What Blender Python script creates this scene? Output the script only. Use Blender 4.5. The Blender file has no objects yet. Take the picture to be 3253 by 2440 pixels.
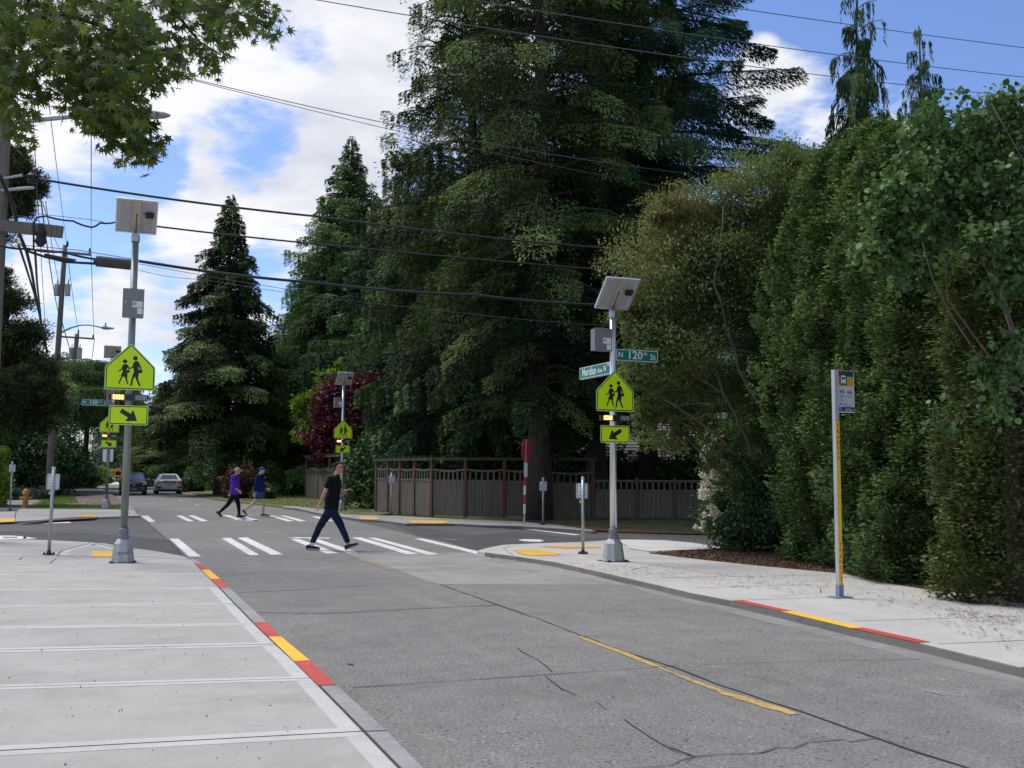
import bpy, math, random
import numpy as np
from mathutils import Vector, Matrix
random.seed(7)
SC = bpy.context.scene
COL = SC.collection
# ---------------------------------------------------------------- camera model (pixels of the 3253 x 2440 photograph)
F, CX, CY, CAMH = 3200.0, 1626.5, 1220.0, 1.6
TH = math.atan(286.0 / F); RHO = 0.006
R0 = Vector((1, 0, 0)); U0 = Vector((0, -math.sin(TH), math.cos(TH))); FW = Vector((0, math.cos(TH), math.sin(TH)))
RT = R0 * math.cos(RHO) + U0 * math.sin(RHO); UP = R0 * -math.sin(RHO) + U0 * math.cos(RHO)
def ray(px, py): return FW + RT * ((px - CX) / F) + UP * ((CY - py) / F)
def G(px, py, z=0.0):
    r = ray(px, py); t = (z - CAMH) / r.z
    return Vector((r.x * t, r.y * t, z))
def P(px, py, Y):
    r = ray(px, py); t = Y / r.y
    return Vector((r.x * t, Y, CAMH + r.z * t))
def zat(py, X, Y):            # height that shows at image row py for a thing standing at X, Y
    lo, hi = -5.0, 60.0
    for _ in range(40):
        m = (lo + hi) / 2
        v = Vector((X, Y, m - CAMH)); y = CY - F * v.dot(UP) / v.dot(FW)
        if y > py: lo = m
        else: hi = m
    return lo
YAW = math.radians(22.05)     # the road runs this far to the left of the camera axis
UD = Vector((-math.sin(YAW), math.cos(YAW), 0)); ND = Vector((math.cos(YAW), math.sin(YAW), 0))
SW = 0.07                      # pavement height
# ---------------------------------------------------------------- materials
def newmat(name):
    m = bpy.data.materials.new(name); m.use_nodes = True
    nt = m.node_tree; nt.nodes.clear()
    out = nt.nodes.new('ShaderNodeOutputMaterial'); b = nt.nodes.new('ShaderNodeBsdfPrincipled')
    nt.links.new(b.outputs[0], out.inputs[0])
    return m, nt, b, out
def N(nt, t, **kw):
    n = nt.nodes.new(t)
    for k, v in kw.items():
        if k in n.inputs: n.inputs[k].default_value = v
        else: setattr(n, k, v)
    return n
def c4(c): return (c[0], c[1], c[2], 1)
def ramp(nt, stops):
    r = nt.nodes.new('ShaderNodeValToRGB'); e = r.color_ramp.elements
    e[0].position, e[0].color = stops[0][0], c4(stops[0][1])
    e[1].position, e[1].color = stops[-1][0], c4(stops[-1][1])
    for p, c in stops[1:-1]:
        x = e.new(p); x.color = c4(c)
    return r
def mat(name, col, rough=0.6, metal=0.0, var=0.15, scale=6.0, bump=0.0, bscale=40.0, spec=0.5, emit=None, es=0, stretch=None):
    m, nt, b, out = newmat(name)
    tc = N(nt, 'ShaderNodeTexCoord'); mp = N(nt, 'ShaderNodeMapping'); nt.links.new(tc.outputs['Object'], mp.inputs[0])
    if stretch: mp.inputs['Scale'].default_value = stretch
    n = N(nt, 'ShaderNodeTexNoise', Scale=scale, Detail=5.0, Roughness=0.65); nt.links.new(mp.outputs[0], n.inputs['Vector'])
    r = ramp(nt, [(0.3, [c * (1 - var) for c in col]), (0.7, [min(1, c * (1 + var)) for c in col])])
    nt.links.new(n.outputs[0], r.inputs[0]); nt.links.new(r.outputs[0], b.inputs['Base Color'])
    b.inputs['Roughness'].default_value = rough; b.inputs['Metallic'].default_value = metal
    b.inputs['Specular IOR Level'].default_value = spec
    if bump:
        n2 = N(nt, 'ShaderNodeTexNoise', Scale=bscale, Detail=4.0); nt.links.new(mp.outputs[0], n2.inputs['Vector'])
        bp = N(nt, 'ShaderNodeBump', Strength=bump, Distance=0.01); nt.links.new(n2.outputs[0], bp.inputs['Height'])
        nt.links.new(bp.outputs[0], b.inputs['Normal'])
    if emit:
        b.inputs['Emission Color'].default_value = c4(emit); b.inputs['Emission Strength'].default_value = es
    return m
def ground_mat(name, cols, big=0.35, mid=3.0, fine=60.0, fvar=0.35, rough=0.9, bump=0.25, streak=None, speck=None, dirt=None):
    """cols = dark, mid, light of the slow variation; fine grain multiplies it; dirt = (colour, scale, threshold) soiled patches"""
    m, nt, b, out = newmat(name); L = nt.links.new
    tc = N(nt, 'ShaderNodeTexCoord'); mp = N(nt, 'ShaderNodeMapping'); L(tc.outputs['Object'], mp.inputs[0])
    mp.inputs['Rotation'].default_value = (0, 0, -YAW)
    n1 = N(nt, 'ShaderNodeTexNoise', Scale=big, Detail=6.0, Roughness=0.6); L(mp.outputs[0], n1.inputs['Vector'])
    n2 = N(nt, 'ShaderNodeTexNoise', Scale=mid, Detail=6.0, Roughness=0.7); L(mp.outputs[0], n2.inputs['Vector'])
    mx = N(nt, 'ShaderNodeMath', operation='ADD'); L(n1.outputs[0], mx.inputs[0]); L(n2.outputs[0], mx.inputs[1])
    hf = N(nt, 'ShaderNodeMath', operation='MULTIPLY'); L(mx.outputs[0], hf.inputs[0]); hf.inputs[1].default_value = 0.5
    r = ramp(nt, [(0.36, cols[0]), (0.5, cols[1]), (0.64, cols[2])]); L(hf.outputs[0], r.inputs[0])
    n3 = N(nt, 'ShaderNodeTexNoise', Scale=fine, Detail=3.0, Roughness=0.7); L(mp.outputs[0], n3.inputs['Vector'])
    mr = N(nt, 'ShaderNodeMapRange'); L(n3.outputs[0], mr.inputs[0])
    mr.inputs[1].default_value = 0.3; mr.inputs[2].default_value = 0.7
    mr.inputs[3].default_value = 1 - fvar; mr.inputs[4].default_value = 1 + fvar
    mul = N(nt, 'ShaderNodeVectorMath', operation='SCALE'); L(r.outputs[0], mul.inputs[0]); L(mr.outputs[0], mul.inputs['Scale'])
    col = mul.outputs[0]
    def over(fac, c):
        nonlocal col
        mi = N(nt, 'ShaderNodeMix', data_type='RGBA'); L(fac, mi.inputs[0]); L(col, mi.inputs[6]); mi.inputs[7].default_value = c4(c)
        col = mi.outputs[2]
    if speck:
        for (c, sc, th) in speck:
            v = N(nt, 'ShaderNodeTexVoronoi', Scale=sc); L(mp.outputs[0], v.inputs['Vector'])
            lt = N(nt, 'ShaderNodeMath', operation='LESS_THAN'); L(v.outputs['Distance'], lt.inputs[0]); lt.inputs[1].default_value = th
            nn = N(nt, 'ShaderNodeTexNoise', Scale=sc * 0.13); L(mp.outputs[0], nn.inputs['Vector'])
            gt = N(nt, 'ShaderNodeMath', operation='GREATER_THAN'); L(nn.outputs[0], gt.inputs[0]); gt.inputs[1].default_value = 0.55
            mm = N(nt, 'ShaderNodeMath', operation='MULTIPLY'); L(lt.outputs[0], mm.inputs[0]); L(gt.outputs[0], mm.inputs[1])
            over(mm.outputs[0], c)
    if streak:
        c, th, amt = streak
        mp2 = N(nt, 'ShaderNodeMapping'); L(mp.outputs[0], mp2.inputs[0]); mp2.inputs['Scale'].default_value = (1.0, 0.12, 1)
        ns = N(nt, 'ShaderNodeTexNoise', Scale=2.2, Detail=5.0, Roughness=0.7); L(mp2.outputs[0], ns.inputs['Vector'])
        q = N(nt, 'ShaderNodeMapRange'); L(ns.outputs[0], q.inputs[0]); q.inputs[1].default_value = th; q.inputs[2].default_value = th + 0.2
        q.inputs[3].default_value = 0; q.inputs[4].default_value = amt
        over(q.outputs[0], c)
    if dirt:
        c, sc, th, amt = dirt
        nd = N(nt, 'ShaderNodeTexNoise', Scale=sc, Detail=7.0, Roughness=0.75); L(mp.outputs[0], nd.inputs['Vector'])
        q = N(nt, 'ShaderNodeMapRange'); L(nd.outputs[0], q.inputs[0]); q.inputs[1].default_value = th; q.inputs[2].default_value = th + 0.15
        q.inputs[3].default_value = 0; q.inputs[4].default_value = amt
        over(q.outputs[0], c)
    L(col, b.inputs['Base Color']); b.inputs['Roughness'].default_value = rough; b.inputs['Specular IOR Level'].default_value = 0.3
    bp = N(nt, 'ShaderNodeBump', Strength=bump, Distance=0.01); L(n3.outputs[0], bp.inputs['Height']); L(bp.outputs[0], b.inputs['Normal'])
    return m
def leafmat(name, dark, mid, light, trans=0.25, rough=0.55, spec=0.35):
    """tone attribute (random per clump and leaf) picks the leaf's own colour"""
    m, nt, b, out = newmat(name); L = nt.links.new
    at = N(nt, 'ShaderNodeAttribute'); at.attribute_name = 'tone'
    r = ramp(nt, [(0.0, dark), (0.5, mid), (1.0, light)]); L(at.outputs['Fac'], r.inputs[0]); L(r.outputs[0], b.inputs['Base Color'])
    b.inputs['Roughness'].default_value = rough; b.inputs['Specular IOR Level'].default_value = spec
    if trans:
        t = N(nt, 'ShaderNodeBsdfTranslucent'); hs = N(nt, 'ShaderNodeHueSaturation', Value=1.5, Saturation=1.1); L(r.outputs[0], hs.inputs['Color'])
        L(hs.outputs[0], t.inputs[0]); ms = N(nt, 'ShaderNodeMixShader'); ms.inputs[0].default_value = trans
        L(b.outputs[0], ms.inputs[1]); L(t.outputs[0], ms.inputs[2]); L(ms.outputs[0], out.inputs[0])
    return m
# ---------------------------------------------------------------- mesh builder
class MB:
    def __init__(s): s.v = []; s.f = []; s.m = []; s.cur = 0
    def add(s, vs, fs):
        o = len(s.v); s.v += [tuple(x) for x in vs]
        for f in fs: s.f.append([i + o for i in f]); s.m.append(s.cur)
        return s
    def box(s, c, d, rot=0.0, M=None):
        x, y, z = d[0] / 2, d[1] / 2, d[2] / 2
        vs = [Vector((a * x, b * y, e * z)) for e in (-1, 1) for b in (-1, 1) for a in (-1, 1)]
        R = Matrix.Rotation(rot, 3, 'Z') if M is None else M
        return s.add([R @ q + Vector(c) for q in vs], [(0, 2, 3, 1), (4, 5, 7, 6), (0, 1, 5, 4), (2, 6, 7, 3), (0, 4, 6, 2), (1, 3, 7, 5)])
    def tube(s, pts, rad, n=8, caps=True):
        pts = [Vector(p) for p in pts]
        if not isinstance(rad, (list, tuple)): rad = [rad] * len(pts)
        vs = []; fs = []; ref = None
        for i, p in enumerate(pts):
            d = (pts[min(i + 1, len(pts) - 1)] - pts[max(i - 1, 0)])
            d = d.normalized() if d.length > 1e-9 else Vector((0, 0, 1))
            if ref is None: ref = d.orthogonal().normalized()
            a = (ref - d * ref.dot(d)); a = a.normalized() if a.length > 1e-6 else d.orthogonal().normalized()
            ref = a; b = d.cross(a)
            for k in range(n):
                t = 2 * math.pi * k / n
                vs.append(p + (a * math.cos(t) + b * math.sin(t)) * rad[i])
        for i in range(len(pts) - 1):
            for k in range(n):
                fs.append((i * n + k, i * n + (k + 1) % n, (i + 1) * n + (k + 1) % n, (i + 1) * n + k))
        if caps:
            fs.append(tuple(range(n))[::-1]); fs.append(tuple(range((len(pts) - 1) * n, len(pts) * n)))
        return s.add(vs, fs)
    def cyl(s, p0, p1, r0, r1=None, n=12): return s.tube([p0, p1], [r0, r0 if r1 is None else r1], n)
    def lathe(s, prof, c=(0, 0, 0), n=16, sq=0):      # prof = [(r, z)]
        vs = []; fs = []
        for r, z in prof:
            for k in range(n):
                t = 2 * math.pi * (k + 0.5) / n
                vs.append((c[0] + r * math.cos(t), c[1] + r * math.sin(t), c[2] + z))
        for i in range(len(prof) - 1):
            for k in range(n): fs.append((i * n + k, i * n + (k + 1) % n, (i + 1) * n + (k + 1) % n, (i + 1) * n + k))
        fs.append(tuple(range(n))[::-1]); fs.append(tuple(range((len(prof) - 1) * n, len(prof) * n)))
        return s.add(vs, fs)
    def prismXZ(s, poly, y0, y1):                      # outline in x,z; faces at y0 (front) and y1
        n = len(poly)
        a = sum(poly[i][0] * poly[(i + 1) % n][1] - poly[(i + 1) % n][0] * poly[i][1] for i in range(n))
        if a < 0: poly = poly[::-1]
        vs = [(x, y0, z) for x, z in poly] + [(x, y1, z) for x, z in poly]
        return s.add(vs, [tuple(range(n)), tuple(range(n, 2 * n))[::-1]] + [(i, i + n, (i + 1) % n + n, (i + 1) % n) for i in range(n)])
    def prism(s, poly, z0, z1):                        # outline in x,y (ccw or not)
        n = len(poly)
        a = sum(poly[i][0] * poly[(i + 1) % n][1] - poly[(i + 1) % n][0] * poly[i][1] for i in range(n))
        if a < 0: poly = poly[::-1]
        vs = [(p[0], p[1], z0) for p in poly] + [(p[0], p[1], z1) for p in poly]
        return s.add(vs, [tuple(range(n))[::-1], tuple(range(n, 2 * n))] + [(i, (i + 1) % n, (i + 1) % n + n, i + n) for i in range(n)])
    def build(s, name, mats, parent=None, smooth=False, **kw):
        me = bpy.data.meshes.new(name); me.from_pydata(s.v, [], s.f)
        if not isinstance(mats, (list, tuple)): mats = [mats]
        for m in mats: me.materials.append(m)
        if len(mats) > 1: me.polygons.foreach_set('material_index', s.m)
        if smooth:
            me.polygons.foreach_set('use_smooth', [len(f) <= 4 for f in s.f])
        me.update()
        return link(name, me, parent, **kw)
def link(name, me, parent=None, loc=None, rotz=None, label=None, cat=None, group=None, kind=None):
    o = bpy.data.objects.new(name, me); COL.objects.link(o)
    if parent is not None: o.parent = parent
    if loc is not None: o.location = loc
    if rotz is not None: o.rotation_euler = (0, 0, rotz)
    tag(o, label, cat, group, kind)
    return o
def tag(o, label=None, cat=None, group=None, kind=None):
    if label: o['label'] = label
    if cat: o['category'] = cat
    if group: o['group'] = group
    if kind: o['kind'] = kind
    return o
def empty(name, loc, rotz, label, cat, group=None):
    o = link(name, None, None, loc, rotz, label, cat, group); o.empty_display_size = 0.2
    return o
def copy_thing(root, loc, rotz, scale, label, group=None):
    r = root.copy(); COL.objects.link(r); r.location = loc; r.rotation_euler = (0, 0, rotz); r.scale = scale if isinstance(scale, tuple) else (scale,) * 3
    r['label'] = label
    if group: r['group'] = group
    for ch in list(root.children):
        c = ch.copy(); COL.objects.link(c); c.parent = r
        for g in list(ch.children):
            d = g.copy(); COL.objects.link(d); d.parent = c
    return r
# fast quad-soup mesh with a tone attribute
def soup(name, V, tone, m, parent=None, k=4, **kw):
    """V: (n, k, 3) polygons of k corners; tone (n,)"""
    n = len(V); me = bpy.data.meshes.new(name)
    me.vertices.add(n * k); me.vertices.foreach_set('co', np.ascontiguousarray(V, dtype=np.float32).ravel())
    me.loops.add(n * k); me.loops.foreach_set('vertex_index', np.arange(n * k, dtype=np.int32))
    me.polygons.add(n); me.polygons.foreach_set('loop_start', np.arange(0, n * k, k, dtype=np.int32))
    me.polygons.foreach_set('loop_total', np.full(n, k, dtype=np.int32))
    a = me.attributes.new('tone', 'FLOAT', 'POINT'); a.data.foreach_set('value', np.repeat(np.clip(tone, 0, 1), k).astype(np.float32))
    me.materials.append(m); me.update(calc_edges=True)
    return link(name, me, parent, **kw)
def unit(a): return a / np.maximum(np.linalg.norm(a, axis=1, keepdims=True), 1e-9)
def kites(C, D, Nn, L, W, fold=0.15):
    D = unit(D); S = unit(np.cross(D, Nn)); U = np.cross(S, D)
    L = np.asarray(L).reshape(-1, 1); W = np.asarray(W).reshape(-1, 1)
    mid = C + D * L * 0.42 + U * W * fold
    return np.stack([C, mid + S * W * 0.5 - U * W * fold, C + D * L - U * L * 0.08, mid - S * W * 0.5 - U * W * fold], axis=1)
# ---------------------------------------------------------------- shared materials
M = {}
M['road'] = ground_mat('worn concrete road', [(0.158, 0.155, 0.145), (0.195, 0.191, 0.178), (0.238, 0.233, 0.217)], big=0.25, mid=2.6, fine=42, fvar=0.5,
                       speck=[((0.40, 0.39, 0.36), 14.0, 0.13), ((0.34, 0.33, 0.30), 31.0, 0.2), ((0.06, 0.06, 0.055), 18.0, 0.2)], streak=((0.28, 0.27, 0.245), 0.57, 0.5), dirt=((0.125, 0.12, 0.11), 0.45, 0.54, 0.5))
M['asphalt'] = ground_mat('newer dark asphalt', [(0.088, 0.087, 0.086), (0.106, 0.105, 0.103), (0.126, 0.124, 0.121)], big=0.3, mid=1.5, fine=70, fvar=0.3,
                          streak=((0.11, 0.11, 0.11), 0.6, 0.5))
M['patch'] = ground_mat('smooth concrete patch', [(0.21, 0.205, 0.19), (0.28, 0.272, 0.252), (0.35, 0.338, 0.312)], big=0.5, mid=1.2, fine=50, fvar=0.12,
                        streak=((0.36, 0.34, 0.31), 0.54, 0.7), dirt=((0.12, 0.12, 0.12), 0.8, 0.55, 0.5))
M['pave'] = ground_mat('light concrete pavement', [(0.34, 0.330, 0.305), (0.395, 0.384, 0.355), (0.445, 0.432, 0.40)], big=0.4, mid=1.8, fine=60, fvar=0.09, rough=0.85, bump=0.08,
                       speck=[((0.10, 0.095, 0.085), 7.0, 0.06), ((0.2, 0.19, 0.18), 30.0, 0.10)], streak=((0.47, 0.458, 0.43), 0.57, 0.5), dirt=((0.275, 0.263, 0.235), 0.8, 0.50, 0.62))
M['paveR'] = ground_mat('warm concrete pavement', [(0.40, 0.388, 0.36), (0.48, 0.465, 0.43), (0.54, 0.525, 0.49)], big=0.4, mid=1.8, fine=60, fvar=0.1, rough=0.85, bump=0.08,
                        speck=[((0.09, 0.08, 0.07), 6.0, 0.07), ((0.22, 0.17, 0.13), 11.0, 0.10)], dirt=((0.30, 0.26, 0.215), 0.9, 0.56, 0.55))
M['band'] = ground_mat('trowelled joint border', [(0.47, 0.46, 0.43), (0.53, 0.52, 0.49), (0.58, 0.57, 0.535)], fvar=0.08, bump=0.03, dirt=((0.38, 0.37, 0.34), 1.5, .5, .7))
M['kerb'] = ground_mat('kerb concrete', [(0.25, 0.25, 0.245), (0.31, 0.308, 0.30), (0.36, 0.357, 0.345)], big=1.0, mid=4, fine=60, fvar=0.15, dirt=((0.15, 0.14, 0.125), 2.0, 0.55, 0.6))
M['kerbR'] = ground_mat('stained kerb concrete', [(0.20, 0.188, 0.165), (0.26, 0.245, 0.215), (0.32, 0.305, 0.27)], big=1.0, mid=4, fine=60, fvar=0.2)
M['gutter'] = ground_mat('dusty gutter', [(0.20, 0.195, 0.185), (0.25, 0.24, 0.228), (0.30, 0.29, 0.27)], big=1.0, mid=5, fine=60, fvar=0.3)
M['joint'] = mat('dark joint', (0.045, 0.043, 0.04), 0.95, var=0.4)
M['crack'] = mat('crack', (0.05, 0.048, 0.043), 0.95, var=0.4)
M['scratch'] = mat('pale scratch', (0.33, 0.32, 0.31), 0.95, var=0.3, scale=30)
M['white'] = ground_mat('white road paint', [(0.54, 0.53, 0.51), (0.69, 0.68, 0.655), (0.78, 0.77, 0.74)], big=1, mid=6, fine=60, fvar=0.16, rough=0.7, dirt=((0.30, 0.29, 0.27), 6.0, 0.57, 0.75))
M['faded'] = ground_mat('worn paint ghost', [(0.19, 0.187, 0.176), (0.235, 0.23, 0.22), (0.30, 0.295, 0.28)], big=2, mid=9, fine=70, fvar=0.3)
M['yellow'] = ground_mat('yellow road paint', [(0.40, 0.27, 0.09), (0.50, 0.335, 0.10), (0.58, 0.39, 0.12)], big=1, mid=9, fine=55, fvar=0.35, rough=0.8, dirt=((0.22, 0.19, 0.13), 7.0, 0.50, 0.85))
M['kyellow'] = ground_mat('yellow kerb paint', [(0.74, 0.43, 0.03), (0.84, 0.50, 0.035), (0.88, 0.54, 0.05)], big=2, mid=9, fine=60, fvar=0.08, rough=0.6, dirt=((0.55, 0.40, 0.16), 9.0, 0.6, 0.8))
M['kred'] = ground_mat('red kerb paint', [(0.42, 0.06, 0.045), (0.50, 0.075, 0.055), (0.56, 0.10, 0.075)], big=2, mid=9, fine=60, fvar=0.1, rough=0.6, dirt=((0.36, 0.19, 0.15), 9.0, 0.58, 0.8))
M['tactile'] = ground_mat('yellow tactile plate', [(0.60, 0.34, 0.05), (0.72, 0.42, 0.06), (0.78, 0.48, 0.09)], big=1, mid=6, fine=22, fvar=0.22, rough=0.7, bump=.6, dirt=((0.36, 0.26, 0.14), 5.0, 0.56, 0.7))
M['mulch'] = ground_mat('bark mulch', [(0.045, 0.025, 0.015), (0.10, 0.055, 0.032), (0.17, 0.10, 0.06)], big=1.2, mid=8, fine=50, fvar=0.6, bump=0.8)
M['grass'] = ground_mat('mown grass', [(0.06, 0.10, 0.018), (0.09, 0.14, 0.028), (0.13, 0.17, 0.04)], big=0.6, mid=4, fine=80, fvar=0.45, bump=0.6, dirt=((0.13, 0.105, 0.06), 0.9, 0.6, 0.6))
M['verge'] = ground_mat('dry verge', [(0.10, 0.085, 0.045), (0.13, 0.135, 0.045), (0.12, 0.155, 0.04)], big=0.25, mid=1.5, fine=50, fvar=0.45, bump=0.6, dirt=((0.12, 0.085, 0.06), 0.5, 0.55, 0.8))
M['dirt'] = ground_mat('bare dirt', [(0.10, 0.07, 0.05), (0.15, 0.11, 0.085), (0.22, 0.18, 0.14)], big=0.8, mid=5, fine=50, fvar=0.35, bump=0.5)
M['galv'] = mat('galvanised steel', (0.42, 0.45, 0.45), 0.42, 0.75, var=0.2, scale=14, stretch=(1, 1, 0.15))
M['galvD'] = mat('weathered galvanised steel', (0.27, 0.30, 0.28), 0.5, 0.7, var=0.3, scale=9, stretch=(1, 1, 0.12))
M['bright'] = mat('bright new galvanised pole', (0.70, 0.71, 0.73), 0.3, 0.7, var=.1, scale=14, stretch=(1, 1, .1))
M['alu'] = mat('brushed aluminium', (0.66, 0.67, 0.69), 0.36, 0.8, var=0.1, scale=16, stretch=(1, 1, 0.1))
M['cast'] = mat('cast pedestal', (0.42, 0.42, 0.41), 0.5, 0.35, var=0.15, scale=8, bump=0.15)
M['bolt'] = mat('dark bolts', (0.05, 0.05, 0.055), 0.6, 0.4)
M['lime'] = mat('fluorescent yellow green', (0.66, 0.95, 0.012), 0.45, var=0.02, spec=0.3)
M['limeEdge'] = mat('pale sign edge', (0.66, 0.85, 0.30), 0.5, var=0.03)
M['black'] = mat('black', (0.012, 0.012, 0.013), 0.5, var=0.2)
M['blackG'] = mat('black housing', (0.018, 0.018, 0.02), 0.35, var=0.2)
M['amber'] = mat('lit amber diode', (0.9, 0.35, 0.03), 0.4, emit=(1.0, 0.36, 0.03), es=3.2, var=0)
M['amberC'] = mat('lit amber diode core', (1, 0.7, 0.2), 0.4, emit=(1.0, 0.70, 0.25), es=7, var=0)
M['lensglow'] = mat('amber lens glow', (0.30, 0.07, 0.01), 0.4, emit=(1, .25, .02), es=.35, var=0)
M['lensoff'] = mat('unlit lens', (0.23, 0.24, 0.26), 0.3, var=0.1)
M['sgreen'] = mat('street sign green', (0.0, 0.19, 0.125), 0.45, var=0.05)
M['swhite'] = mat('sign white', (0.78, 0.79, 0.80), 0.5, var=0.03)
M['panelback'] = mat('solar panel underside', (0.52, 0.52, 0.54), 0.5, var=0.05)
M['cell'] = mat('solar cell dark face', (0.02, 0.03, 0.08), 0.2, var=0.1)
M['cellb'] = mat('solar cell seen from below', (0.40, 0.39, 0.41), 0.5, var=0.06)
M['tan'] = mat('panel strut', (0.46, 0.41, 0.33), 0.6, var=0.1)
M['boxgrey'] = mat('cabinet grey', (0.22, 0.225, 0.235), 0.5, 0.2, var=0.06)
M['orange'] = mat('orange', (0.8, 0.33, 0.03), 0.5)
M['red'] = mat('sign red', (0.50, 0.015, 0.02), 0.5, var=0.06)
M['navy'] = mat('navy ink', (0.02, 0.035, 0.13), 0.5)
M['blue'] = mat('sign blue', (0.015, 0.07, 0.42), 0.5, var=0.03)
M['teal'] = mat('sign teal', (0.0, 0.07, 0.10), 0.5, var=0.03)
M['ochre'] = mat('sign ochre', (0.66, 0.36, 0.05), 0.5, var=0.03)
M['signgrey'] = mat('sign pale grey', (0.56, 0.58, 0.66), 0.5, var=0.02)
M['ink'] = mat('sign ink', (0.05, 0.05, 0.075), 0.5)
M['creosote'] = mat('weathered pole timber', (0.17, 0.145, 0.12), 0.9, var=0.35, scale=5, bump=0.4, bscale=30, stretch=(4, 4, 0.3))
M['arm'] = mat('street light arm', (0.48, 0.49, 0.52), 0.5, 0.5)
M['cable'] = mat('black cable', (0.02, 0.02, 0.026), 0.6, var=0.2)
M['wire'] = mat('bare wire', (0.10, 0.11, 0.13), 0.5, 0.2, var=0.1)
M['fence'] = mat('weathered cedar boards', (0.150, 0.128, 0.098), 0.9, var=0.35, scale=3, bump=0.3, bscale=30, stretch=(5, 5, 0.4))
M['post'] = mat('reddish cedar posts', (0.125, 0.068, 0.045), 0.9, var=0.25, scale=4, stretch=(4, 4, 0.4))
M['pergola'] = mat('mossy pergola timber', (0.075, 0.068, 0.042), 0.9, var=0.3, scale=4)
M['bark'] = mat('dark bark', (0.062, 0.045, 0.036), 0.95, var=0.5, scale=7, bump=0.9, bscale=14, stretch=(3, 3, 0.5))
M['barkL'] = mat('lighter bark', (0.13, 0.11, 0.085), 0.95, var=0.4, scale=7, bump=0.6, bscale=20, stretch=(2, 2, 0.5))
M['hydrant'] = mat('ochre hydrant paint', (0.50, 0.28, 0.055), 0.55, var=0.25, scale=9)
M['skin'] = mat('skin', (0.50, 0.27, 0.19), 0.55, var=0.08, scale=10)
M['skinP'] = mat('paler skin', (0.58, 0.36, 0.27), 0.55, var=0.08, scale=10)
M['hair'] = mat('dark hair', (0.014, 0.011, 0.010), 0.7, spec=.15, var=0.3, scale=60)
M['glass'] = mat('dark glass', (0.012, 0.014, 0.018), 0.08, var=0.1)
M['tyre'] = mat('tyre', (0.015, 0.015, 0.016), 0.85)
M['shingle'] = mat('roof shingle', (0.20, 0.18, 0.172), 0.9, var=0.25, scale=9, stretch=(1, 1, 5))
# ---------------------------------------------------------------- the ground
def zfar(p):
    a = p.dot(UD)
    return 0.0 if a < 120 else -(a - 120) * 0.0115
def sheet(name, pts, z, m, kind='structure', jitter=0):
    ps = [G(x, y, z) for x, y in pts]
    me = bpy.data.meshes.new(name); me.from_pydata([tuple(p) for p in ps], [], [tuple(range(len(ps)))]); me.update()
    if me.polygons[0].normal.z < 0: me.flip_normals()
    me.materials.append(m)
    return link(name, me, kind=kind)
def slab(name, pts, z, m, zb=-0.1):
    b = MB(); b.prism([(G(x, y, z).x, G(x, y, z).y) for x, y in pts], zb, z)
    return b.build(name, m, kind='structure')
def ribbon(b, pts3, w, z, zb=None):
    """flat strip along points, optional thickness"""
    pts3 = [Vector((p.x, p.y, 0)) for p in pts3]; L = []; R = []
    for i, p in enumerate(pts3):
        d = (pts3[min(i + 1, len(pts3) - 1)] - pts3[max(i - 1, 0)]).normalized(); n = Vector((-d.y, d.x, 0))
        ww = w[i] if isinstance(w, (list, tuple)) else w
        L.append(p + n * ww[0] if isinstance(ww, tuple) else p + n * ww / 2); R.append(p + n * ww[1] if isinstance(ww, tuple) else p - n * ww / 2)
    n = len(pts3)
    top = [(p.x, p.y, z) for p in L] + [(p.x, p.y, z) for p in R]
    fs = [(i, i + n, i + 1 + n, i + 1) for i in range(n - 1)]
    if zb is None: return b.add(top, fs)
    vs = top + [(x, y, zb) for x, y, _ in top]
    fs = fs + [(i, i + 1, i + 1 + 2 * n, i + 2 * n) for i in range(n - 1)] + [(i + n + 1, i + n, i + 3 * n, i + 1 + 3 * n) for i in range(n - 1)]
    fs += [(0, 2 * n, 3 * n, n), (n - 1, 2 * n - 1, 4 * n - 1, 3 * n - 1)]
    return b.add(vs, fs)
def interp(pts, step):
    out = [pts[0]]
    for a, b in zip(pts, pts[1:]):
        L = (b - a).length; k = max(1, int(L / step))
        for i in range(1, k + 1): out.append(a.lerp(b, i / k))
    return out
# terrain grid (falls away beyond the crest of the road)
vs = []; fs = []; ss = [-400, -150, -60, -30, -10, 0, 10, 30, 60, 150, 400]; aa = [-60, -20, 0, 20, 60, 119, 180, 260, 400, 700, 1200]
for a in aa:
    for s in ss:
        p = ND * s + UD * a; vs.append((p.x, p.y, zfar(p) - 0.035))
for i in range(len(aa) - 1):
    for j in range(len(ss) - 1): fs.append((i * len(ss) + j, i * len(ss) + j + 1, (i + 1) * len(ss) + j + 1, (i + 1) * len(ss) + j))
b = MB(); b.add(vs, fs); b.build('ground', M['verge'], kind='structure')
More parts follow.
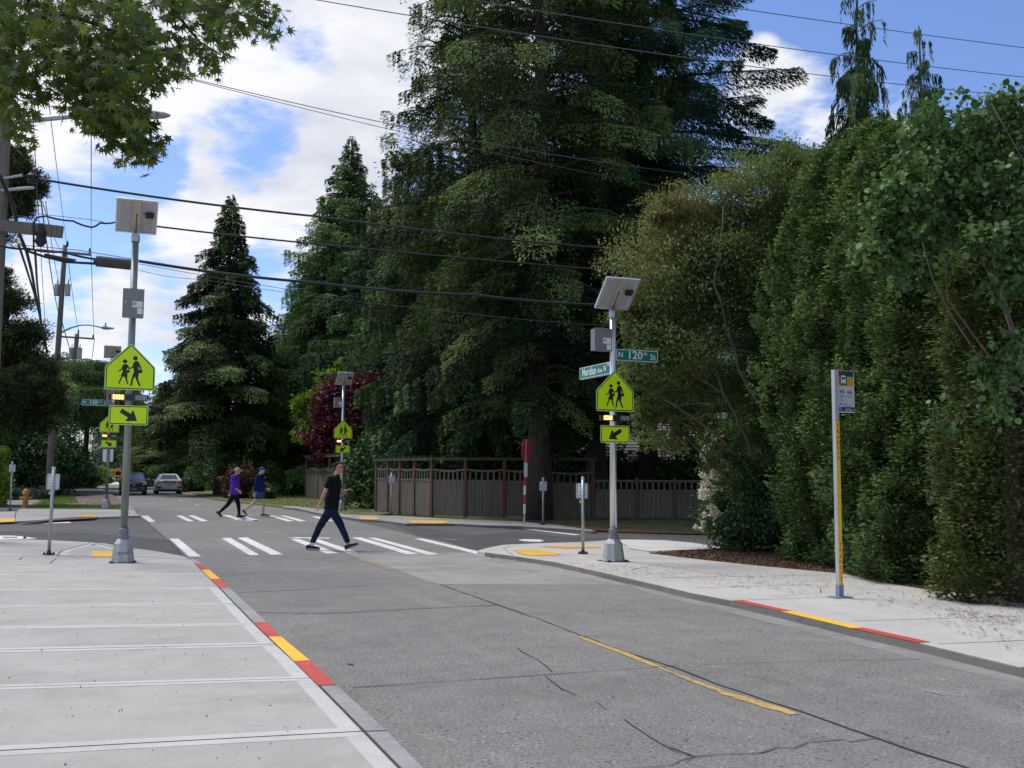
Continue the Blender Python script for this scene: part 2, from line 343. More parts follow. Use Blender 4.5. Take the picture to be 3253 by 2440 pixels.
# main road: between measured kerb lines, then on over the crest
b = MB()
Lp = [ND * -1.5 + UD * -6, ND * -1.5 + UD * 19, G(440, 1700), G(420, 1650), G(389, 1592), G(343.6, 1566.5), ND * -0.6 + UD * 120]
Rp = [ND * 11 + UD * -6, ND * 11 + UD * 19, ND * 9.6 + UD * 33, G(1008, 1634), G(900, 1614), G(678, 1586), ND * 6.6 + UD * 120]
for l, r in (((ND * -0.6 + UD * 260) + Vector((0, 0, -1.6)), (ND * 6.6 + UD * 260) + Vector((0, 0, -1.6))),):
    Lp.append(l); Rp.append(r)
n = len(Lp)
b.add([tuple(p) for p in Lp + Rp], [(i, i + n, i + n + 1, i + 1) for i in range(n - 1)])
b.build('road', M['road'], kind='structure')
sheet('side_street', [(1094, 1650), (1216, 1656), (1289, 1666), (1442, 1668), (1660, 1683), (1768, 1689), (1882, 1690), (2200, 1700), (3253, 1712), (5200, 1722), (5200, 1810), (3253, 1790), (2600, 1765), (2311, 1752), (1990, 1740), (1700, 1775), (1560, 1772), (1515, 1752), (1420, 1722), (1325, 1704), (1200, 1672)], 0.0015, M['asphalt'])
sheet('side_street', [(479, 1670), (470, 1645), (447, 1639), (316, 1643), (158, 1650), (0, 1658), (-1800, 1690), (-1800, 1800), (0, 1740), (289, 1745), (434, 1765), (560, 1780), (600, 1774), (579, 1761), (520, 1703)], 0.0015, M['asphalt'])
sheet('side_street_resurfaced_strip', [(-1800, 1712), (0, 1687), (200, 1690), (420, 1703), (540, 1716), (590, 1768), (540, 1785), (300, 1760), (0, 1745), (-1800, 1800)], 0.003,
      ground_mat('darker asphalt strip', [(0.062, 0.062, 0.064), (0.075, 0.075, 0.077), (0.090, 0.090, 0.091)], mid=1.5, fine=70, fvar=0.25))
sheet('side_street_resurfaced_strip', [(1240, 1662), (1500, 1700), (1640, 1690), (1800, 1706), (1990, 1708), (2100, 1730), (1900, 1745), (1560, 1770), (1515, 1751), (1420, 1722), (1325, 1702)], 0.003,
      bpy.data.materials['darker asphalt strip'])
sheet('concrete_patch', [(1085, 1756), (1240, 1752), (1500, 1756), (1624, 1764), (1700, 1790), (1860, 1822), (2010, 1862), (1760, 1858), (1401, 1856), (1345, 1842), (1255, 1806), (1180, 1784)], 0.0015, M['patch'])
sheet('gutter', [(1995, 1850), (2200, 1896), (2623, 1996), (2949, 2066), (3253, 2140), (3800, 2280), (3800, 2330), (3253, 2176), (2949, 2104), (2623, 2022), (2300, 1942), (2130, 1902), (2005, 1866)], 0.0015, M['gutter'])
# left pavement (plaza beside the camera)
kin = [(617, 1789), (693.5, 1864.6), (802, 1976), (876, 2047), (934, 2100), (1011, 2176), (1155, 2323), (1269, 2440), (1420, 2600)]
kout = [(638, 1788), (665, 1809), (699, 1838), (727, 1865), (782, 1917), (848, 1976), (893, 2022), (984, 2097), (1068, 2175), (1228, 2321), (1300, 2395), (1500, 2595)]
slab('left_pavement', [(-1800, 1740), (-400, 1716), (0, 1713), (90, 1714), (181, 1717), (289, 1723), (334, 1726), (384, 1737), (434, 1743), (497, 1751), (583, 1767), (619, 1787), (693, 1862), (876, 2046), (1011, 2174), (1155, 2322), (1269, 2438), (1700, 2900), (-3500, 3400)], SW, M['pave'])
b = MB()
b.prism([(G(x, y, SW + .004).x, G(x, y, SW + .004).y) for x, y in kin[::-1] + [(605, 1778), (612, 1774)] + kout], -0.1, SW + 0.004)
lk = b.build('left_kerb', M['kerb'], kind='structure')
def onkerb(name, quad, m): 
    return sheet(name, quad, SW + 0.008, m)
onkerb('kerb_paint_red', [(617, 1789), (637, 1789), (665, 1809.5), (639, 1809.5)], M['kred'])
onkerb('kerb_paint_yellow', [(639, 1809.5), (665, 1809.5), (699, 1838), (668, 1838)], M['kyellow'])
onkerb('kerb_paint_red', [(668, 1838), (699, 1838), (727, 1865), (694, 1865)], M['kred'])
onkerb('kerb_paint_red', [(803, 1976), (848, 1976), (893, 2022), (853, 2022)], M['kred'])
onkerb('kerb_paint_yellow', [(853, 2022), (893, 2022), (984, 2097), (934, 2100)], M['kyellow'])
onkerb('kerb_paint_red', [(934, 2100), (984, 2097), (1068, 2175), (1011, 2176.5)], M['kred'])
# joints with their trowelled pale borders
ZJ = SW + 0.0015
bb = MB(); bj = MB()
joints = [((0, 2384.7), (1155, 2323), .014), ((0, 2065.6), (878, 2046), .014), ((0, 1927), (748, 1918), .014), ((0, 1792), (619, 1791), .013),
          ((0, 2183), (990, 2154), .006), ((0, 1994), (815, 1982), .005), ((0, 1874), (700, 1868), .005), ((0, 1826), (650, 1823), .005), ((0, 2760), (1480, 2660), .012)]
for (a, c, w) in joints:
    p, q = G(*a, ZJ), G(*c, ZJ); d = (q - p).normalized(); p = p - d * 7
    lim = 2000
    wb = 0.22 if w > .01 else 0.17
    ribbon(bb, [p, q - d * 0.02], wb if a[1] > 1800 else 0.12, ZJ)
    ribbon(bj, [p, q], w * (1.0 if w > .01 else 1.2), ZJ + 0.0015)
eb = [G(x, y, ZJ) for x, y in kin]
ribbon(bb, eb[1:], [(-0.125, -0.012)] * (len(eb) - 1), ZJ - 0.0007)
ribbon(bj, eb, [(-0.008, 0.008)] * len(eb), ZJ + 0.004)
for pl in ([(0, 1750), (194, 1750), (289, 1724.5)], [(194, 1750), (181, 1766), (330, 1766)], [(0, 1768), (420, 1767), (600, 1778)], [(60, 1779), (72, 1770)], [(158, 1790), (178, 1774)], [(300, 1724), (372, 1742), (434, 1745)]):
    ribbon(bj, [G(x, y, ZJ) for x, y in pl], .018, ZJ + 0.002)
for pl in ([(300, 1728), (215, 1749), (200, 1764)], [(292, 1727), (360, 1744)]):
    ribbon(bb, [G(x, y, ZJ) for x, y in pl], .12, ZJ + 0.0007)
# joints across the kerb itself
for (a, c) in (((748, 1918), (785, 1917)), ((1155, 2323), (1229, 2321))):
    ribbon(bj, [G(*a, ZJ + .004), G(*c, ZJ + .004)], .012, ZJ + 0.0055)
bb.build('pavement_joint_border', M['band'], kind='structure'); bj.build('pavement_joint', M['joint'], kind='structure')
sheet('tactile_paving', [(294, 1750), (357, 1751), (357, 1769), (290, 1768)], SW + 0.009, M['tactile'])
# far left island pavement, path, lawn
slab('far_left_pavement', [(-1800, 1656), (0, 1625), (52, 1624), (63, 1615.6), (389, 1618.5), (405, 1611), (416, 1610), (424, 1616), (430, 1622), (432, 1632), (447.5, 1638), (316, 1643), (158, 1650), (0, 1659), (-1800, 1690)], SW, M['pave'])
sheet('gutter', [(0, 1662), (70, 1659), (170, 1652), (316, 1646), (380, 1645), (330, 1648), (180, 1656), (60, 1662), (0, 1665)], 0.004, M['kerbR'])
sheet('pavement_gutter_stain', [(66, 1658), (168, 1648), (240, 1642.5), (312, 1642), (300, 1646.5), (170, 1653), (70, 1660)], SW + 0.004, mat('rusty gutter stain', (0.10, 0.06, 0.055), 0.9))
b = MB(); ribbon(b, [G(x, y, SW) for x, y in [(0, 1625.5), (50, 1624.5), (63, 1616), (80, 1616)]], .02, SW + .004); ribbon(b, [G(x, y, SW) for x, y in [(52, 1624), (47, 1640), (48, 1659)]], .03, SW + .004)
ribbon(b, [G(x, y, SW) for x, y in [(63, 1636), (180, 1640)]], .03, SW + .004)
b.build('pavement_joint', M['joint'], kind='structure')
sheet('tactile_paving', [(-60, 1649), (0, 1648), (49, 1647), (47, 1657), (0, 1659), (-60, 1661)], SW + 0.006, M['tactile'])
sheet('tactile_paving', [(242, 1634.6), (300, 1634.6), (308, 1642), (256, 1641)], SW + 0.006, M['tactile'])
sheet('lawn', [(84, 1615.5), (112, 1597), (160, 1572), (195, 1571), (232, 1571), (240, 1582), (250, 1600), (400, 1602), (408, 1611), (392, 1618.4), (200, 1617)], SW + 0.004, M['grass'])
sheet('dirt_patch', [(232, 1576), (362, 1575), (392, 1594), (398, 1602), (222, 1600), (226, 1592)], SW + 0.008, M['dirt'])
sheet('dirt_patch', [(196, 1599), (240, 1598), (330, 1601), (392, 1603), (388, 1605.5), (300, 1605), (215, 1602)], SW + 0.012, M['pave'])
b = MB()
pathL = [(-1400, 1652), (-200, 1622), (30, 1583), (160, 1557), (235, 1543.5), (262, 1537.5)]
pathR = [(-1300, 1668), (0, 1625), (100, 1597), (190, 1571), (362, 1573), (289, 1539)]
sheet('path', [(-1400, 1660), (-200, 1616), (40, 1575), (120, 1562), (200, 1553), (236, 1545), (262, 1538.5), (288, 1538.5), (300, 1544), (330, 1561), (350, 1572), (362, 1576), (232, 1573), (190, 1571.5), (150, 1576), (110, 1597), (84, 1614), (60, 1616), (52, 1623), (0, 1624), (-1400, 1676)], SW + 0.002, ground_mat('grey path asphalt', [(0.15, 0.145, 0.14), (0.2, 0.195, 0.19), (0.26, 0.25, 0.245)], fvar=0.2, dirt=((0.15, 0.13, 0.1), 0.5, 0.55, 0.6)))
sheet('asphalt_apron', [(-1400, 1676), (0, 1624.5), (52, 1623.5), (62, 1616), (84, 1614.5), (95, 1604), (0, 1604), (-900, 1632)], SW + 0.005, M['asphalt'])
b = MB(); ribbon(b, [G(x, y, SW) for x, y in [(432, 1620), (412, 1607), (389, 1591), (343.6, 1566), (314, 1550), (289, 1537.5)]], [(0.0, 0.17)] * 6, SW + 0.006, -0.1)
b.build('far_left_kerb', M['kerb'], kind='structure')
# right pavement, corner ramp and kerb
topR = [(1540, 1756), (1590, 1763), (1624, 1767), (1705, 1778.7), (1759.5, 1786.8), (1868, 1811), (1998, 1840), (2200, 1887), (2323, 1910.4), (2481, 1945.5), (2705, 1999), (2912, 2044.7), (3253, 2126.8), (3700, 2240), (4600, 2480)]
slab('right_pavement', [(1515, 1750)] + topR + [(5600, 2440), (4400, 2010), (3253, 1893), (3133, 1885), (2963, 1871), (2793, 1843), (2679, 1817.5), (2396, 1791), (2200, 1770), (2062, 1757.5), (2190, 1748), (2311.5, 1741.6), (2200, 1724), (2112, 1716), (1992.8, 1713.6), (1949, 1715), (1846, 1721.7), (1705, 1726), (1597, 1731), (1548, 1740.7)], SW, M['paveR'])
b = MB(); kp = interp([G(x, y, SW) for x, y in topR], 1.2); ribbon(b, kp, [(0.0, 0.15)] * len(kp), SW + 0.004, -0.1)
for v in ():
    pass
b.build('right_kerb', [M['kerbR']], kind='structure')
b = MB(); ribbon(b, kp, [(0.012, 0.152)] * len(kp), SW + 0.007); b.build('right_kerb_top', M['paveR'], kind='structure')
def seg_on(poly, x0, x1, name, m, z):
    b = MB(); pp = []
    def at_x(x):
        for (xa, ya), (xb, yb) in zip(poly, poly[1:]):
            if xa <= x <= xb: return (x, ya + (yb - ya) * (x - xa) / (xb - xa))
    xs = [x0] + [p[0] for p in poly if x0 < p[0] < x1] + [x1]
    ribbon(b, [G(*at_x(x), SW) for x in xs], [(-0.002, 0.15)] * len(xs), z); b.build(name, m, kind='structure')
seg_on(topR, 2323, 2481, 'kerb_paint_red', M['kred'], SW + 0.011)
seg_on(topR, 2481, 2705, 'kerb_paint_yellow', M['kyellow'], SW + 0.011)
seg_on(topR, 2705, 2914, 'kerb_paint_red', M['kred'], SW + 0.011)
seg_on(topR, 3240, 3420, 'kerb_paint_red', M['kred'], SW + 0.011)
b = MB()
for pl in ([(2036, 1837), (2640, 1827)], [(2080, 1795), (2336, 1833)], [(1560, 1797 - 12), (1700, 1776)], [(1612, 1752), (1640, 1770), (1700, 1776), (1820, 1762)], [(2330, 1908), (2640, 1898)], [(2705, 1974), (3253, 1957)], [(2950, 2048), (3253, 2035)], [(2210, 1868), (2560, 1858)],
           [(1612, 1752), (1600, 1742), (1622, 1734)], [(1992, 1713.6), (1996, 1733)], [(2870, 1843), (3253, 1853)], [(2000, 1812), (2080, 1795)], [(1900, 1790), (2060, 1812)]):
    if pl == [(1560, 1785), (1700, 1776)]: continue
    ribbon(b, interp([G(x, y, SW) for x, y in pl], .5), .012, SW + .0045)
b.build('pavement_joint', M['joint'], kind='structure')
sheet('tactile_paving', [(1628, 1747), (1650, 1745), (1700, 1746), (1762, 1754), (1784, 1761), (1750, 1764), (1690, 1765), (1655, 1760)], SW + 0.008, M['tactile'])
sheet('tactile_paving', [(1715, 1736), (1740, 1733.5), (1900, 1735), (1912, 1740), (1800, 1741.5)], SW + 0.008, M['tactile'])
sheet('raised_corner_kerb', [(1949, 1716), (1992.8, 1714.5), (2112, 1717), (2200, 1725), (2305, 1741), (2190, 1746), (2060, 1751), (1999, 1742), (1990, 1731)], SW + 0.012, M['white'])
bpy.data.objects['raised_corner_kerb'].data.materials[0] = ground_mat('new pale concrete', [(0.52, 0.515, 0.50), (0.60, 0.595, 0.58), (0.66, 0.655, 0.64)], fvar=0.06)
# mulch bed behind the right pavement
slab('mulch_bed', [(2062, 1755.5), (2190, 1747), (2311, 1741), (2420, 1722), (2700, 1722), (4600, 1760), (5200, 2060), (4400, 2020), (3253, 1895), (3133, 1887), (2963, 1873), (2793, 1845), (2679, 1819.5), (2396, 1793), (2200, 1772)], SW + 0.015, M['mulch'])
# far right corner: kerb, pavement, verge
far = [(820, 1601), (900, 1612), (945, 1616), (1008, 1630), (1144, 1650), (1216, 1654), (1289, 1664), (1442, 1664), (1540, 1669), (1660, 1672), (1768, 1678.5), (1882, 1688)]
farb = [(1882, 1683), (1768, 1668), (1640, 1655), (1453, 1649), (1290, 1640), (1197, 1637), (1100, 1634), (1020, 1617), (940, 1608), (900, 1607)]
slab('far_right_pavement', far[1:] + farb, SW, ground_mat('darker concrete', [(0.24, 0.235, 0.22), (0.29, 0.285, 0.27), (0.35, 0.34, 0.325)], fvar=0.15, dirt=((0.16, 0.12, 0.085), 0.9, 0.54, 0.6)))  # concrete in a darker tone than the other pavements, with soiled patches
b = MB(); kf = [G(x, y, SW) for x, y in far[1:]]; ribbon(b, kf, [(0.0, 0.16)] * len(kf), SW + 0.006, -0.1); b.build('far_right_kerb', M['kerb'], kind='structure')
sheet('tactile_paving', [(1137, 1643), (1160, 1641), (1195, 1643), (1206, 1648), (1190, 1650), (1150, 1649)], SW + 0.011, M['tactile'])
sheet('tactile_paving', [(1290, 1656), (1310, 1653), (1420, 1654), (1427, 1659), (1400, 1663), (1310, 1661)], SW + 0.011, M['tactile'])
slab('grass_verge', [(574, 1554.6), (678, 1585.5), (904, 1610.5), (945, 1607), (1000, 1612), (1100, 1633), (1200, 1636), (1240, 1630), (1200, 1600), (1000, 1560), (800, 1545)], 0.06, M['verge'])
sheet('grass_verge', [(1660, 1654), (1768, 1667), (1882, 1683), (1960, 1690), (2200, 1696), (3253, 1706), (5000, 1716), (5000, 1650), (2700, 1640), (1600, 1640)], 0.03, M['verge'])
sheet('bark_litter', [(1480, 1650), (1660, 1655), (1800, 1672), (1960, 1688), (2300, 1698), (2600, 1703), (2500, 1693), (2200, 1685), (1900, 1668), (1700, 1650), (1560, 1642)], 0.036, M['mulch'])
# ---------------------------------------------------------------- painted markings
D = lambda x, y: (x / 2.212, 1480 + y / 2.212)
E = lambda x, y: (900 + x / 2.212, 1550 + y / 2.212)
B_ = lambda x, y: (1000 + x / 1.8433, 1700 + y / 1.8433)
C_ = lambda x, y: (2000 + x / 1.7654, 1600 + y / 1.7654)
A_ = lambda x, y: (x / 1.7015, 1700 + y / 1.7015)
mrng = random.Random(9)
def marks(name, polys, m, z=0.0045):
    b = MB()
    for q in polys:
        ps = [G(x, y, z) for x, y in q]
        fine = []
        for i in range(len(ps)):
            a_, c_ = ps[i], ps[(i + 1) % len(ps)]; kk = max(1, int((c_ - a_).length / .09))
            for j in range(kk): fine.append(a_.lerp(c_, j / kk) + Vector((mrng.gauss(0, .007), mrng.gauss(0, .007), 0)))
        ps = fine; a = sum(ps[i].x * ps[(i + 1) % len(ps)].y - ps[(i + 1) % len(ps)].x * ps[i].y for i in range(len(ps)))
        if a < 0: ps = ps[::-1]
        b.add([tuple(p) for p in ps], [tuple(range(len(ps)))])
    return b.build(name, m, kind='structure')
marks('crosswalk_marking', [[D(1190, 512), D(1255, 512), D(1410, 637), D(1330, 637)], [D(1555, 507), D(1620, 505), D(1820, 625), D(1755, 628)], [D(1670, 505), D(1735, 503), D(1990, 622), D(1905, 625)],
    [E(50, 360), E(112, 358), E(385, 458), E(300, 461)], [E(172, 357), E(235, 357), E(535, 455), E(455, 458)], [E(478, 349), E(548, 347), E(945, 463), E(870, 467)],
    [E(592, 350), E(650, 350), E(1095, 467), E(1015, 470)], [E(918, 356), E(978, 356), E(1490, 473), E(1410, 477)], [E(18, 352), E(85, 346), E(330, 350), E(325, 356)]], M['white'])
marks('crosswalk_marking', [[D(985, 350), D(1040, 350), D(1092, 393), D(1050, 396)], [D(1235, 349), D(1280, 349), D(1365, 390), D(1318, 390)], [D(1318, 348), D(1363, 348), D(1462, 388), D(1415, 390)],
    [D(1560, 346), D(1608, 346), D(1735, 384), D(1685, 386)], [D(1645, 347), D(1692, 347), D(1835, 383), D(1790, 385)], [D(1885, 350), D(1930, 350), D(2065, 388), D(2020, 390)],
    [D(1965, 350), D(2010, 350), D(2155, 388), D(2105, 390)], [E(190, 200), E(235, 200), E(360, 232), E(310, 232)], [D(1605, 381), D(1700, 377), D(1832, 380), D(1830, 385), D(1700, 383)]], M['white'])
marks('stop_line', [[D(250, 402), D(300, 397), D(420, 393), D(500, 394), D(490, 401), D(330, 405)], [E(1700, 290), E(1770, 294), E(2095, 329), E(2040, 332)], [E(700, 240), E(760, 243), E(918, 256), E(860, 257)]], M['white'], 0.006)
marks('bicycle_marking', [[D(-60, 496), D(0, 490), D(80, 490), D(150, 494), D(185, 500), D(190, 508), D(150, 514), D(0, 515), D(-60, 510)], [D(165, 497), D(265, 510), D(165, 514)], [E(1650, 364), E(1700, 360), E(1800, 362), E(1832, 370), E(1810, 379), E(1740, 378), E(1680, 372)]], M['white'], 0.006)
marks('bicycle_marking', [[D(20, 497), D(120, 498), D(125, 507), D(20, 508)]], M['faded'], 0.0075)
marks('worn_marking', [[D(1480, 508), D(1555, 507), D(1755, 628), D(1700, 620)], [E(1080, 358), E(1180, 360), E(1270, 363), E(1180, 365)], [D(1585, 465), D(1612, 464), D(1605, 468)]], M['faded'], 0.0035)
marks('centre_line', [[B_(1535, 597), B_(1560, 590), C_(0, 838), C_(185, 920), C_(540, 1052), C_(880, 1150), C_(950, 1178), C_(905, 1184), C_(560, 1082), C_(150, 918), C_(0, 858)],
    [D(1250, 238), D(1275, 238), D(1290, 248), D(1275, 250)], [D(1355, 268), D(1385, 270), D(1412, 283), D(1390, 284)], [D(1130, 205), D(1145, 205), D(1150, 210)]], M['yellow'])
marks('worn_centre_line', [[B_(180, 108), B_(215, 112), B_(360, 165), B_(440, 190), B_(470, 205), B_(420, 200), B_(330, 165)]], ground_mat('rubbed yellow paint', [(0.22, 0.18, 0.11), (0.34, 0.26, 0.13), (0.5, 0.36, 0.15)], fvar=0.3, mid=6, rough=0.8))
# joints and cracks in the road
rng = random.Random(3)
def crack(b, pts, w, z=0.006, jit=0.02, step=0.25):
    p3 = interp([G(x, y) for x, y in pts], step); q = []
    for i, p in enumerate(p3): q.append(p + Vector((rng.uniform(-jit, jit), rng.uniform(-jit, jit), 0)))
    ribbon(b, q, [w * rng.uniform(.4, 1.3) for _ in q], z)
b = MB()
crack(b, [B_(735, 290), B_(1075, 412), B_(1300, 490), B_(1560, 590), B_(1800, 680), B_(2130, 785), C_(500, 1020), C_(945, 1165), C_(1380, 1318), C_(1880, 1483), (3400, 2570)], .021, jit=0.010)
crack(b, [B_(-540, 447), B_(0, 461), B_(190, 455), B_(540, 435), B_(1075, 412)], .026, jit=.02)
crack(b, [B_(220, 895), B_(1200, 830), B_(2130, 765)], .012, jit=.004); crack(b, [C_(400, 905), C_(900, 888), C_(1740, 872)], .010, jit=.004)
crack(b, [A_(1140, 184), A_(1700, 168), B_(330, 168)], .010, jit=.003); crack(b, [A_(1280, 313), A_(1700, 293), B_(330, 297)], .024, jit=.006)
crack(b, [B_(735, 290), B_(1200, 287), B_(1780, 291)], .012, jit=.003)
crack(b, [B_(1245, 465), B_(1520, 468)], .012, jit=.008)
crack(b, [B_(1190, 660), B_(1280, 720), B_(1370, 770), B_(1375, 800)], .012); crack(b, [B_(1340, 830), B_(1390, 865), B_(1460, 905), B_(1530, 940)], .012); crack(b, [B_(1650, 975), B_(1690, 1020)], .009)
crack(b, [B_(1810, 1085), B_(1860, 1115), B_(1990, 1200), B_(2110, 1265), B_(2205, 1300), C_(240, 1375), C_(370, 1420)], .010)
crack(b, [C_(60, 1490), C_(220, 1470), C_(370, 1420), C_(560, 1408), C_(740, 1400), C_(830, 1375), C_(930, 1378), C_(1010, 1345), C_(1180, 1325), C_(1240, 1335), C_(1380, 1318)], .011, step=0.12)
crack(b, [C_(370, 1420), C_(300, 1455), C_(420, 1490)], .007)
crack(b, [D(1060, 420), D(1130, 480), D(1280, 620)], .03); crack(b, [D(900, 420), D(1060, 420)], .012)
crack(b, [D(1130, 205), D(1400, 282), D(1600, 338), D(1790, 388), D(1870, 410), D(2140, 497)], .012, jit=.01)
crack(b, [B_(190, 755), B_(232, 764)], .03, jit=.01)
b.build('road_crack', M['crack'], kind='structure')
b = MB()
crack(b, [D(1870, 412), D(2000, 455), D(2130, 500)], .03, .007, .01)
for q in ([C_(1140, 960), C_(1190, 978)], [C_(1180, 950), C_(1310, 978)], [C_(1310, 940), C_(1360, 960)], [C_(1640, 1050), C_(1860, 1082)], [C_(1700, 1060), C_(1760, 1080)], [B_(260, 627), B_(320, 626)], [B_(1440, 350), B_(1500, 355)], [B_(800, 765), B_(890, 757)],
          [B_(1180, 1122), B_(1225, 1118)], [A_(1940, 575), A_(1985, 582)], [B_(1160, 300), B_(1330, 318)], [B_(1420, 370), B_(1490, 378)], [B_(1560, 590), B_(1660, 582)], [C_(780, 850), C_(850, 870)]):
    crack(b, q, .012, .007, .008)
b.build('road_scratch', M['scratch'], kind='structure')
# far kerb right of the crest, driveway
sheet('driveway', [(1300, 1500)] and [D(1040, 140), D(1100, 133), D(1260, 150), D(1270, 165), D(1150, 178)], 0.012, M['kerb'])
# ---------------------------------------------------------------- lettering
_tc = {}
def text_me(s, size, bold=0.0, sx=1.0):
    k = (s, size, bold, sx)
    if k in _tc: return _tc[k]
    cu = bpy.data.curves.new('t', 'FONT'); cu.body = s; cu.size = size; cu.align_x = 'CENTER'; cu.align_y = 'CENTER'; cu.offset = bold; cu.resolution_u = 3
    o = bpy.data.objects.new('t', cu); COL.objects.link(o); bpy.context.view_layer.update()
    me = bpy.data.meshes.new_from_object(o.evaluated_get(bpy.context.evaluated_depsgraph_get())); bpy.data.objects.remove(o); bpy.data.curves.remove(cu)
    me.transform(Matrix(((sx, 0, 0, 0), (0, 0, 1, 0), (0, 1, 0, 0), (0, 0, 0, 1))))      # upright in x,z, reads from -y
    me.flip_normals() if len(me.polygons) and me.polygons[0].normal.y > 0 else None
    _tc[k] = me; return me
def text(name, s, size, parent, loc, m, bold=0.0, sx=1.0, rotz=0):
    me = text_me(s, size, bold, sx).copy(); me.materials.clear(); me.materials.append(m)
    o = link(name, me, parent, loc); o.rotation_euler = (0, 0, rotz); return o
def rrect(x0, x1, z0, z1, r, k=4):
    out = []
    for cx, cz, a0 in ((x1 - r, z1 - r, 0), (x0 + r, z1 - r, 90), (x0 + r, z0 + r, 180), (x1 - r, z0 + r, 270)):
        for i in range(k + 1):
            t = math.radians(a0 + 90 * i / k); out.append((cx + r * math.cos(t), cz + r * math.sin(t)))
    return out
def circ(x, z, r, n=20): return [(x + r * math.cos(2 * math.pi * i / n), z + r * math.sin(2 * math.pi * i / n)) for i in range(n)]
def shrink(poly, d):
    """inset a convex outline"""
    n = len(poly); cx = sum(p[0] for p in poly) / n; cz = sum(p[1] for p in poly) / n; out = []
    for i in range(n):
        p0, p1, p2 = Vector(poly[i - 1]), Vector(poly[i]), Vector(poly[(i + 1) % n])
        a, b = (p1 - p0), (p2 - p1)
        if a.length < 1e-7 or b.length < 1e-7: out.append(tuple(p1)); continue
        na = Vector((a.y, -a.x)).normalized(); nb = Vector((b.y, -b.x)).normalized()
        c = Vector((cx, cz)) - p1
        if na.dot(c) < 0: na = -na
        if nb.dot(c) < 0: nb = -nb
        m = (na + nb); m = m / max(m.length, 1e-6); out.append(tuple(p1 + m * d / max(0.5, m.dot(na))))
    return out
SY = 0.00091
def sg(pts, s, w=1.0): return [((x - 497) * SY * s, (905 - z) * SY * s) for x, z in pts]
ADULT = [(560, 372), (578, 352), (612, 350), (638, 368), (672, 435), (690, 478), (686, 510), (664, 512), (662, 488), (640, 450), (640, 520), (650, 585), (640, 640), (640, 700), (692, 822), (662, 832), (600, 700), (585, 645), (555, 700), (535, 822), (503, 818), (522, 700), (545, 600), (562, 560), (548, 480), (520, 498), (480, 505), (478, 490), (522, 468), (545, 400)]
BAG1 = [(640, 520), (700, 508), (718, 568), (646, 584)]
CHILD = [(365, 432), (385, 418), (420, 416), (445, 432), (480, 490), (476, 508), (462, 505), (445, 495), (432, 500), (432, 540), (455, 650), (440, 658), (468, 797), (448, 800), (402, 662), (365, 658), (312, 795), (290, 788), (340, 650), (330, 640), (362, 560), (355, 515), (335, 545), (290, 565), (282, 548), (330, 520), (355, 450)]
BAG2 = [(434, 530), (480, 515), (492, 575), (438, 585)]
ARROW = [(365, 1252), (530, 1350), (540, 1295), (570, 1292), (638, 1478), (435, 1488), (440, 1465), (475, 1420), (322, 1322)]
def school_sign(root, zb, y, s=1.0, blank=None):
    """fluorescent pentagon, bottom edge at zb, facing -y"""
    W, H1, H2 = .405 * s, .40 * s, .80 * s; r = .035 * s
    pent = [(-W + r, 0), (W - r, 0), (W - r * .3, r * .3), (W, r), (W, H1 - r), (W - r * .3, H1 + r * .3), (r, H2 - r * .7), (0, H2 - r * .3), (-r, H2 - r * .7), (-W + r * .3, H1 + r * .3), (-W, H1 - r), (-W, r), (-W + r * .3, r * .3)]
    b = MB(); b.prismXZ(pent, 0, .003); p = b.build('sign_plate', [M['limeEdge']], root); p.location = (0, y, zb)
    b = MB(); b.prismXZ(shrink(pent, .016 * s), -.0015, 0); o = b.build('border', M['black'], p)
    b = MB(); b.prismXZ(shrink(pent, .033 * s), -.003, -.0012); o = b.build('sign_face', M['lime'], p)
    b = MB(); b.prismXZ(sg(ADULT, s), -.0045, -.0028); b.prismXZ(circ(80 * SY * s, 605 * SY * s, 42 * SY * s), -.0045, -.0028); b.prismXZ(sg(BAG1, s), -.0046, -.0029)
    o = b.build('symbol', M['black'], p, label='black silhouette of an adult carrying a bag')
    b = MB(); b.prismXZ(sg(CHILD, s), -.0045, -.0028); b.prismXZ(circ(-100 * SY * s, 538 * SY * s, 39 * SY * s), -.0045, -.0028); b.prismXZ(sg(BAG2, s), -.0046, -.0029)
    o = b.build('symbol', M['black'], p, label='black silhouette of a child carrying a bag')
    for zz in (.61 * s, .065 * s): b = MB(); b.cyl((0, -.006, zz), (0, -.003, zz), .008 * s, n=10); b.build('bolt', M['galvD'], p)
    return p
def arrow_sign(root, zc, y, flip, s=1.0, dx=0):
    o1 = rrect(-.315 * s, .315 * s, -.168 * s, .168 * s, .035 * s)
    b = MB(); b.prismXZ(o1, 0, .003); p = b.build('arrow_plate', M['limeEdge'], root); p.location = (dx, y, zc)
    b = MB(); b.prismXZ(rrect(-.302 * s, .302 * s, -.155 * s, .155 * s, .03 * s), -.0015, 0); b.build('border', M['black'], p)
    b = MB(); b.prismXZ(rrect(-.287 * s, .287 * s, -.14 * s, .14 * s, .022 * s), -.003, -.0012); b.build('sign_face', M['lime'], p)
    pts = [((x - 485) * SY * s * (-1 if flip else 1), (1375 - z) * SY * s) for x, z in ARROW]
    b = MB(); b.prismXZ(pts, -.0045, -.0028); b.build('arrow', M['black'], p)
    for zz in (.125 * s, -.125 * s): b = MB(); b.cyl((0, -.006, zz), (0, -.003, zz), .008 * s, n=10); b.build('bolt', M['galvD'], p)
    return p
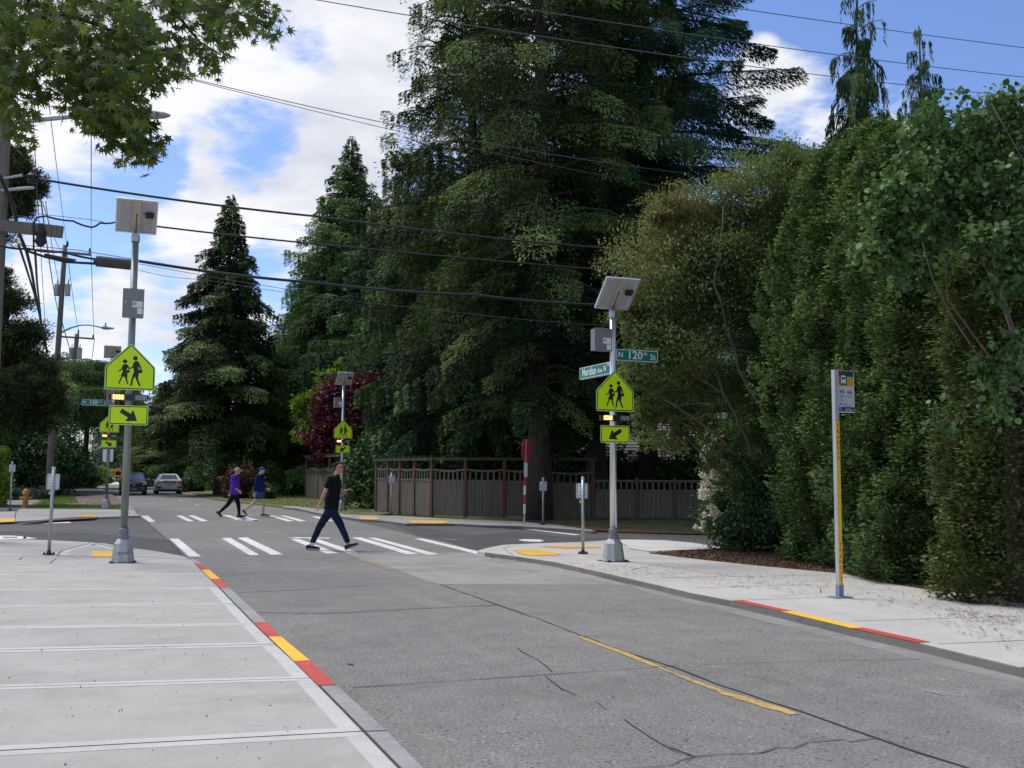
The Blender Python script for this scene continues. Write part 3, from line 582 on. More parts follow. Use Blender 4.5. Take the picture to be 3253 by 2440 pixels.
def flasher(root, zc, y, s=1.0, dx=0):
    b = MB(); b.box((0, 0, 0), (.64 * s, .06, .105 * s)); p = b.build('flasher_bar', M['blackG'], root); p.location = (dx, y, zc)
    b = MB(); b.box((-.17 * s, -.034, 0), (.21 * s, .012, .09 * s))
    for i in range(4):
        for j in range(2):
            x, z = (-.236 + i * .044) * s, (-.02 + j * .04) * s
            b.cur = 1; b.cyl((x, -.047, z), (x, -.038, z), .019 * s, n=12); b.cur = 2; b.cyl((x, -.050, z), (x, -.046, z), .010 * s, n=10)
    b.build('lamp', [M['lensglow'], M['amber'], M['amberC']], p, label='lit amber lamp of eight diodes')
    b = MB(); b.box((.20 * s, -.034, 0), (.19 * s, .012, .085 * s)); b.build('lamp', M['lensoff'], p, label='unlit pale lamp')
    return p
def solar_panel(root, zb, s=.68, tilt=45):
    t = math.radians(tilt); Rx = Matrix.Rotation(0, 3, 'X')
    ax = Vector((1, 0, 0)); upv = Vector((0, -math.cos(t), math.sin(t))); nn = Vector((0, math.sin(t), math.cos(t)))   # panel faces away and up
    Mx = Matrix((ax, nn, upv)).transposed()          # local x, y (normal), z (up the slope)
    h = s / 2
    c = Vector((0, .06, zb)) + upv * h
    def bx(b, cx, cn, cz, dx, dn, dz): b.box(c + ax * cx + nn * cn + upv * cz, (dx, dn, dz), M=Mx)
    b = MB()
    for sx in (-1, 1): bx(b, sx * (h - .012), 0, 0, .024, .036, s)
    for sz in (-1, 1): bx(b, 0, 0, sz * (h - .012), s - .05, .036, .024)
    p = b.build('solar_panel', M['alu'], root)
    b = MB(); bx(b, 0, .008, 0, s - .048, .008, s - .048); b.build('panel_sheet', M['panelback'], p)
    b = MB()
    k = 4; w = (s - .14) / k
    for i in range(k):
        for j in range(k):
            bx(b, (-1.5 + i) * w, .003, (-1.5 + j) * w, w * .95, .003, w * .95)
    b.build('cell', M['cellb'], p)
    b = MB(); bx(b, 0, .014, 0, s - .05, .003, s - .05); b.build('glass_face', M['cell'], p)
    b = MB(); bx(b, 0, -.014, 0, .135, .018, s * .98); b.build('strut', M['tan'], p)
    b = MB(); bx(b, .21 * s / .68, -.02, .05, .135, .04, .10); bx(b, .13, -.012, .068, .06, .01, .008); b.build('junction_box', M['black'], p)
    b = MB(); b.tube([c + nn * -.03 + upv * .03, c + nn * -.04 + upv * -.15, Vector((0, -.01, zb - .03))], .006, 6); b.cyl(c + nn * -.02 + upv * .04, c + nn * -.034 + upv * .04, .014); b.build('cord', M['black'], p)
    return p
def name_blade(root, zc, s, size, direction, length, h=.21, label=None, extra=None, off=.075):
    """street name blade running out from the pole along +x (local) after rotation"""
    b = MB(); b.prismXZ(rrect(0, length, -h / 2, h / 2, .012), -.004, .004); e = b.build('name_blade', M['swhite'], root, label=label)
    e.location = direction[0]; e.rotation_euler = (0, 0, direction[1]); e.location.z = zc
    b = MB(); b.prismXZ(rrect(.012, length - .012, -h / 2 + .012, h / 2 - .012, .008), -.0055, -.0035); b.build('sign_face', M['sgreen'], e)
    for (st, sz, x, z, sx) in s: text('lettering', st, sz, e, (x, -.007, z), M['swhite'], bold=sz * .018, sx=sx)
    b = MB(); b.box((length * .5, .0, -h / 2 - .012), (length * .9, .02, .022)); b.build('rail', M['galvD'], e)
    return e
def beacon(px, py, label, pyt, cap, box, sign, bar, plaque, arrowflip, s=1.0, metal='galv', pdx=0):
    p = G(px, py, SW); X, Y = p.x, p.y; z = lambda q: zat(q, X, Y) - SW
    root = empty('crossing_beacon', p, YAW, label, 'crossing beacon', 'solar crossing beacons at the four corners of the crossing')
    b = MB()
    k = 1.0
    # eight-sided flared pedestal
    b.lathe([(.205, 0), (.212, .012), (.195, .05), (.16, .30), (.158, .315), (.105, .385), (.085, .40)], n=8)
    b.build('pedestal', M['cast'], root)
    b = MB(); b.box((0, 0, .006), (.43, .43, .012)); b.box((.17, -.17, .02), (.04, .04, .03)); b.box((-.17, -.17, .02), (.04, .04, .03)); b.build('base_plate', M['bolt'], root)
    b = MB(); b.lathe([(.078, .39), (.092, .40), (.092, .455), (.07, .46), (.07, .50), (.08, .505), (.08, .57), (.06, .58)], n=20); b.build('collar', M['boxgrey'], root, smooth=False)
    zt = z(pyt)
    b = MB(); b.cyl((0, 0, .40), (0, 0, zt), .062, .057, 24); b.build('pole', M[metal], root, smooth=True)
    b = MB(); b.lathe([(.068, zt - .12), (.072, zt - .11), (.072, zt), (.05, zt + .02)], n=20); b.box((-.045, .0, zt + .03), (.03, .05, .10)); b.box((.045, 0, zt + .03), (.03, .05, .10)); b.build('pole_cap', M['galv'], root)
    solar_panel(root, zt + .06)
    # control cabinet
    (bz0, bz1, bx, by) = box; z0, z1 = z(bz0), z(bz1); h = z0 - z1; zc = (z0 + z1) / 2
    b = MB(); b.box((bx, by, zc), (.33, .17, h)); b.box((bx, by - .09, zc), (.345, .014, h + .02)); b.box((bx, by, zc + h / 2 + .012), (.12, .08, .03)); c = b.build('control_cabinet', M['boxgrey'], root)
    b = MB(); b.cyl((bx - .12, by - .098, zc + .01), (bx - .12, by - .112, zc + .01), .011); b.build('lock', M['alu'], c)
    if bx == 0 or True:
        b = MB(); b.box((bx + .07, by - .0985, zc - .02), (.16, .003, .105)); b.box((bx + .11, by - .0985, zc - .135), (.085, .003, .10)); b.build('sticker', M['swhite'], c)
        b = MB(); q = .035; b.prismXZ([(bx + .025 - q, zc - .01), (bx + .025, zc - .01 + q), (bx + .025 + q, zc - .01), (bx + .025, zc - .01 - q)], by - .1015, by - .0995); b.build('warning_mark', M['orange'], c)
    if sign:
        school_sign(root, z(sign[1]), -.078, s)
    flasher(root, z(bar), -.09, s, dx=pdx - .01)
    arrow_sign(root, z(plaque), -.078, arrowflip, s, dx=pdx)
    for q in (z(bar), z(plaque) + .09, z(plaque) - .09, z(sign[1]) + .1, z(sign[1]) + .45): b = MB(); b.box((0, -.03, q), (.13, .085, .028)); b.lathe([(.066, q - .012), (.066, q + .012)], n=16); b.build('clamp', M['galv'], root)
    return root, z
rA, zA = beacon(389.6, 1786, 'tallest looking crossing beacon standing on the near left pavement, grey solar panel on top', 748, 0, (927, 1013, 0, -.165), (1094, 1240), 1264, 1320, False, 1.0, 'galvD')
rB, zB = beacon(1949, 1783, 'crossing beacon carrying both green street name blades, on the near right corner', 990, 0, (1048, 1116, -.22, .04), (1182, 1308), 1329, 1380, True, 0.93, 'bright')
rC, zC = beacon(337, 1615, 'crossing beacon on the far left lawn corner, half hidden behind the nearest beacon', 1142, 0, (1240, 1292, 0, -.165), (1304, 1374), 1385, 1410, False, 0.95, 'galvD')
rD, zD = beacon(1083.6, 1619, 'small distant crossing beacon on the far right corner in front of the dark red maple', 1226, 0, (1264, 1295, -.22, .04), (1330, 1393), 1402, 1427, True, 0.97, 'bright')
# blades
name_blade(rB, zB(1126), [('N', .14, .085, 0, 1), ('120', .205, .38, .0, 1.05), ('th', .09, .60, .04, 1), ('St', .145, .755, -.018, 1)], 0, ((.068, 0, 0), 0), .86, .205, label='green street name blade reading N 120th St')
e = name_blade(rB, zB(1166), [('Meridian', .21, .42, 0, .80), ('Ave', .14, .86, -.012, .85), ('N', .155, 1.06, 0, .85), ('1900', .075, 1.19, .06, .8)], 0, ((0, 1.37, 0), -math.pi / 2), 1.30, .215, label='green street name blade reading Meridian Ave N')
name_blade(rC, zC(1280), [('N', .15, .10, 0, 1), ('120', .22, .46, .0, 1.05), ('th', .10, .73, .045, 1), ('St', .16, .93, -.018, 1)], 0, ((-1.12, 0, 0), 0), 1.06, .24, label='green street name blade reading N 120th St')
b = MB(); b.prismXZ(rrect(-.21, .19, zC(1467), zC(1427), .03), .07, .074); b.build('sign_back', M['alu'], rC)
# scuffed scribble on the nearest pedestal
b = MB(); rr = random.Random(5)
for st in ([(-.085, .17), (-.085, .145), (-.05, .145)], [(-.085, .16), (-.055, .16)], [(-.085, .172), (-.05, .174)], [(-.035, .15), (-.03, .175), (-.01, .15), (-.005, .175)], [(.01, .17), (.04, .175), (.02, .155), (.045, .15)], [(.06, .15), (.07, .18), (.085, .155)], [(.055, .176), (.095, .183)]):
    b.tube([(x, -.180 - (.17 - z) * .14, z) for x, z in st], .0045, 5)
b.build('graffiti', mat('faded marker', (0.12, 0.12, 0.125), 0.8), rA)
# ---------------------------------------------------------------- push button posts
def push_post(px, py, pyt, label, backview, lean=0.0, signx=0):
    p = G(px, py, SW); h = zat(pyt, p.x, p.y) - SW
    root = empty('push_button_post', p, 0, label, 'push button post', 'push button posts at the crossing')
    root.rotation_euler = (0, lean, math.atan2(-p.x, p.y) * (1 if not backview else .4))
    b = MB(); b.cyl((0, 0, .03), (0, 0, h), .030, n=14); b.build('post', M['galv'], root, smooth=True)
    b = MB(); b.lathe([(.034, h - .05), (.036, h - .02), (.03, h + .008)], n=14); b.build('post_cap', M['alu'], root)
    b = MB(); b.lathe([(.055, 0), (.055, .02), (.04, .03), (.04, .07)], n=10)
    for a in range(4): x, y = .08 * math.cos(a * 1.57 + .4), .08 * math.sin(a * 1.57 + .4); b.cyl((x, y, 0), (x, y, .05), .014, n=8); b.box((x * .6, y * .6, .02), (abs(x) + .03, abs(y) + .03, .02))
    b.build('breakaway_base', M['bolt'], root)
    zc = h - (.27 if backview else .25)
    if backview:
        b = MB(); b.prismXZ(rrect(-.115 + signx, .115 + signx, zc - .15, zc + .15, .03), .035, .038); s = b.build('sign_plate', M['galv'], root)
        b = MB(); b.prismXZ(rrect(-.078 + signx, .085 + signx, zc - .12, zc + .13, .003), .0325, .0345); b.build('sticker', M['swhite'], s)
        for i, (t, q) in enumerate((('BUTTON', .1), ('TO', .045), ('SERVICE', -.025), ('WARNING', -.09))): text('lettering', t, .034, s, (signx + .004, .0315, zc + q), M['boxgrey'], .0004, .95)
        b = MB(); b.lathe([(.02, -.03), (.034, -.02), (.034, .02), (.02, .03)], (-.035 if signx > -.05 else .03, .02, zc - .21), n=14); b.build('push_button', M['ochre'], root)
    else:
        b = MB(); b.prismXZ(rrect(-.115, .115, zc - .15, zc + .15, .03), -.038, -.035); s = b.build('sign_plate', M['navy'], root)
        b = MB(); b.prismXZ(rrect(-.107, .107, zc - .142, zc + .142, .025), -.0395, -.0375); b.build('sign_face', M['signgrey'], s)
        b = MB(); b.prismXZ([(-.01, zc + .105), (.035, zc + .12), (.06, zc + .105), (.085, zc + .09), (.06, zc + .07), (.03, zc + .08), (.0, zc + .09)], -.041, -.039); b.build('symbol', M['black'], s)
        for i, t in enumerate(('PUSH', 'BUTTON TO', 'TURN ON', 'WARNING', 'LIGHTS')): text('lettering', t, .036, s, (0, -.0415, zc + .035 - i * .04), M['navy'], .0003, .9)
        b = MB(); b.lathe([(.02, -.04), (.036, -.028), (.036, .028), (.02, .04)], (0, -.045, zc - .21), n=14); b.build('push_button', M['orange'] if False else mat('faded orange button', (.62, .36, .2), .5), root)
    return root
push_post(155, 1763, 1484, 'near left push button post with its sign seen from behind, in front of the mailboxes', True, .012, -.01)
push_post(1852, 1760, 1515, 'push button post on the near right corner, yellow button low on its left side', True, 0, -.02)
push_post(32, 1623, 1467, 'push button post at the far left edge, beside the yellow hydrant', False)
push_post(1242, 1636, 1501, 'push button post standing in front of the left end of the long fence', False)
push_post(1725, 1667, 1518, 'push button post standing before the big spruce trunk, right of the stop sign', False)
# ---------------------------------------------------------------- stop sign seen from its side and back
p = G(1665, 1666, SW); z = lambda q: zat(q, p.x, p.y) - SW
root = empty('stop_sign', p, 0, 'red octagonal stop sign turned edge-on, on a red and white striped post', 'stop sign')
root.rotation_euler = (0, .012, 0)
b = MB(); b.box((0, 0, .3), (.05, .05, .62)); b.box((0, 0, (z(1395) + z(1515)) / 2), (.05, .05, z(1395) - z(1515))); b.build('post', M['galv'], root)
zs = [z(1658 - 30), z(1600), z(1572), z(1542), z(1514)]
zs = [z(1631), z(1601), z(1572), z(1543), z(1513)]
for i in range(4):
    b = MB(); b.box((0, 0, (zs[i] + zs[i + 1]) / 2), (.07, .07, zs[i + 1] - zs[i] - .001)); b.build('post_sleeve', M['red'] if i % 2 else M['swhite'], root, label='red band on the post' if i % 2 else 'white band on the post')
R_ = (z(1395) - z(1468)) / 2; zc = (z(1395) + z(1468)) / 2
octa = [(R_ * 1.08 * math.cos(math.radians(22.5 + 45 * i)), zc + R_ * 1.08 * math.sin(math.radians(22.5 + 45 * i))) for i in range(8)]
b = MB(); b.prismXZ(octa, -.004, .004); pl = b.build('sign_plate', M['red'], root); pl.rotation_euler = (0, 0, math.radians(66)); pl.location = (.02, 0, 0)
b = MB(); b.box((0, -.03, zc - .02), (.035, .02, R_ * 2)); o = b.build('reflective_strip', M['signgrey'], root)
b = MB(); b.box((.02, -.03, (z(1470) + z(1515)) / 2), (.11, .02, z(1470) - z(1515))); b.build('bracket', M['galv'], root)
# ---------------------------------------------------------------- bus stop sign
p = G(2668, 1899, SW); z = lambda q: zat(q, p.x, p.y) - SW
root = empty('bus_stop_sign', p, YAW, 'bus stop flag reading 345 346 on a square post with a yellow strip', 'bus stop sign')
zt = z(1175); w_ = .062
b = MB(); b.box((0, 0, zt / 2), (w_, w_, zt)); b.build('post', mat('square steel post', (0.50, 0.52, 0.53), 0.5, 0.5, var=.2, scale=6, stretch=(1, 1, .2)), root)
b = MB(); b.box((0, 0, .008), (.26, .17, .016)); b.box((0, 0, z(1855) / 2), (w_ + .008, w_ + .008, z(1855) - .02)); b.build('base_plate', mat('bluish base', (.2, .23, .34), .6), root)
ys0, ys1 = z(1855), z(1338)
b = MB(); b.box((.0, -w_ / 2 - .002, (ys0 + ys1) / 2), (w_ - .006, .004, ys1 - ys0)); st = b.build('reflective_strip', M['kyellow'], root)
for k0, k1 in ((1345, 1468), (1722, 1848)):
    za, zb = z(k0), z(k1)
    for i, ch in enumerate('TRANSIT'): text('lettering', ch, .068, st, (0, -w_ / 2 - .0055, za - (i + .5) * (za - zb) / 7), mat('brown lettering', (.35, .07, .02), .6), .001, .9)
pw = .268; z1 = z(1176); z0 = z(1310); x0 = w_ / 2 + .003
H = z1 - z0
b = MB(); b.prismXZ(rrect(x0, x0 + pw, z0, z1, .02), -.006, -.002); fl = b.build('sign_flag', M['swhite'], root)
def fr(x, y): return x0 + (x - 105) / 690 * pw, z1 - (y - 165) / 1305 * H
def rc(x0_, y0_, x1_, y1_): a, c = fr(x0_, y0_), fr(x1_, y1_); return [(a[0], c[1]), (c[0], c[1]), (c[0], a[1]), (a[0], a[1])]
def pl(polys, m, y, nm='panel', lb=None):
    b = MB()
    for q in polys: b.prismXZ(q, y - .001, y + .0008)
    return b.build(nm, m, fl, label=lb)
pl([rc(125, 690, 765, 1270)], M['signgrey'], -.0075, 'route_panel'); pl([rc(125, 180, 250, 345)], M['red'], -.0075, 'colour_block', 'red corner block'); pl([rc(250, 180, 765, 350)], M['teal'], -.0075, 'colour_block', 'dark teal band')
pl([rc(125, 350, 765, 660)], M['ochre'], -.0075, 'colour_block', 'ochre band'); pl([rc(125, 1290, 320, 1440)], M['blue'], -.0075, 'colour_block', 'blue wheelchair block'); pl([rc(320, 1290, 775, 1440)], M['navy'], -.0075, 'colour_block', 'navy footer')
pl([[fr(x, y) for x, y in ((190, 290), (200, 262), (470, 262), (490, 290), (490, 600), (470, 612), (210, 612), (190, 590))]], M['ink'], -.0095, 'symbol_ground')
pl([[fr(x, y) for x, y in ((245, 350), (280, 320), (400, 318), (435, 350), (445, 560), (420, 585), (395, 580), (390, 555), (275, 555), (270, 580), (245, 582), (235, 550))]], M['swhite'], -.0115, 'symbol', 'white bus front pictogram')
pl([rc(262, 375, 412, 440)], M['ink'], -.0135, 'symbol_window'); pl([rc(250, 485, 285, 505), rc(395, 488, 425, 510)], M['boxgrey'], -.0135, 'symbol_lamp')
fx = lambda x, y: (fr(x, y)[0], -.0105, fr(x, y)[1])
text('lettering', '345', .062, fl, fx(280, 830), M['ink'], .0008, .85); text('lettering', '346', .062, fl, fx(580, 845), M['ink'], .0008, .85)
b = MB()
for (xa, xb, y) in ((185, 420, 950), (480, 715, 965), (185, 345, 985), (190, 300, 1040), (190, 360, 1090), (290, 490, 1195), (290, 690, 1255)): b.prismXZ(rc(xa, y - 7, xb, y + 7), -.0105, -.009)
b.prismXZ(circ(*fr(220, 1210), .014), -.0105, -.009); b.build('small_print', M['boxgrey'], fl)
text('lettering', 'METRO', .035, fl, fx(550, 1400), M['swhite'], .0006, 1); text('lettering', 'King County', .018, fl, fx(490, 1330), M['swhite'], 0, 1)
pl([circ(*fr(200, 1320), .006, 10), [fr(x, y) for x, y in ((190, 1325), (210, 1325), (225, 1375), (265, 1400), (255, 1410), (205, 1385))]], M['swhite'], -.0105, 'symbol', 'white wheelchair pictogram')
# ---------------------------------------------------------------- hydrant
p = G(80, 1614, SW); hs = (zat(1551, p.x, p.y) - SW)
root = empty('fire_hydrant', p, .2, 'ochre yellow fire hydrant on the far left kerb beside the lawn', 'fire hydrant')
k = hs / .80
b = MB(); b.lathe([(.15 * k, 0), (.15 * k, .03 * k), (.105 * k, .04 * k), (.10 * k, .40 * k), (.105 * k, .52 * k), (.145 * k, .54 * k), (.145 * k, .57 * k), (.13 * k, .585 * k)], n=20); b.build('barrel', M['hydrant'], root, smooth=False)
b = MB(); b.lathe([(.155 * k, .585 * k), (.155 * k, .615 * k), (.135 * k, .63 * k), (.125 * k, .69 * k), (.09 * k, .74 * k), (.05 * k, .765 * k), (.03 * k, .77 * k), (.03 * k, .80 * k), (.015 * k, .81 * k)], n=20); b.build('bonnet', M['hydrant'], root)
for sx, dz, r in ((1, .40, .055), (-1, .40, .055)):
    b = MB(); b.cyl((0, 0, dz * k), (sx * .17 * k, 0, dz * k), r * k, r * k, 14); b.cyl((sx * .17 * k, 0, dz * k), (sx * .21 * k, 0, dz * k), r * 1.2 * k, r * 1.1 * k, 8); b.cyl((sx * .21 * k, 0, dz * k), (sx * .25 * k, 0, dz * k), .02 * k, n=5); b.build('hose_cap', M['hydrant'], root)
b = MB(); b.cyl((0, 0, .36 * k), (.03, -.2 * k, .36 * k), .08 * k, .075 * k, 16); b.cyl((.03, -.2 * k, .36 * k), (.035, -.24 * k, .36 * k), .09 * k, .08 * k, 8); b.build('pumper_cap', M['hydrant'], root)
# ---------------------------------------------------------------- mailboxes
def mailbox(px, py, pyt, label, rot, col, sc=1.0, Y=None):
    p = G(px, py, SW); h = zat(pyt, p.x, p.y) - SW
    root = empty('mailbox', p, rot, label, 'mailbox', 'mailboxes beside the path')
    b = MB(); b.box((0, 0, (h - .2 * sc) / 2), (.10, .10, h - .2 * sc)); b.build('post', M['black'], root)
    L_ = .52 * sc; W_ = .2 * sc; b = MB(); prof = [(-W_ / 2, h - .24 * sc), (W_ / 2, h - .24 * sc)] + [(W_ / 2 * math.cos(math.radians(a)), h - .10 * sc + .1 * sc * math.sin(math.radians(a))) for a in range(0, 181, 20)]
    b.prismXZ(prof, -L_ / 2, L_ / 2); q = b.build('box', col, root)
    b = MB(); b.prismXZ([(x * 1.05, h - .12 * sc + (z_ - h + .12 * sc) * 1.05) for x, z_ in prof], -L_ / 2 - .012, -L_ / 2 - .001); q2 = b.build('door', col, root)
    b = MB(); b.box((0, -L_ / 2 - .02, h - .05 * sc), (.03, .016, .02)); b.build('handle', M['galv'], q2)
    b = MB(); b.box((W_ / 2 + .01, -.05, h - .08 * sc), (.008, .03, .14)); b.box((W_ / 2 + .01, -.01, h - .01), (.008, .1, .04)); b.build('flag', M['red'], root)
mailbox(198, 1574, 1511, 'large black mailbox on a dark post, nearest of the mailboxes on the far left verge', -1.2, M['black'], 1.35)
mailbox(222, 1562, 1500, 'pale topped mailbox behind the large black one', -1.0, mat('grey mailbox', (.14, .14, .15), .5), 1.2)
mailbox(196, 1560, 1502, 'grey mailbox partly hidden by the second utility pole', -1.0, mat('silver mailbox', (.24, .25, .26), .5, .3), 1.2)
# ---------------------------------------------------------------- utility poles and wires
def pole_thing(X, Y, z0, h, r, lean, label, name='utility_pole'):
    root = empty(name, (X, Y, z0), 0, label, 'utility pole', 'timber utility poles along the left side of the road')
    b = MB(); k = 8; b.tube([(lean * h * i / k, 0, h * i / k) for i in range(k + 1)], [r * (1 - .32 * i / k) for i in range(k + 1)], 16); b.build('pole', M['creosote'], root, smooth=True)
    return root
def lamp_arm(root, z, reach, rise, az, r=.035, headl=.7, sc=1):
    d = Vector((math.cos(az), math.sin(az), 0))
    b = MB(); pts = [d * (reach * t) + Vector((0, 0, z + rise * math.sin(t * math.pi / 2))) for t in (0, .15, .3, .5, .7, .85, 1)]; b.tube(pts, [r * 1.2, r * 1.15, r * 1.1, r, r, r * .9, r * .8], 10); a = b.build('lamp_arm', M['arm'], root, smooth=True)
    e = pts[-1]; b = MB(); b.tube([e - d * .05, e + d * .08, e + d * headl * .3, e + d * headl * .8, e + d * headl], [.05 * sc, .10 * sc, .13 * sc, .09 * sc, .03 * sc], 12); b.cyl(e + d * .2 + Vector((0, 0, .08)), e + d * .2 + Vector((0, 0, .24)), .04, n=10); b.build('lamp_head', mat('lamp head grey', (.30, .29, .30), .5), root)
def transformer(root, x, y, z, r=.22, h=.85):
    b = MB(); b.lathe([(r * .9, 0), (r, .03), (r, h * .93), (r * 1.05, h * .94), (r * .8, h)], (x, y, z), n=18); b.cyl((x, y, z + h), (x + .05, y, z + h + .3), .05, .03, 8); b.build('transformer', mat('transformer grey', (.40, .42, .45), .5, .2), root)
def insulator(root, p, r=.06, h=.25):
    b = MB(); b.lathe([(r * .5, 0), (r, h * .2), (r * .7, h * .4), (r, h * .6), (r * .6, h * .8), (r * .4, h)], p, n=10); b.build('insulator', M['black'], root)
# nearest pole, cut by the left frame edge
Y0 = 22.0; q = P(-46, 1500, Y0); X0 = q.x
r0 = pole_thing(X0, Y0, 0.0, 13.5, .20, 0.0, 'nearest utility pole, cut by the left edge of the photo, carrying the street cables')
lamp_arm(r0, zat(358, X0, Y0) - .25, 3.0, .3, math.radians(4), .055, .65, .8)
b = MB(); zc = zat(728, X0, Y0); b.box((0.55, -.15, zc), (1.9, .10, .26), M=Matrix.Rotation(-.10, 3, 'Y').inverted() if False else Matrix.Rotation(.10, 3, 'Y')); b.build('cross_arm', M['creosote'], r0)
b = MB(); zq = zat(610, X0, Y0); b.cyl((0, -.1, zq), (.85, -.2, zq + .05), .035); b.cyl((0, -.1, zat(573, X0, Y0)), (.55, -.15, zat(563, X0, Y0)), .03); b.build('bracket', M['arm'], r0)
insulator(r0, (.78, -.15, zat(575, X0, Y0) - .1), .13, .28); insulator(r0, (1.05, -.2, zat(745, X0, Y0) - .3), .13, .5)
# second pole with transformer, lamp and crossarm
p1 = G(152, 1579, SW); h1 = zat(783, p1.x, p1.y)
r1 = pole_thing(p1.x, p1.y, SW, h1, .20, .022, 'second utility pole, with a transformer can and lamp arm, rising from the far left verge')
sl_ = .022
def on1(py): zz = zat(py, p1.x, p1.y); return Vector((sl_ * zz, 0, zz))
lamp_arm(r1, on1(1064).z, 0, 0, 0) if False else None
def arm_at(root, fz, py0, px1, py1, headl, Yp, Xp, slope):
    z0 = zat(py0, Xp, Yp); e = P(px1, py1, Yp); st = Vector((slope * z0, 0, z0)); en = Vector((e.x - Xp, 0, e.z - SW))
    b = MB(); pts = [st.lerp(en, t) + Vector((0, 0, .38 * (en - st).length * .45 * math.sin(math.pi * t) * .8)) for t in (0, .15, .3, .5, .7, .85, 1)]; b.tube(pts, [.07, .065, .06, .055, .05, .045, .04], 8); b.build('lamp_arm', M['arm'], root, smooth=True)
    b = MB(); b.tube([en, en + Vector((.15, 0, 0)), en + Vector((headl * .5, 0, -.03)), en + Vector((headl, 0, -.04))], [.05, .12, .10, .05], 10); b.cyl(en + Vector((.25, 0, .08)), en + Vector((.25, 0, .28)), .05, n=8); b.build('lamp_head', mat('lamp head', (.34, .34, .37), .5), root)
arm_at(r1, 0, 1064, 322, 1041, .75, p1.y, p1.x, sl_)
for sx in (-.33, .33): transformer(r1, on1(940).x + sx, .05, zat(943, p1.x, p1.y), .16, zat(905, p1.x, p1.y) - zat(943, p1.x, p1.y))
b = MB(); a = P(120, 800, p1.y); c = P(294, 815, p1.y); b.box(((a.x + c.x) / 2 - p1.x, -.2, (a.z + c.z) / 2), (c.x - a.x, .1, .14), M=Matrix.Rotation(.085, 3, 'Y')); b.build('cross_arm', mat('painted cross arm', (.22, .17, .17), .8), r1)
insulator(r1, (c.x - p1.x - .1, -.2, c.z + .08), .07, .35); insulator(r1, (on1(783).x + .18, -.1, h1 - .1), .08, .35)
# third, leaning pole
p2 = P(205, 1507, 88); p2.z = 0; zt2 = P(245, 1061, 88).z
r2 = pole_thing(p2.x, p2.y, 0, zt2, .27, (P(245, 1061, 88).x - p2.x) / zt2, 'third utility pole, thinner and leaning, behind the second')
s2 = (P(245, 1061, 88).x - p2.x) / zt2
b = MB(); a = P(197, 1070, 88); c = P(302, 1078, 88); b.box(((a.x + c.x) / 2 - p2.x, -.2, (a.z + c.z) / 2), (c.x - a.x, .12, .15), M=Matrix.Rotation(.06, 3, 'Y')); b.build('cross_arm', M['creosote'], r2)
insulator(r2, (c.x - p2.x - .1, -.2, c.z), .08, .4); insulator(r2, (s2 * zt2 + .1, 0, zt2), .08, .4)
for sx in (-.3, .4): transformer(r2, s2 * (zt2 - 3) + sx, 0, P(240, 1140, 88).z, .22, 1.0)
# fourth far pole with a lamp
p3 = P(228, 1500, 125); zt3 = P(243, 1195, 125).z
r3 = pole_thing(p3.x, p3.y, -.1, zt3, .2, 0.02, 'farthest short dark utility pole top with a lamp, just above the cedar over the road')
arm_at(r3, 0, 1205, 318, 1204, 1.0, p3.y, p3.x, .02)
# wires
nw = [0]
def wire(name, pts, r, sag, label, m='wire', n=14, group='overhead wires'):
    """pts = [(px, py, depth)]; hangs between its ends"""
    P3 = [P(*q) for q in pts]; out = []
    for a, c in zip(P3, P3[1:]):
        for i in range(n + (1 if c is P3[-1] else 0)):
            t = i / n; v = a.lerp(c, t); v.z -= sag * 4 * t * (1 - t); out.append(v)
    b = MB(); b.tube(out, r, 5)
    o = b.build(name, M[m], smooth=True); tag(o, label, 'wire' if name == 'overhead_wire' else 'cable', group); return o
wire('overhead_wire', [(960, -8, 19.5), (3420, 322, 28)], .011, .22, 'lowest of the three pale wires crossing the top of the big spruces')
wire('overhead_wire', [(1400, -17, 21), (3420, 262, 28)], .011, .15, 'middle one of the three pale wires across the upper right sky')
wire('overhead_wire', [(2100, -10, 23.5), (3420, 172, 28)], .011, .05, 'uppermost of the pale wires, in the top right corner of the sky')
wire('overhead_wire', [(540, 233, 23), (2190, 552, 33)], .011, .25, 'thin wire from the near maple leaves to the spruces, upper of the pair')
wire('overhead_wire', [(540, 236, 23), (2100, 592, 33)], .009, .15, 'thin wire from the near maple leaves to the spruces, lower of the pair')
wire('overhead_cable', [(88, 563, 21.8), (1000, 687, 24.2), (1941, 790, 27.3), (2300, 822, 28.5)], .028, .06, 'thick black cable crossing just above the near left solar panel', 'cable')
wire('overhead_cable', [(150, 688, 21.9), (232, 702, 22.1), (290, 722, 22.3), (318, 708, 22.4), (366, 706, 22.5), (495, 719, 22.8), (1100, 784, 24.6), (1941, 859, 27.3), (2300, 880, 28.5)], .022, .02, 'black cable passing behind the near left solar panel with a drip loop', 'cable')
wire('overhead_cable', [(107, 790, 21.8), (107, 710, 21.8), (118, 690, 21.8), (150, 686, 21.9)], .022, 0, 'short cable loop rising beside the nearest utility pole', 'cable')
wire('overhead_wire', [(90, 676, 21.7), (280, 697, 22.2), (330, 706, 22.4)], .007, 0, 'thin strand above the drip loop of the cable')
wire('overhead_cable', [(440, 829, 22.7), (1000, 898, 24.4), (1500, 936, 26), (1941, 970, 27.4), (2300, 995, 28.5)], .036, .05, 'thick bundled cable leading away from the splice canister', 'cable')
wire('overhead_cable', [(0, 780, 21.6), (90, 790, 21.8), (200, 800, 22), (330, 826, 22.4)], .026, .03, 'upper black cable running into the splice canister', 'cable')
wire('overhead_cable', [(70, 778, 21.7), (95, 800, 21.8), (140, 815, 21.9), (210, 832, 22.1), (310, 838, 22.3)], .03, .0, 'lower black cable running into the splice canister', 'cable')
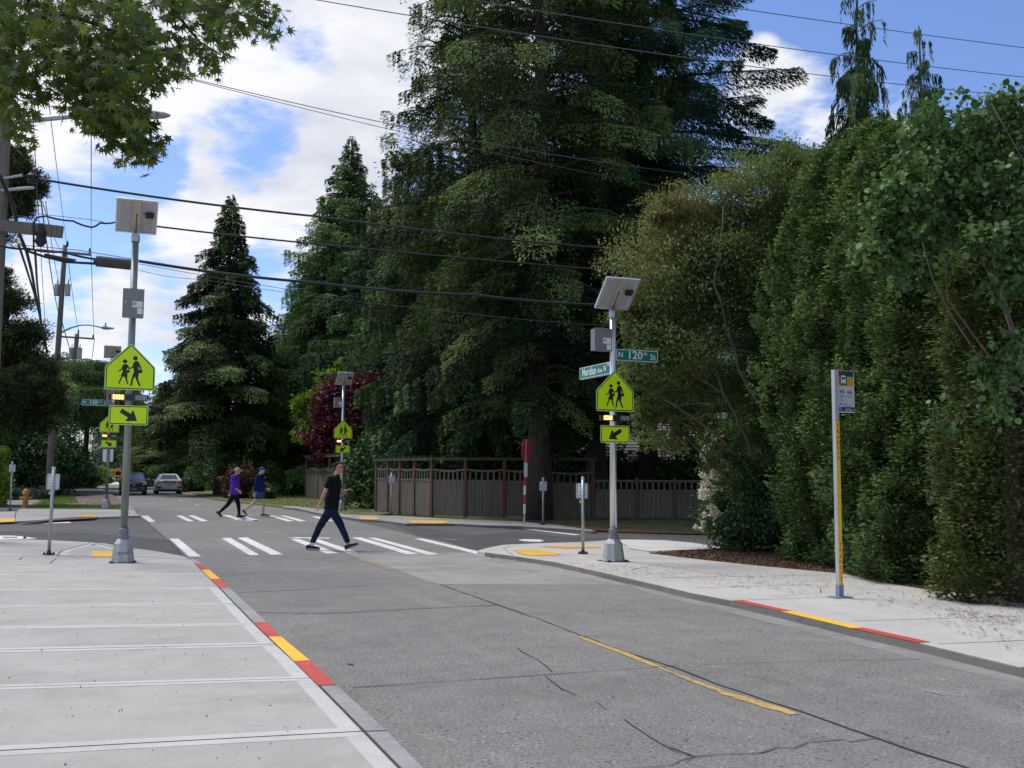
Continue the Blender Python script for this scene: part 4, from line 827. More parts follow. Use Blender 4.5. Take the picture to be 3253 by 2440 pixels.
wire('overhead_cable', [(140, 812, 21.9), (240, 831, 22.2)], .055, 0, 'thick sleeve on the cable left of the splice canister', 'cable')
wire('overhead_wire', [(60, 778, 21.7), (250, 795, 22.2), (440, 826, 22.8), (520, 838, 23.1)], .009, 0, 'thin support strand above the splice canister')
wire('overhead_wire', [(440, 838, 22.7), (700, 885, 23.6), (1040, 940, 24.6)], .007, 0, 'faint thin wire below the bundled cable', 'wire')
wire('overhead_wire', [(440, 858, 22.8), (640, 887, 23.4), (1300, 975, 25.6), (2000, 1040, 28)], .006, .05, 'faintest wire in front of the tall cedar, below the bundled cable')
b = MB(); a = P(303, 829, 22.35); c = P(418, 841, 22.65); dd = (c - a).normalized(); b.tube([a - dd * .04, a, a + dd * .02, c - dd * .02, c, c + dd * .04], [.06, .075, .125, .125, .075, .06], 16); o = b.build('splice_canister', mat('splice canister', (.055, .052, .058), .6, var=.3), smooth=False); tag(o, 'dark cylindrical splice canister hanging on the cables behind the nearest beacon pole', 'cable canister')
# wires running down the street
DS = [((146, 250, 24), (212, 772, 57), .012, 'street wire landing on the top insulator of the second utility pole'), ((290, 380, 22), (290, 800, 57), .012, 'nearly vertical looking street wire left of the near solar panel, to the crossarm end'),
      ((290, 805, 57), (299, 1072, 87), .02, 'street wire between the crossarms of the second and third poles'), ((212, 790, 57), (250, 1055, 87), .02, 'street wire from the second pole top down to the third pole top'),
      ((128, 620, 26), (187, 1000, 57), .02, 'sagging bundled wire reaching the second pole below its transformer'), ((145, 640, 26), (192, 915, 57), .012, 'thin street wire reaching the second pole at its transformer'),
      ((98, 250, 22), (150, 1130, 52), .012, 'straight street wire at the far left beside the near pole'), ((135, 640, 27), (199, 800, 57), .012, 'short street wire to the second pole left insulator'),
      ((188, 985, 58), (238, 1150, 88), .03, 'looping wire from the second pole towards the third'), ((300, 1078, 88), (283, 1200, 124), .03, 'wire from the third pole to the farthest pole')]
for a, c, r, lb in DS: wire('street_wire', [a, c], r, .25 if a[1] > 500 else .1, lb, 'wire', group='wires running down the street')
wire('street_cable', [(0, 560, 20.5), (40, 650, 22), (62, 745, 24), (85, 800, 26), (100, 860, 30), (118, 960, 36), (150, 1120, 46)], .045, .0, 'heavy bundled cable drooping from the nearest pole down into the dark pine', 'cable', group='wires running down the street')
wire('street_cable', [(60, 780, 22), (80, 840, 26), (108, 930, 32), (125, 1000, 36)], .03, .0, 'second heavy cable drooping beside the nearest pole', 'cable', group='wires running down the street')
wire('street_cable', [(112, 800, 22), (118, 900, 28), (128, 990, 34), (140, 1100, 44)], .03, 0, 'straighter heavy cable dropping towards the dark pine', 'cable', group='wires running down the street')
# ---------------------------------------------------------------- fences, pergola, house
def fence_run(label, pts, tops, name='wooden_fence', z0=.02, band=.33, pergola=None, scallop=.0, group='cedar fences on the far right side'):
    """pts: post feet (x, y); tops: fence height at each post"""
    o0 = Vector((pts[0][0], pts[0][1], z0)); root = empty(name, o0, 0, label, 'fence', group)
    L_ = [Vector((p[0] - o0.x, p[1] - o0.y, 0)) for p in pts]; rr = random.Random(len(pts))
    for i, p in enumerate(L_):
        h = tops[min(i, len(tops) - 1)] + .10
        if pergola: h = max(h, pergola)
        d = (L_[min(i + 1, len(L_) - 1)] - L_[max(i - 1, 0)]).normalized()
        b = MB(); b.box((p.x, p.y, h / 2), (.11, .11, h), rot=math.atan2(d.y, d.x)); b.box((p.x, p.y, h + .012), (.14, .14, .024), rot=math.atan2(d.y, d.x)); b.build('post', M['post'], root)
    for i in range(len(L_) - 1):
        a, c = L_[i], L_[i + 1]; d = (c - a).normalized(); n = Vector((-d.y, d.x, 0)); ln = (c - a).length - .12; st = a + d * .06; ang = math.atan2(d.y, d.x)
        ht = tops[min(i, len(tops) - 1)]; k = max(2, int(ln / .14)); w_ = ln / k
        b = MB()
        for j in range(k):
            q = st + d * (w_ * (j + .5)); hh = ht - band
            b.box((q.x, q.y, .06 + (hh - .06) / 2), (w_ - .008, .018 + rr.uniform(0, .006), hh - .06), rot=ang)
        b.build('board_panel', M['fence'], root)
        b = MB(); k = max(3, int(ln / .19)); w_ = ln / k
        for j in range(k):
            q = st + d * (w_ * (j + .5)); b.box((q.x, q.y, ht - band / 2), (.065, .02, band - .06), rot=ang)
        b.build('lattice', M['fence'], root)
        for zz, th in ((ht - band + .005, .07), (ht, .075)):
            k = 6; b = MB()
            for j in range(k):
                u0, u1 = j / k, (j + 1) / k; f = lambda u: scallop * (abs(2 * u - 1) ** 2)
                A = st + d * (ln * u0); B = st + d * (ln * u1); z_a, z_b = zz + (f(u0) if zz == ht else 0), zz + (f(u1) if zz == ht else 0)
                vs = []
                for P_, z_ in ((A, z_a), (B, z_b)):
                    for s1 in (-.03, .03):
                        for s2 in (-th / 2, th / 2): vs.append((P_.x + n.x * s1, P_.y + n.y * s1, z_ + s2))
                b.add(vs, [(0, 1, 3, 2), (4, 6, 7, 5), (0, 4, 5, 1), (2, 3, 7, 6), (0, 2, 6, 4), (1, 5, 7, 3)])
            b.build('rail', M['fence'], root)
    if pergola:
        for i in range(len(L_) - 1):
            a, c = L_[i], L_[i + 1]; d = (c - a).normalized(); n = Vector((-d.y, d.x, 0)); ang = math.atan2(d.y, d.x); mid = (a + c) / 2; ln = (c - a).length
            for s in (-.09, .09): b = MB(); q = mid + n * s; b.box((q.x, q.y, pergola + .06), (ln + .3, .04, .10), rot=ang); b.build('beam', M['pergola'], root)
            b = MB(); k = max(3, int(ln / .42))
            for j in range(k):
                q = a + d * (ln * (j + .5) / k); b.box((q.x, q.y, pergola + .15), (.04, .8, .06), rot=ang)
            b.build('rafter', M['pergola'], root)
    return root
def fp(px, Y): q = ab(px, Y); return (q.x, q.y)
def ab(px, Y, z=0.0):
    q = P(px, 1500, Y); return Vector((q.x, Y, z))
fence_run('long weathered cedar fence under a pergola, running behind the big spruce trunk', [fp(1197, 41.2), fp(1234, 40.3), fp(1271, 39.5), fp(1318, 38.6), fp(1373, 37.5), fp(1479, 36.7), fp(1602, 36.5), fp(1740, 36.4), fp(1883, 36.2)], [1.72, 1.71, 1.70, 1.70, 1.68, 1.68, 1.66, 1.6], band=.36, pergola=2.06, scallop=.05)
fence_run('lower stepped stretch of cedar fence running right to the flowering shrub', [fp(1886, 36.0), fp(2023, 35.9), fp(2143, 35.8), fp(2270, 35.7), fp(2420, 35.6), fp(2560, 35.5)], [1.36], band=.34)
fence_run('narrow scalloped fence piece standing behind the man, right of the walkers', [fp(973, 64), fp(1012, 61.5), fp(1047, 59.3), fp(1085, 57), fp(1118, 55)], [1.85], band=.42, pergola=2.5, scallop=-.18)
fence_run('short farthest fence piece behind the navy-shirted walker', [fp(880, 78), fp(932, 73)], [1.9], band=.4, pergola=2.5)
# house behind the fence: dark brown walls, shingle roof
hx0, hx1, hy0, hy1 = ab(1835, 50).x, ab(2520, 50).x, 50.0, 60.0
root = empty('house', (hx0, hy0, 0), 0, 'low house with a grey shingle roof behind the fence and the big trunks', 'house')
W_, D_ = hx1 - hx0, hy1 - hy0; ez = zat(1462, ab(2100, 49).x, 49); rzv = ez + 2.1
b = MB(); b.box((W_ / 2, D_ / 2, ez / 2), (W_ - 1.0, D_ - 1.0, ez)); b.build('wall', mat('brown stained siding', (.07, .045, .032), .85, var=.3, scale=3, stretch=(.3, 1, 8)), root)
b = MB(); t_ = .14
e = [(-.4, -.4, ez), (W_ + .4, -.4, ez), (W_ + .4, D_ + .4, ez), (-.4, D_ + .4, ez)]; r_ = [(2.6, D_ / 2, rzv), (W_ - 2.6, D_ / 2, rzv)]
vs = e + r_ + [(x, y, z_ - t_) for x, y, z_ in e]; b.add(vs, [(0, 1, 5, 4), (1, 2, 5), (2, 3, 4, 5), (3, 0, 4), (0, 6, 7, 1), (1, 7, 8, 2), (2, 8, 9, 3), (3, 9, 6, 0), (6, 9, 8, 7)])
rf = b.build('roof', M['shingle'], root)
b = MB()
for i in range(1, 13):           # shingle courses on the near slope
    f = i / 13; y_ = -.4 + (D_ / 2 + .4) * f; z_ = ez + (rzv - ez) * f; x_ = -.4 + 3.0 * f; b.box(((W_) / 2, y_, z_ + .02), (W_ + .8 - 6.0 * f, .05, .03))
b.build('shingle_course', mat('shingle course', (.15, .135, .13), .9, var=.4, scale=20), rf)
b = MB(); b.box((W_ / 2, -.46, ez - .04), (W_ + .9, .12, .13)); b.build('gutter', M['arm'], root)
b = MB(); b.box((W_ * .55, .46, 1.35), (1.6, .06, 1.0)); w2 = b.build('window', M['swhite'], root); b = MB(); b.box((W_ * .55, .42, 1.35), (1.45, .03, .86)); b.build('pane', M['glass'], w2)
# ---------------------------------------------------------------- vegetation
LM = {}
LM['spruce'] = leafmat('spruce needles', (0.014, 0.028, 0.012), (0.062, 0.104, 0.034), (0.22, 0.30, 0.095), .12, .7, .12)
LM['dspruce'] = leafmat('dark spruce needles', (0.019, 0.045, 0.029), (0.043, 0.094, 0.045), (0.119, 0.209, 0.076), .12, .7, .12)
LM['cedar'] = leafmat('cedar sprays', (0.034, 0.076, 0.026), (0.079, 0.158, 0.042), (0.208, 0.328, 0.082), .15, .7, .12)
LM['arbor'] = leafmat('arborvitae fans', (0.026, 0.050, 0.016), (0.090, 0.158, 0.048), (0.235, 0.31, 0.115), .2, .65, .15)
LM['arborY'] = leafmat('yellowish arborvitae fans', (0.04, 0.06, 0.015), (0.09, 0.12, 0.028), (0.18, 0.20, 0.06), .18)
LM['weep'] = leafmat('weeping cypress fronds', (0.039, 0.079, 0.031), (0.083, 0.149, 0.054), (0.165, 0.256, 0.089), .18, .7, .12)
LM['deodar'] = leafmat('blue green needles', (0.020, 0.061, 0.044), (0.040, 0.110, 0.071), (0.090, 0.198, 0.110), .1, .7, .12)
LM['jmaple'] = leafmat('small maple leaves', (0.070, 0.110, 0.036), (0.155, 0.215, 0.068), (0.36, 0.27, 0.12), .3, .6, .2)
LM['near'] = leafmat('near maple leaves', (0.028, 0.048, 0.013), (0.075, 0.115, 0.022), (0.21, 0.20, 0.04), .40)
LM['hazel'] = leafmat('round leaves', (0.028, 0.060, 0.018), (0.095, 0.180, 0.050), (0.27, 0.39, 0.14), .28, .5, .3)
LM['red'] = leafmat('dark red leaves', (0.045, 0.008, 0.014), (0.115, 0.018, 0.030), (0.22, 0.045, 0.055), .25)
LM['jred'] = leafmat('bronze maple tips', (0.12, 0.078, 0.034), (0.23, 0.145, 0.064), (0.42, 0.24, 0.11), .3, .6, .2)
LM['lime'] = leafmat('bright lime leaves', (0.08, 0.15, 0.015), (0.19, 0.30, 0.03), (0.36, 0.46, 0.07), .3)
LM['brown'] = leafmat('russet laceleaf', (0.035, 0.015, 0.010), (0.11, 0.035, 0.018), (0.20, 0.07, 0.03), .2)
LM['shrub'] = leafmat('shrub leaves', (0.031, 0.074, 0.017), (0.070, 0.154, 0.029), (0.168, 0.277, 0.059), .2)
LM['dshrub'] = leafmat('deep green shrub', (0.017, 0.049, 0.014), (0.041, 0.094, 0.025), (0.093, 0.178, 0.043), .15)
LM['grey'] = leafmat('grey green shrub', (0.04, 0.065, 0.045), (0.085, 0.12, 0.085), (0.17, 0.21, 0.15), .15, .7, .15)
LM['hedgeL'] = leafmat('fresh hedge leaves', (0.10, 0.18, 0.02), (0.22, 0.36, 0.045), (0.38, 0.50, 0.09), .3)
LM['blossom'] = leafmat('cream blossom', (0.48, 0.45, 0.36), (0.66, 0.62, 0.52), (0.78, 0.75, 0.66), .15)
LM['pine'] = leafmat('dark pine needles', (0.022, 0.034, 0.014), (0.065, 0.088, 0.032), (0.17, 0.20, 0.07), .1, .7, .12)
LM['grassL'] = leafmat('grass blades', (0.07, 0.11, 0.018), (0.12, 0.18, 0.03), (0.20, 0.26, 0.06), .3)
LM['litter'] = leafmat('dead needles', (0.05, 0.025, 0.015), (0.13, 0.07, 0.04), (0.24, 0.15, 0.09), 0)
DENS = 3.4; GAP = .12
def R(seed): return np.random.default_rng(seed)
def trunk_mesh(b, h, r, bend=0.0, n=10, seg=10, base=(0, 0, 0), flare=1.35, seed=0, lean=(0, 0)):
    g = R(seed); pts = []; rad = []
    for i in range(seg + 1):
        t = i / seg
        pts.append((base[0] + lean[0] * t * h + g.normal() * bend * t, base[1] + lean[1] * t * h + g.normal() * bend * t, base[2] + h * t))
        rad.append(r * (flare if i == 0 else 1) * (1 - .88 * t ** 1.1) + .01)
    b.tube(pts, rad, n)
def conifer(name, m, H, Rm, h0, nb, per, kl, kw, seed, prof=lambda t: (1 - t) ** .8, droop=.25, rise=.12, hang=.5, lat=.3, outer=.15, mode='spruce', bare=.15, tr=.36, parent=None, limbs=True, tmin=0.2, ntone=.26, angle_fn=None, bark='bark', tipup=0.0, quant=True, gapf=None, limb_end=.8):
    """crown of layered boughs; each bough carries many small drooping sprays. Returns (crown, trunk) under parent"""
    g = R(seed); Cs = []; Ds = []; Ns = []; Ls = []; Ws = []; T = []
    tb = MB(); trunk_mesh(tb, H * .97, tr, seed=seed, bend=.04)
    hs = h0 + (H - h0) * (1 - np.sqrt(1 - np.linspace(0, .998, nb))) if mode != 'even' else np.linspace(h0, H * .995, nb)
    for i, h in enumerate(hs):
        t = (h - h0) / (H - h0)
        a = (i * 2.39996 + g.normal() * .35)
        Lb = Rm * prof(t) * g.uniform(.62, 1.12) + .12
        if angle_fn is not None: Lb *= angle_fn(a % (2 * math.pi), t)
        d = np.array([math.cos(a), math.sin(a), 0]); s = np.array([-math.sin(a), math.cos(a), 0])
        up0 = rise * (1 + 1.6 * t) + g.normal() * .06; dr = droop * g.uniform(.6, 1.4)
        k = max(16, int(per * DENS * (Lb / Rm) ** 1.25))
        u = tmin + (1 - tmin) * g.random(k) ** .75
        z = lambda uu: Lb * (up0 * uu - dr * uu ** 2 + tipup * np.maximum(0, uu - .6) ** 2)
        w = lat * Lb * (1.08 - u) ** .6 * np.minimum(1, u * 2.5) * (1.0) + .06
        v = g.uniform(-1, 1, k)
        # sprays sit in distinct side twigs rather than as dust
        tw = np.round(u * 9 + np.abs(v) * .6) / 9 * .5 + u * .5
        gap = g.random(20) < (GAP if gapf is None else gapf) * min(1.6, .35 + 1.5 * t); kk = ~gap[np.clip((u * 10).astype(int), 0, 9) + 10 * (v > 0)]; u, v, w = u[kk], v[kk], w[kk]; k = len(u)
        if k < 4: continue
        tw = np.round(u * 14 + np.abs(v) * .6) / 14 * .5 + u * .5 if quant else u
        hz = g.random(k) ** 2 * hang * (.4 + .6 * Lb / Rm)
        C = d * (tw * Lb)[:, None] + s * (v * w)[:, None]
        C[:, 2] += h + z(tw) - np.abs(v) * w * .25 - hz
        if mode == 'weep':
            D = d * .22 + s * (np.sign(v) * .12)[:, None] + np.array([0, 0, -1.0]) + g.normal(size=(k, 3)) * .12
        else:
            D = d * (.75 + .3 * u)[:, None] + s * (np.sign(v) * .75 * np.abs(v) ** .3)[:, None] + np.array([0, 0, 1]) * (-.45 - .9 * (hz / (hang + .01)) + g.normal(size=k) * .25)[:, None]
        Nn = np.array([0, 0, 1.0]) + d * .25 + g.normal(size=(k, 3)) * .45
        if mode == 'weep': Nn = d + g.normal(size=(k, 3)) * .6
        bt = g.normal() * ntone; tn = g.normal(size=10) * .22
        tip = np.clip((u - .75) * 1.5, 0, .4) * g.random(k)
        Cs.append(C); Ds.append(D); Ns.append(Nn); Ls.append(kl * .50 * g.uniform(.6, 1.3, k)); Ws.append(kw * .52 * g.uniform(.7, 1.3, k)); T.append(.36 + bt + tn[np.clip((u * 9).astype(int), 0, 9)] + g.normal(size=k) * .10 + tip)
        if limbs and Lb > .5:
            q = [(0, 0, h)] + [tuple(d * (Lb * uu) + np.array([0, 0, h + float(z(np.array(uu)))])) for uu in (.3, .55, limb_end)]
            tb.tube(q, [tr * .22 * min(1, Lb / Rm + .2), tr * .14, tr * .09, .01], 4, caps=False)
    C = np.concatenate(Cs); V = kites(C, np.concatenate(Ds), np.concatenate(Ns), np.concatenate(Ls), np.concatenate(Ws))
    tb.build('trunk', M[bark], parent, smooth=True)
    return soup('crown', V, np.concatenate(T), m, parent)
def blob(g, cx, cy, cz, rx, ry, rz, n, shell=.55, layer=0.0, tone0=.42, tvar=.14, noise=.25):
    """leaf positions clustered into twig tufts inside an ellipsoid, denser to its outside"""
    nt = max(6, n // 34); 
    d = unit(g.normal(size=(nt, 3))); rr = (shell + (1 - shell) * g.random(nt)) * (1 + noise * np.sin(d[:, 0] * 7 + cx) * np.cos(d[:, 1] * 6 + cz) + .12 * g.normal(size=nt))
    c = d * rr[:, None] * np.array([rx, ry, rz]) + np.array([cx, cy, cz])
    if layer: c[:, 2] = np.round(c[:, 2] / layer) * layer + g.normal(size=nt) * layer * .12
    idx = g.integers(0, nt, n); tt = (tone0 + g.normal(size=nt) * tvar)[idx]
    sp = .17 * (rx * ry * rz) ** (1 / 3)
    off = g.normal(size=(n, 3)) * np.array([1, 1, .45 if layer else .8]) * min(sp, .45)
    return c[idx] + off, d[idx], tt
def leaves(g, C, out, tt, L, W, flat=.5, droop=.3):
    n = len(C); D = out * .6 + g.normal(size=(n, 3)) * .7; D[:, 2] -= droop
    Nn = g.normal(size=(n, 3)) * (1 - flat) + np.array([0, 0, 1.0]) * flat + out * .3
    return kites(C, D, Nn, L * g.uniform(.65, 1.3, n), W * g.uniform(.7, 1.3, n)), tt + g.normal(size=n) * .12
def tree(name, loc, rotz, label, cat, group=None): return empty(name, loc, rotz, label, cat, group)
def blobtree(name, loc, label, cat, m, blobs, n, L, W, seed, group=None, trunks=None, bark='barkL', layer=0, flat=.5, crown='crown', droop=.3, shell=.5, extra=None, tone0=.42):
    """blobs: (x, y, z, rx, ry, rz) relative to loc"""
    root = tree(name, loc, 0, label, cat, group); g = R(seed)
    vol = [(b_[3] * b_[4] + b_[4] * b_[5] + b_[3] * b_[5]) for b_ in blobs]; tot = sum(vol); Vs = []; Ts = []
    for b_, v in zip(blobs, vol):
        C, o, t = blob(g, *b_, max(30, int(n * v / tot)), shell=shell, layer=layer, tone0=tone0 + g.normal() * .05)
        k = C[:, 2] > .04 - loc[2] if True else None
        C, o, t = C[k], o[k], t[k]
        q, t2 = leaves(g, C, o, t, L, W, flat, droop); Vs.append(q); Ts.append(t2)
    soup(crown, np.concatenate(Vs), np.concatenate(Ts), m, root)
    if trunks is None: trunks = [((0, 0, 0), (blobs[0][0], blobs[0][1], blobs[0][2]), .06)]
    b = MB()
    for t in trunks:
        pts = [Vector(p) for p in t[:-1]]; r = t[-1]
        q = interp(pts, max(.3, (pts[-1] - pts[0]).length / 7)); gg = random.Random(seed)
        q = [p + Vector((gg.gauss(0, .02), gg.gauss(0, .02), 0)) if 0 < i else p for i, p in enumerate(q)]
        b.tube(q, [r * (1 - .75 * i / (len(q) - 1)) for i in range(len(q))], 7)
    b.build('trunk', M[bark], root, smooth=True)
    return root
def ab(px, Y, z=0.0):
    """ground point below photo column px at depth Y"""
    q = P(px, 1500, Y); return Vector((q.x, Y, z))
def top(py, px, Y): return P(px, py, Y).z
# --- the big spruces -------------------------------------------------------------
lb = ab(1712, 35.2)
t1 = tree('spruce_tree', lb, 0, 'biggest spruce with its thick dark trunk standing in front of the long fence', 'spruce tree', 'tall conifers in the middle')
conifer('a', LM['spruce'], 30, 6.2, 3.9, 235, 800, .30, .105, 11, prof=lambda t: min(1, .62 + 1.6 * t) * (1 - t) ** .5, droop=.5, rise=.2, hang=.8, lat=.30, tr=.40, parent=t1, mode='even', gapf=.32, angle_fn=lambda a, t: 1.0 if t > .25 else (.72 if math.sin(a) < -.2 else 1.0))
T = [(1490, 44, 29, 1.0, 2.1, 'spruce behind the big one, filling the gap to the tall cedar'), (1895, 39.5, 29, .95, 1.0, 'spruce whose dark trunk rises right behind the near right beacon pole')]
for px, Y, H, s, rz, lab in T: copy_thing(t1, ab(px, Y), rz, (s, s, H / 30), lab)
t2 = tree('deodar_cedar', ab(2060, 42.5), 0, 'blue green conifer reaching long layered boughs out to the right against the sky', 'conifer', 'tall conifers in the middle')
conifer('d', LM['deodar'], 29, 9.6, 6.0, 150, 1700, .36, .10, 23, prof=lambda t: (1 - t) ** .55, droop=.28, rise=.05, hang=.45, lat=.24, tr=.42, parent=t2, mode='even', quant=False, gapf=.1, limb_end=.96, tmin=.15, tipup=.5)
t3 = tree('spruce_tree', ab(1500, 43), 0, 'lower broad spruce left of the big trunk, over the fence corner', 'spruce tree', 'tall conifers in the middle')
conifer('e', LM['dspruce'], top(560, 1340, 43), 4.1, 3.5, 200, 560, .30, .11, 31, prof=lambda t: min(1, .75 + t) * (1 - t) ** .55, droop=.5, rise=.2, hang=.8, lat=.3, tr=.28, parent=t3, mode='even')
copy_thing(t3, ab(1560, 46), 1.7, (1.15, 1.15, 1.12), 'shadowy spruce filling in behind the stop sign')
copy_thing(t3, ab(1300, 68), 2.9, (2.0, 2.0, top(600, 1300, 68) / top(560, 1340, 43)), 'dark spruce between the tall cedar and the big spruces, behind the red maple')
copy_thing(t3, ab(1400, 52), 4.1, (1.3, 1.3, 1.22), 'spruce top rising behind the long fence corner')
# --- left conifers ---------------------------------------------------------------
t4 = tree('fir_tree', ab(706, 70), 0, 'lone pointed fir standing apart at the left, its bare lower trunk visible over the walkers', 'fir tree', 'tall conifers in the middle')
conifer('f', LM['spruce'], top(612, 700, 70), 6.6, 3.6, 300, 460, .46, .17, 41, prof=lambda t: (1 - t) ** .92 * min(1, .72 + 1.4 * t), droop=.38, rise=.12, hang=.9, lat=.32, tr=.45, parent=t4, mode='even')
t5 = tree('red_cedar', ab(1095, 76), 0, 'tall feathery cedar with a pointed top, left of the big spruces', 'cedar tree', 'tall conifers in the middle')
conifer('g', LM['cedar'], top(425, 1095, 76), 9.2, 1.0, 400, 620, .50, .16, 53, prof=lambda t: (1 - t) ** .70 if t < .62 else .508 * ((1 - t) / .38) ** 1.05, droop=.42, rise=.22, hang=1.2, lat=.34, tr=.36, parent=t5, mode='even')
for px, Y, s, lab in ((850, 88, (.66, .66, .40), 'broad young cedar low between the lone fir and the tall cedar'), (1245, 66, (.55, .55, .74), 'cedar shoulder right beside the tall cedar'), (975, 84, (.8, .8, .70), 'cedar shoulder on the left of the tall cedar')):
    copy_thing(t5, ab(px, Y), .7 + px, s, lab)
# background conifers further off
for i, (px, Y, s, lab) in enumerate(((590, 118, .85, 'distant dark fir behind the white car'), (515, 135, .8, 'distant dark fir above the dark car'), (405, 235, 1.35, 'distant dark fir just right of the nearest beacon pole'), (650, 100, .62, 'distant fir half hidden by the lone fir'))):
    copy_thing(t4, ab(px, Y, -.2), i * 1.3, (s * 1.3, s * 1.3, s * .82), lab, 'distant trees along the road')
for i, (px, Y, s, lab) in enumerate(((1480, 74, .72, 'dark evergreen far behind the long fence, left of the big trunk'), (1730, 76, .75, 'dark evergreen far behind the big trunk'), (1960, 78, .7, 'dark evergreen behind the house, left part'), (2200, 76, .75, 'dark evergreen behind the house, right part'), (2800, 70, .8, 'dark evergreen deep behind the hedge'))):
    copy_thing(t5, ab(px, Y), i * 1.9, (s, s, s * .7), lab, 'evergreens far behind the fence')
# --- left side: drooping cedar over the path, dark pine, dark conifer top --------------
t6 = tree('red_cedar', ab(165, 74, 0), 0, 'drooping cedar arching over the path behind the second utility pole', 'cedar tree')
conifer('h', LM['cedar'], top(1165, 250, 74), 7.0, 6.6, 150, 620, .40, .13, 61, prof=lambda t: (1 - t) ** .33, droop=.35, rise=.25, hang=1.4, lat=.34, tr=.35, parent=t6, mode='even')
copy_thing(t6, ab(270, 96, 0), 2.0, 1.05, 'farther drooping cedar darkening the end of the path')
copy_thing(t6, ab(30, 80, 0), 4.0, 1.1, 'drooping cedar behind the left hedges')
def pine(name, loc, label, blobs, n, seed, trunkh, lean):
    root = tree(name, loc, 0, label, 'pine tree'); g = R(seed); Vs = []; Ts = []
    tot = sum(b_[3] * b_[5] for b_ in blobs)
    for b_ in blobs:
        C, o, t = blob(g, *b_, int(n * b_[3] * b_[5] / tot), shell=.35, tone0=.38, tvar=.24)
        m_ = len(C); D = o * .8 + g.normal(size=(m_, 3)) * .7; D[:, 2] += .2
        Vs.append(kites(C, D, g.normal(size=(m_, 3)), .20 * g.uniform(.6, 1.2, m_), .042 * np.ones(m_))); Ts.append(t + g.normal(size=m_) * .1)
    soup('crown', np.concatenate(Vs), np.concatenate(Ts), LM['pine'], root)
    b = MB(); b.tube([(0, 0, 0), (lean * .5, 0, trunkh * .5), (lean, 0, trunkh)], [.26, .2, .08], 9)
    for b_ in blobs: b.tube([(lean * b_[2] / trunkh * .8, 0, b_[2] - .8), (b_[0] * .6, b_[1] * .6, b_[2] - .2), (b_[0], b_[1], b_[2])], [.10, .06, .02], 5)
    b.build('trunk', M['bark'], root, smooth=True); return root
Yp = 46
def rel(px, py, Y, base, dy=0): q = P(px, py, Y + dy); return (q.x - base.x, q.y - base.y, q.z - base.z)
bp = ab(-40, Yp)
bl = []
for (px, py, rp, dy) in ((30, 960, 62, 0), (95, 1060, 55, .6), (-20, 1060, 80, -.5), (60, 1150, 85, 1), (140, 1170, 48, -.4), (-30, 1230, 90, .2), (110, 1270, 70, .8), (150, 1235, 50, -.8), (40, 1330, 85, 0), (120, 1340, 45, .5), (-10, 880, 50, .4), (-60, 1120, 100, 1.5), (175, 1290, 40, 0), (20, 1255, 75, -1.2), (80, 1215, 60, -1.5)):
    q = rel(px, py, Yp, bp, dy); r = rp / F * Yp; bl.append((q[0], q[1], q[2], r * 1.05, r, r * .72))
pine('pine_tree', bp, 'dark spreading pine filling the left edge below the cables', bl, 105000, 71, top(900, 0, Yp), .6)
bp = ab(-60, 40); bl = []
for (px, py, rp) in ((60, 560, 60), (20, 620, 70), (110, 600, 38), (-20, 540, 80), (70, 660, 36), (-60, 640, 90), (40, 500, 45), (-40, 740, 60)):
    q = rel(px, py, 40, bp); r = rp / F * 40; bl.append((q[0], q[1], q[2], r * 1.1, r, r * .8))
pine('pine_tree', bp, 'tall dark evergreen top at the far left edge, behind the nearest utility pole', bl, 56000, 73, top(480, -60, 40), .5)
# --- weeping cypresses ----------------------------------------------------------------
t7 = tree('weeping_cypress', ab(2762, 30), 0, 'larger weeping cypress, its top cut by the upper edge of the photo', 'weeping cypress', 'weeping cypresses above the hedge')
conifer('w', LM['weep'], top(-120, 2762, 30), 2.5, 3.5, 210, 560, .46, .07, 81, prof=lambda t: .08 + .92 * (1 - t) ** .9, droop=.85, rise=.35, hang=1.0, lat=.20, tr=.14, parent=t7, mode='weep', tmin=.1, quant=False, gapf=.36, limb_end=.95)
t7b = copy_thing(t7, ab(2962, 33), 2.4, (.62, .62, 1.0), 'slimmer weeping cypress right of the larger one'); t7b.scale = (.9, .9, top(35, 2962, 33) / top(-120, 2762, 30))
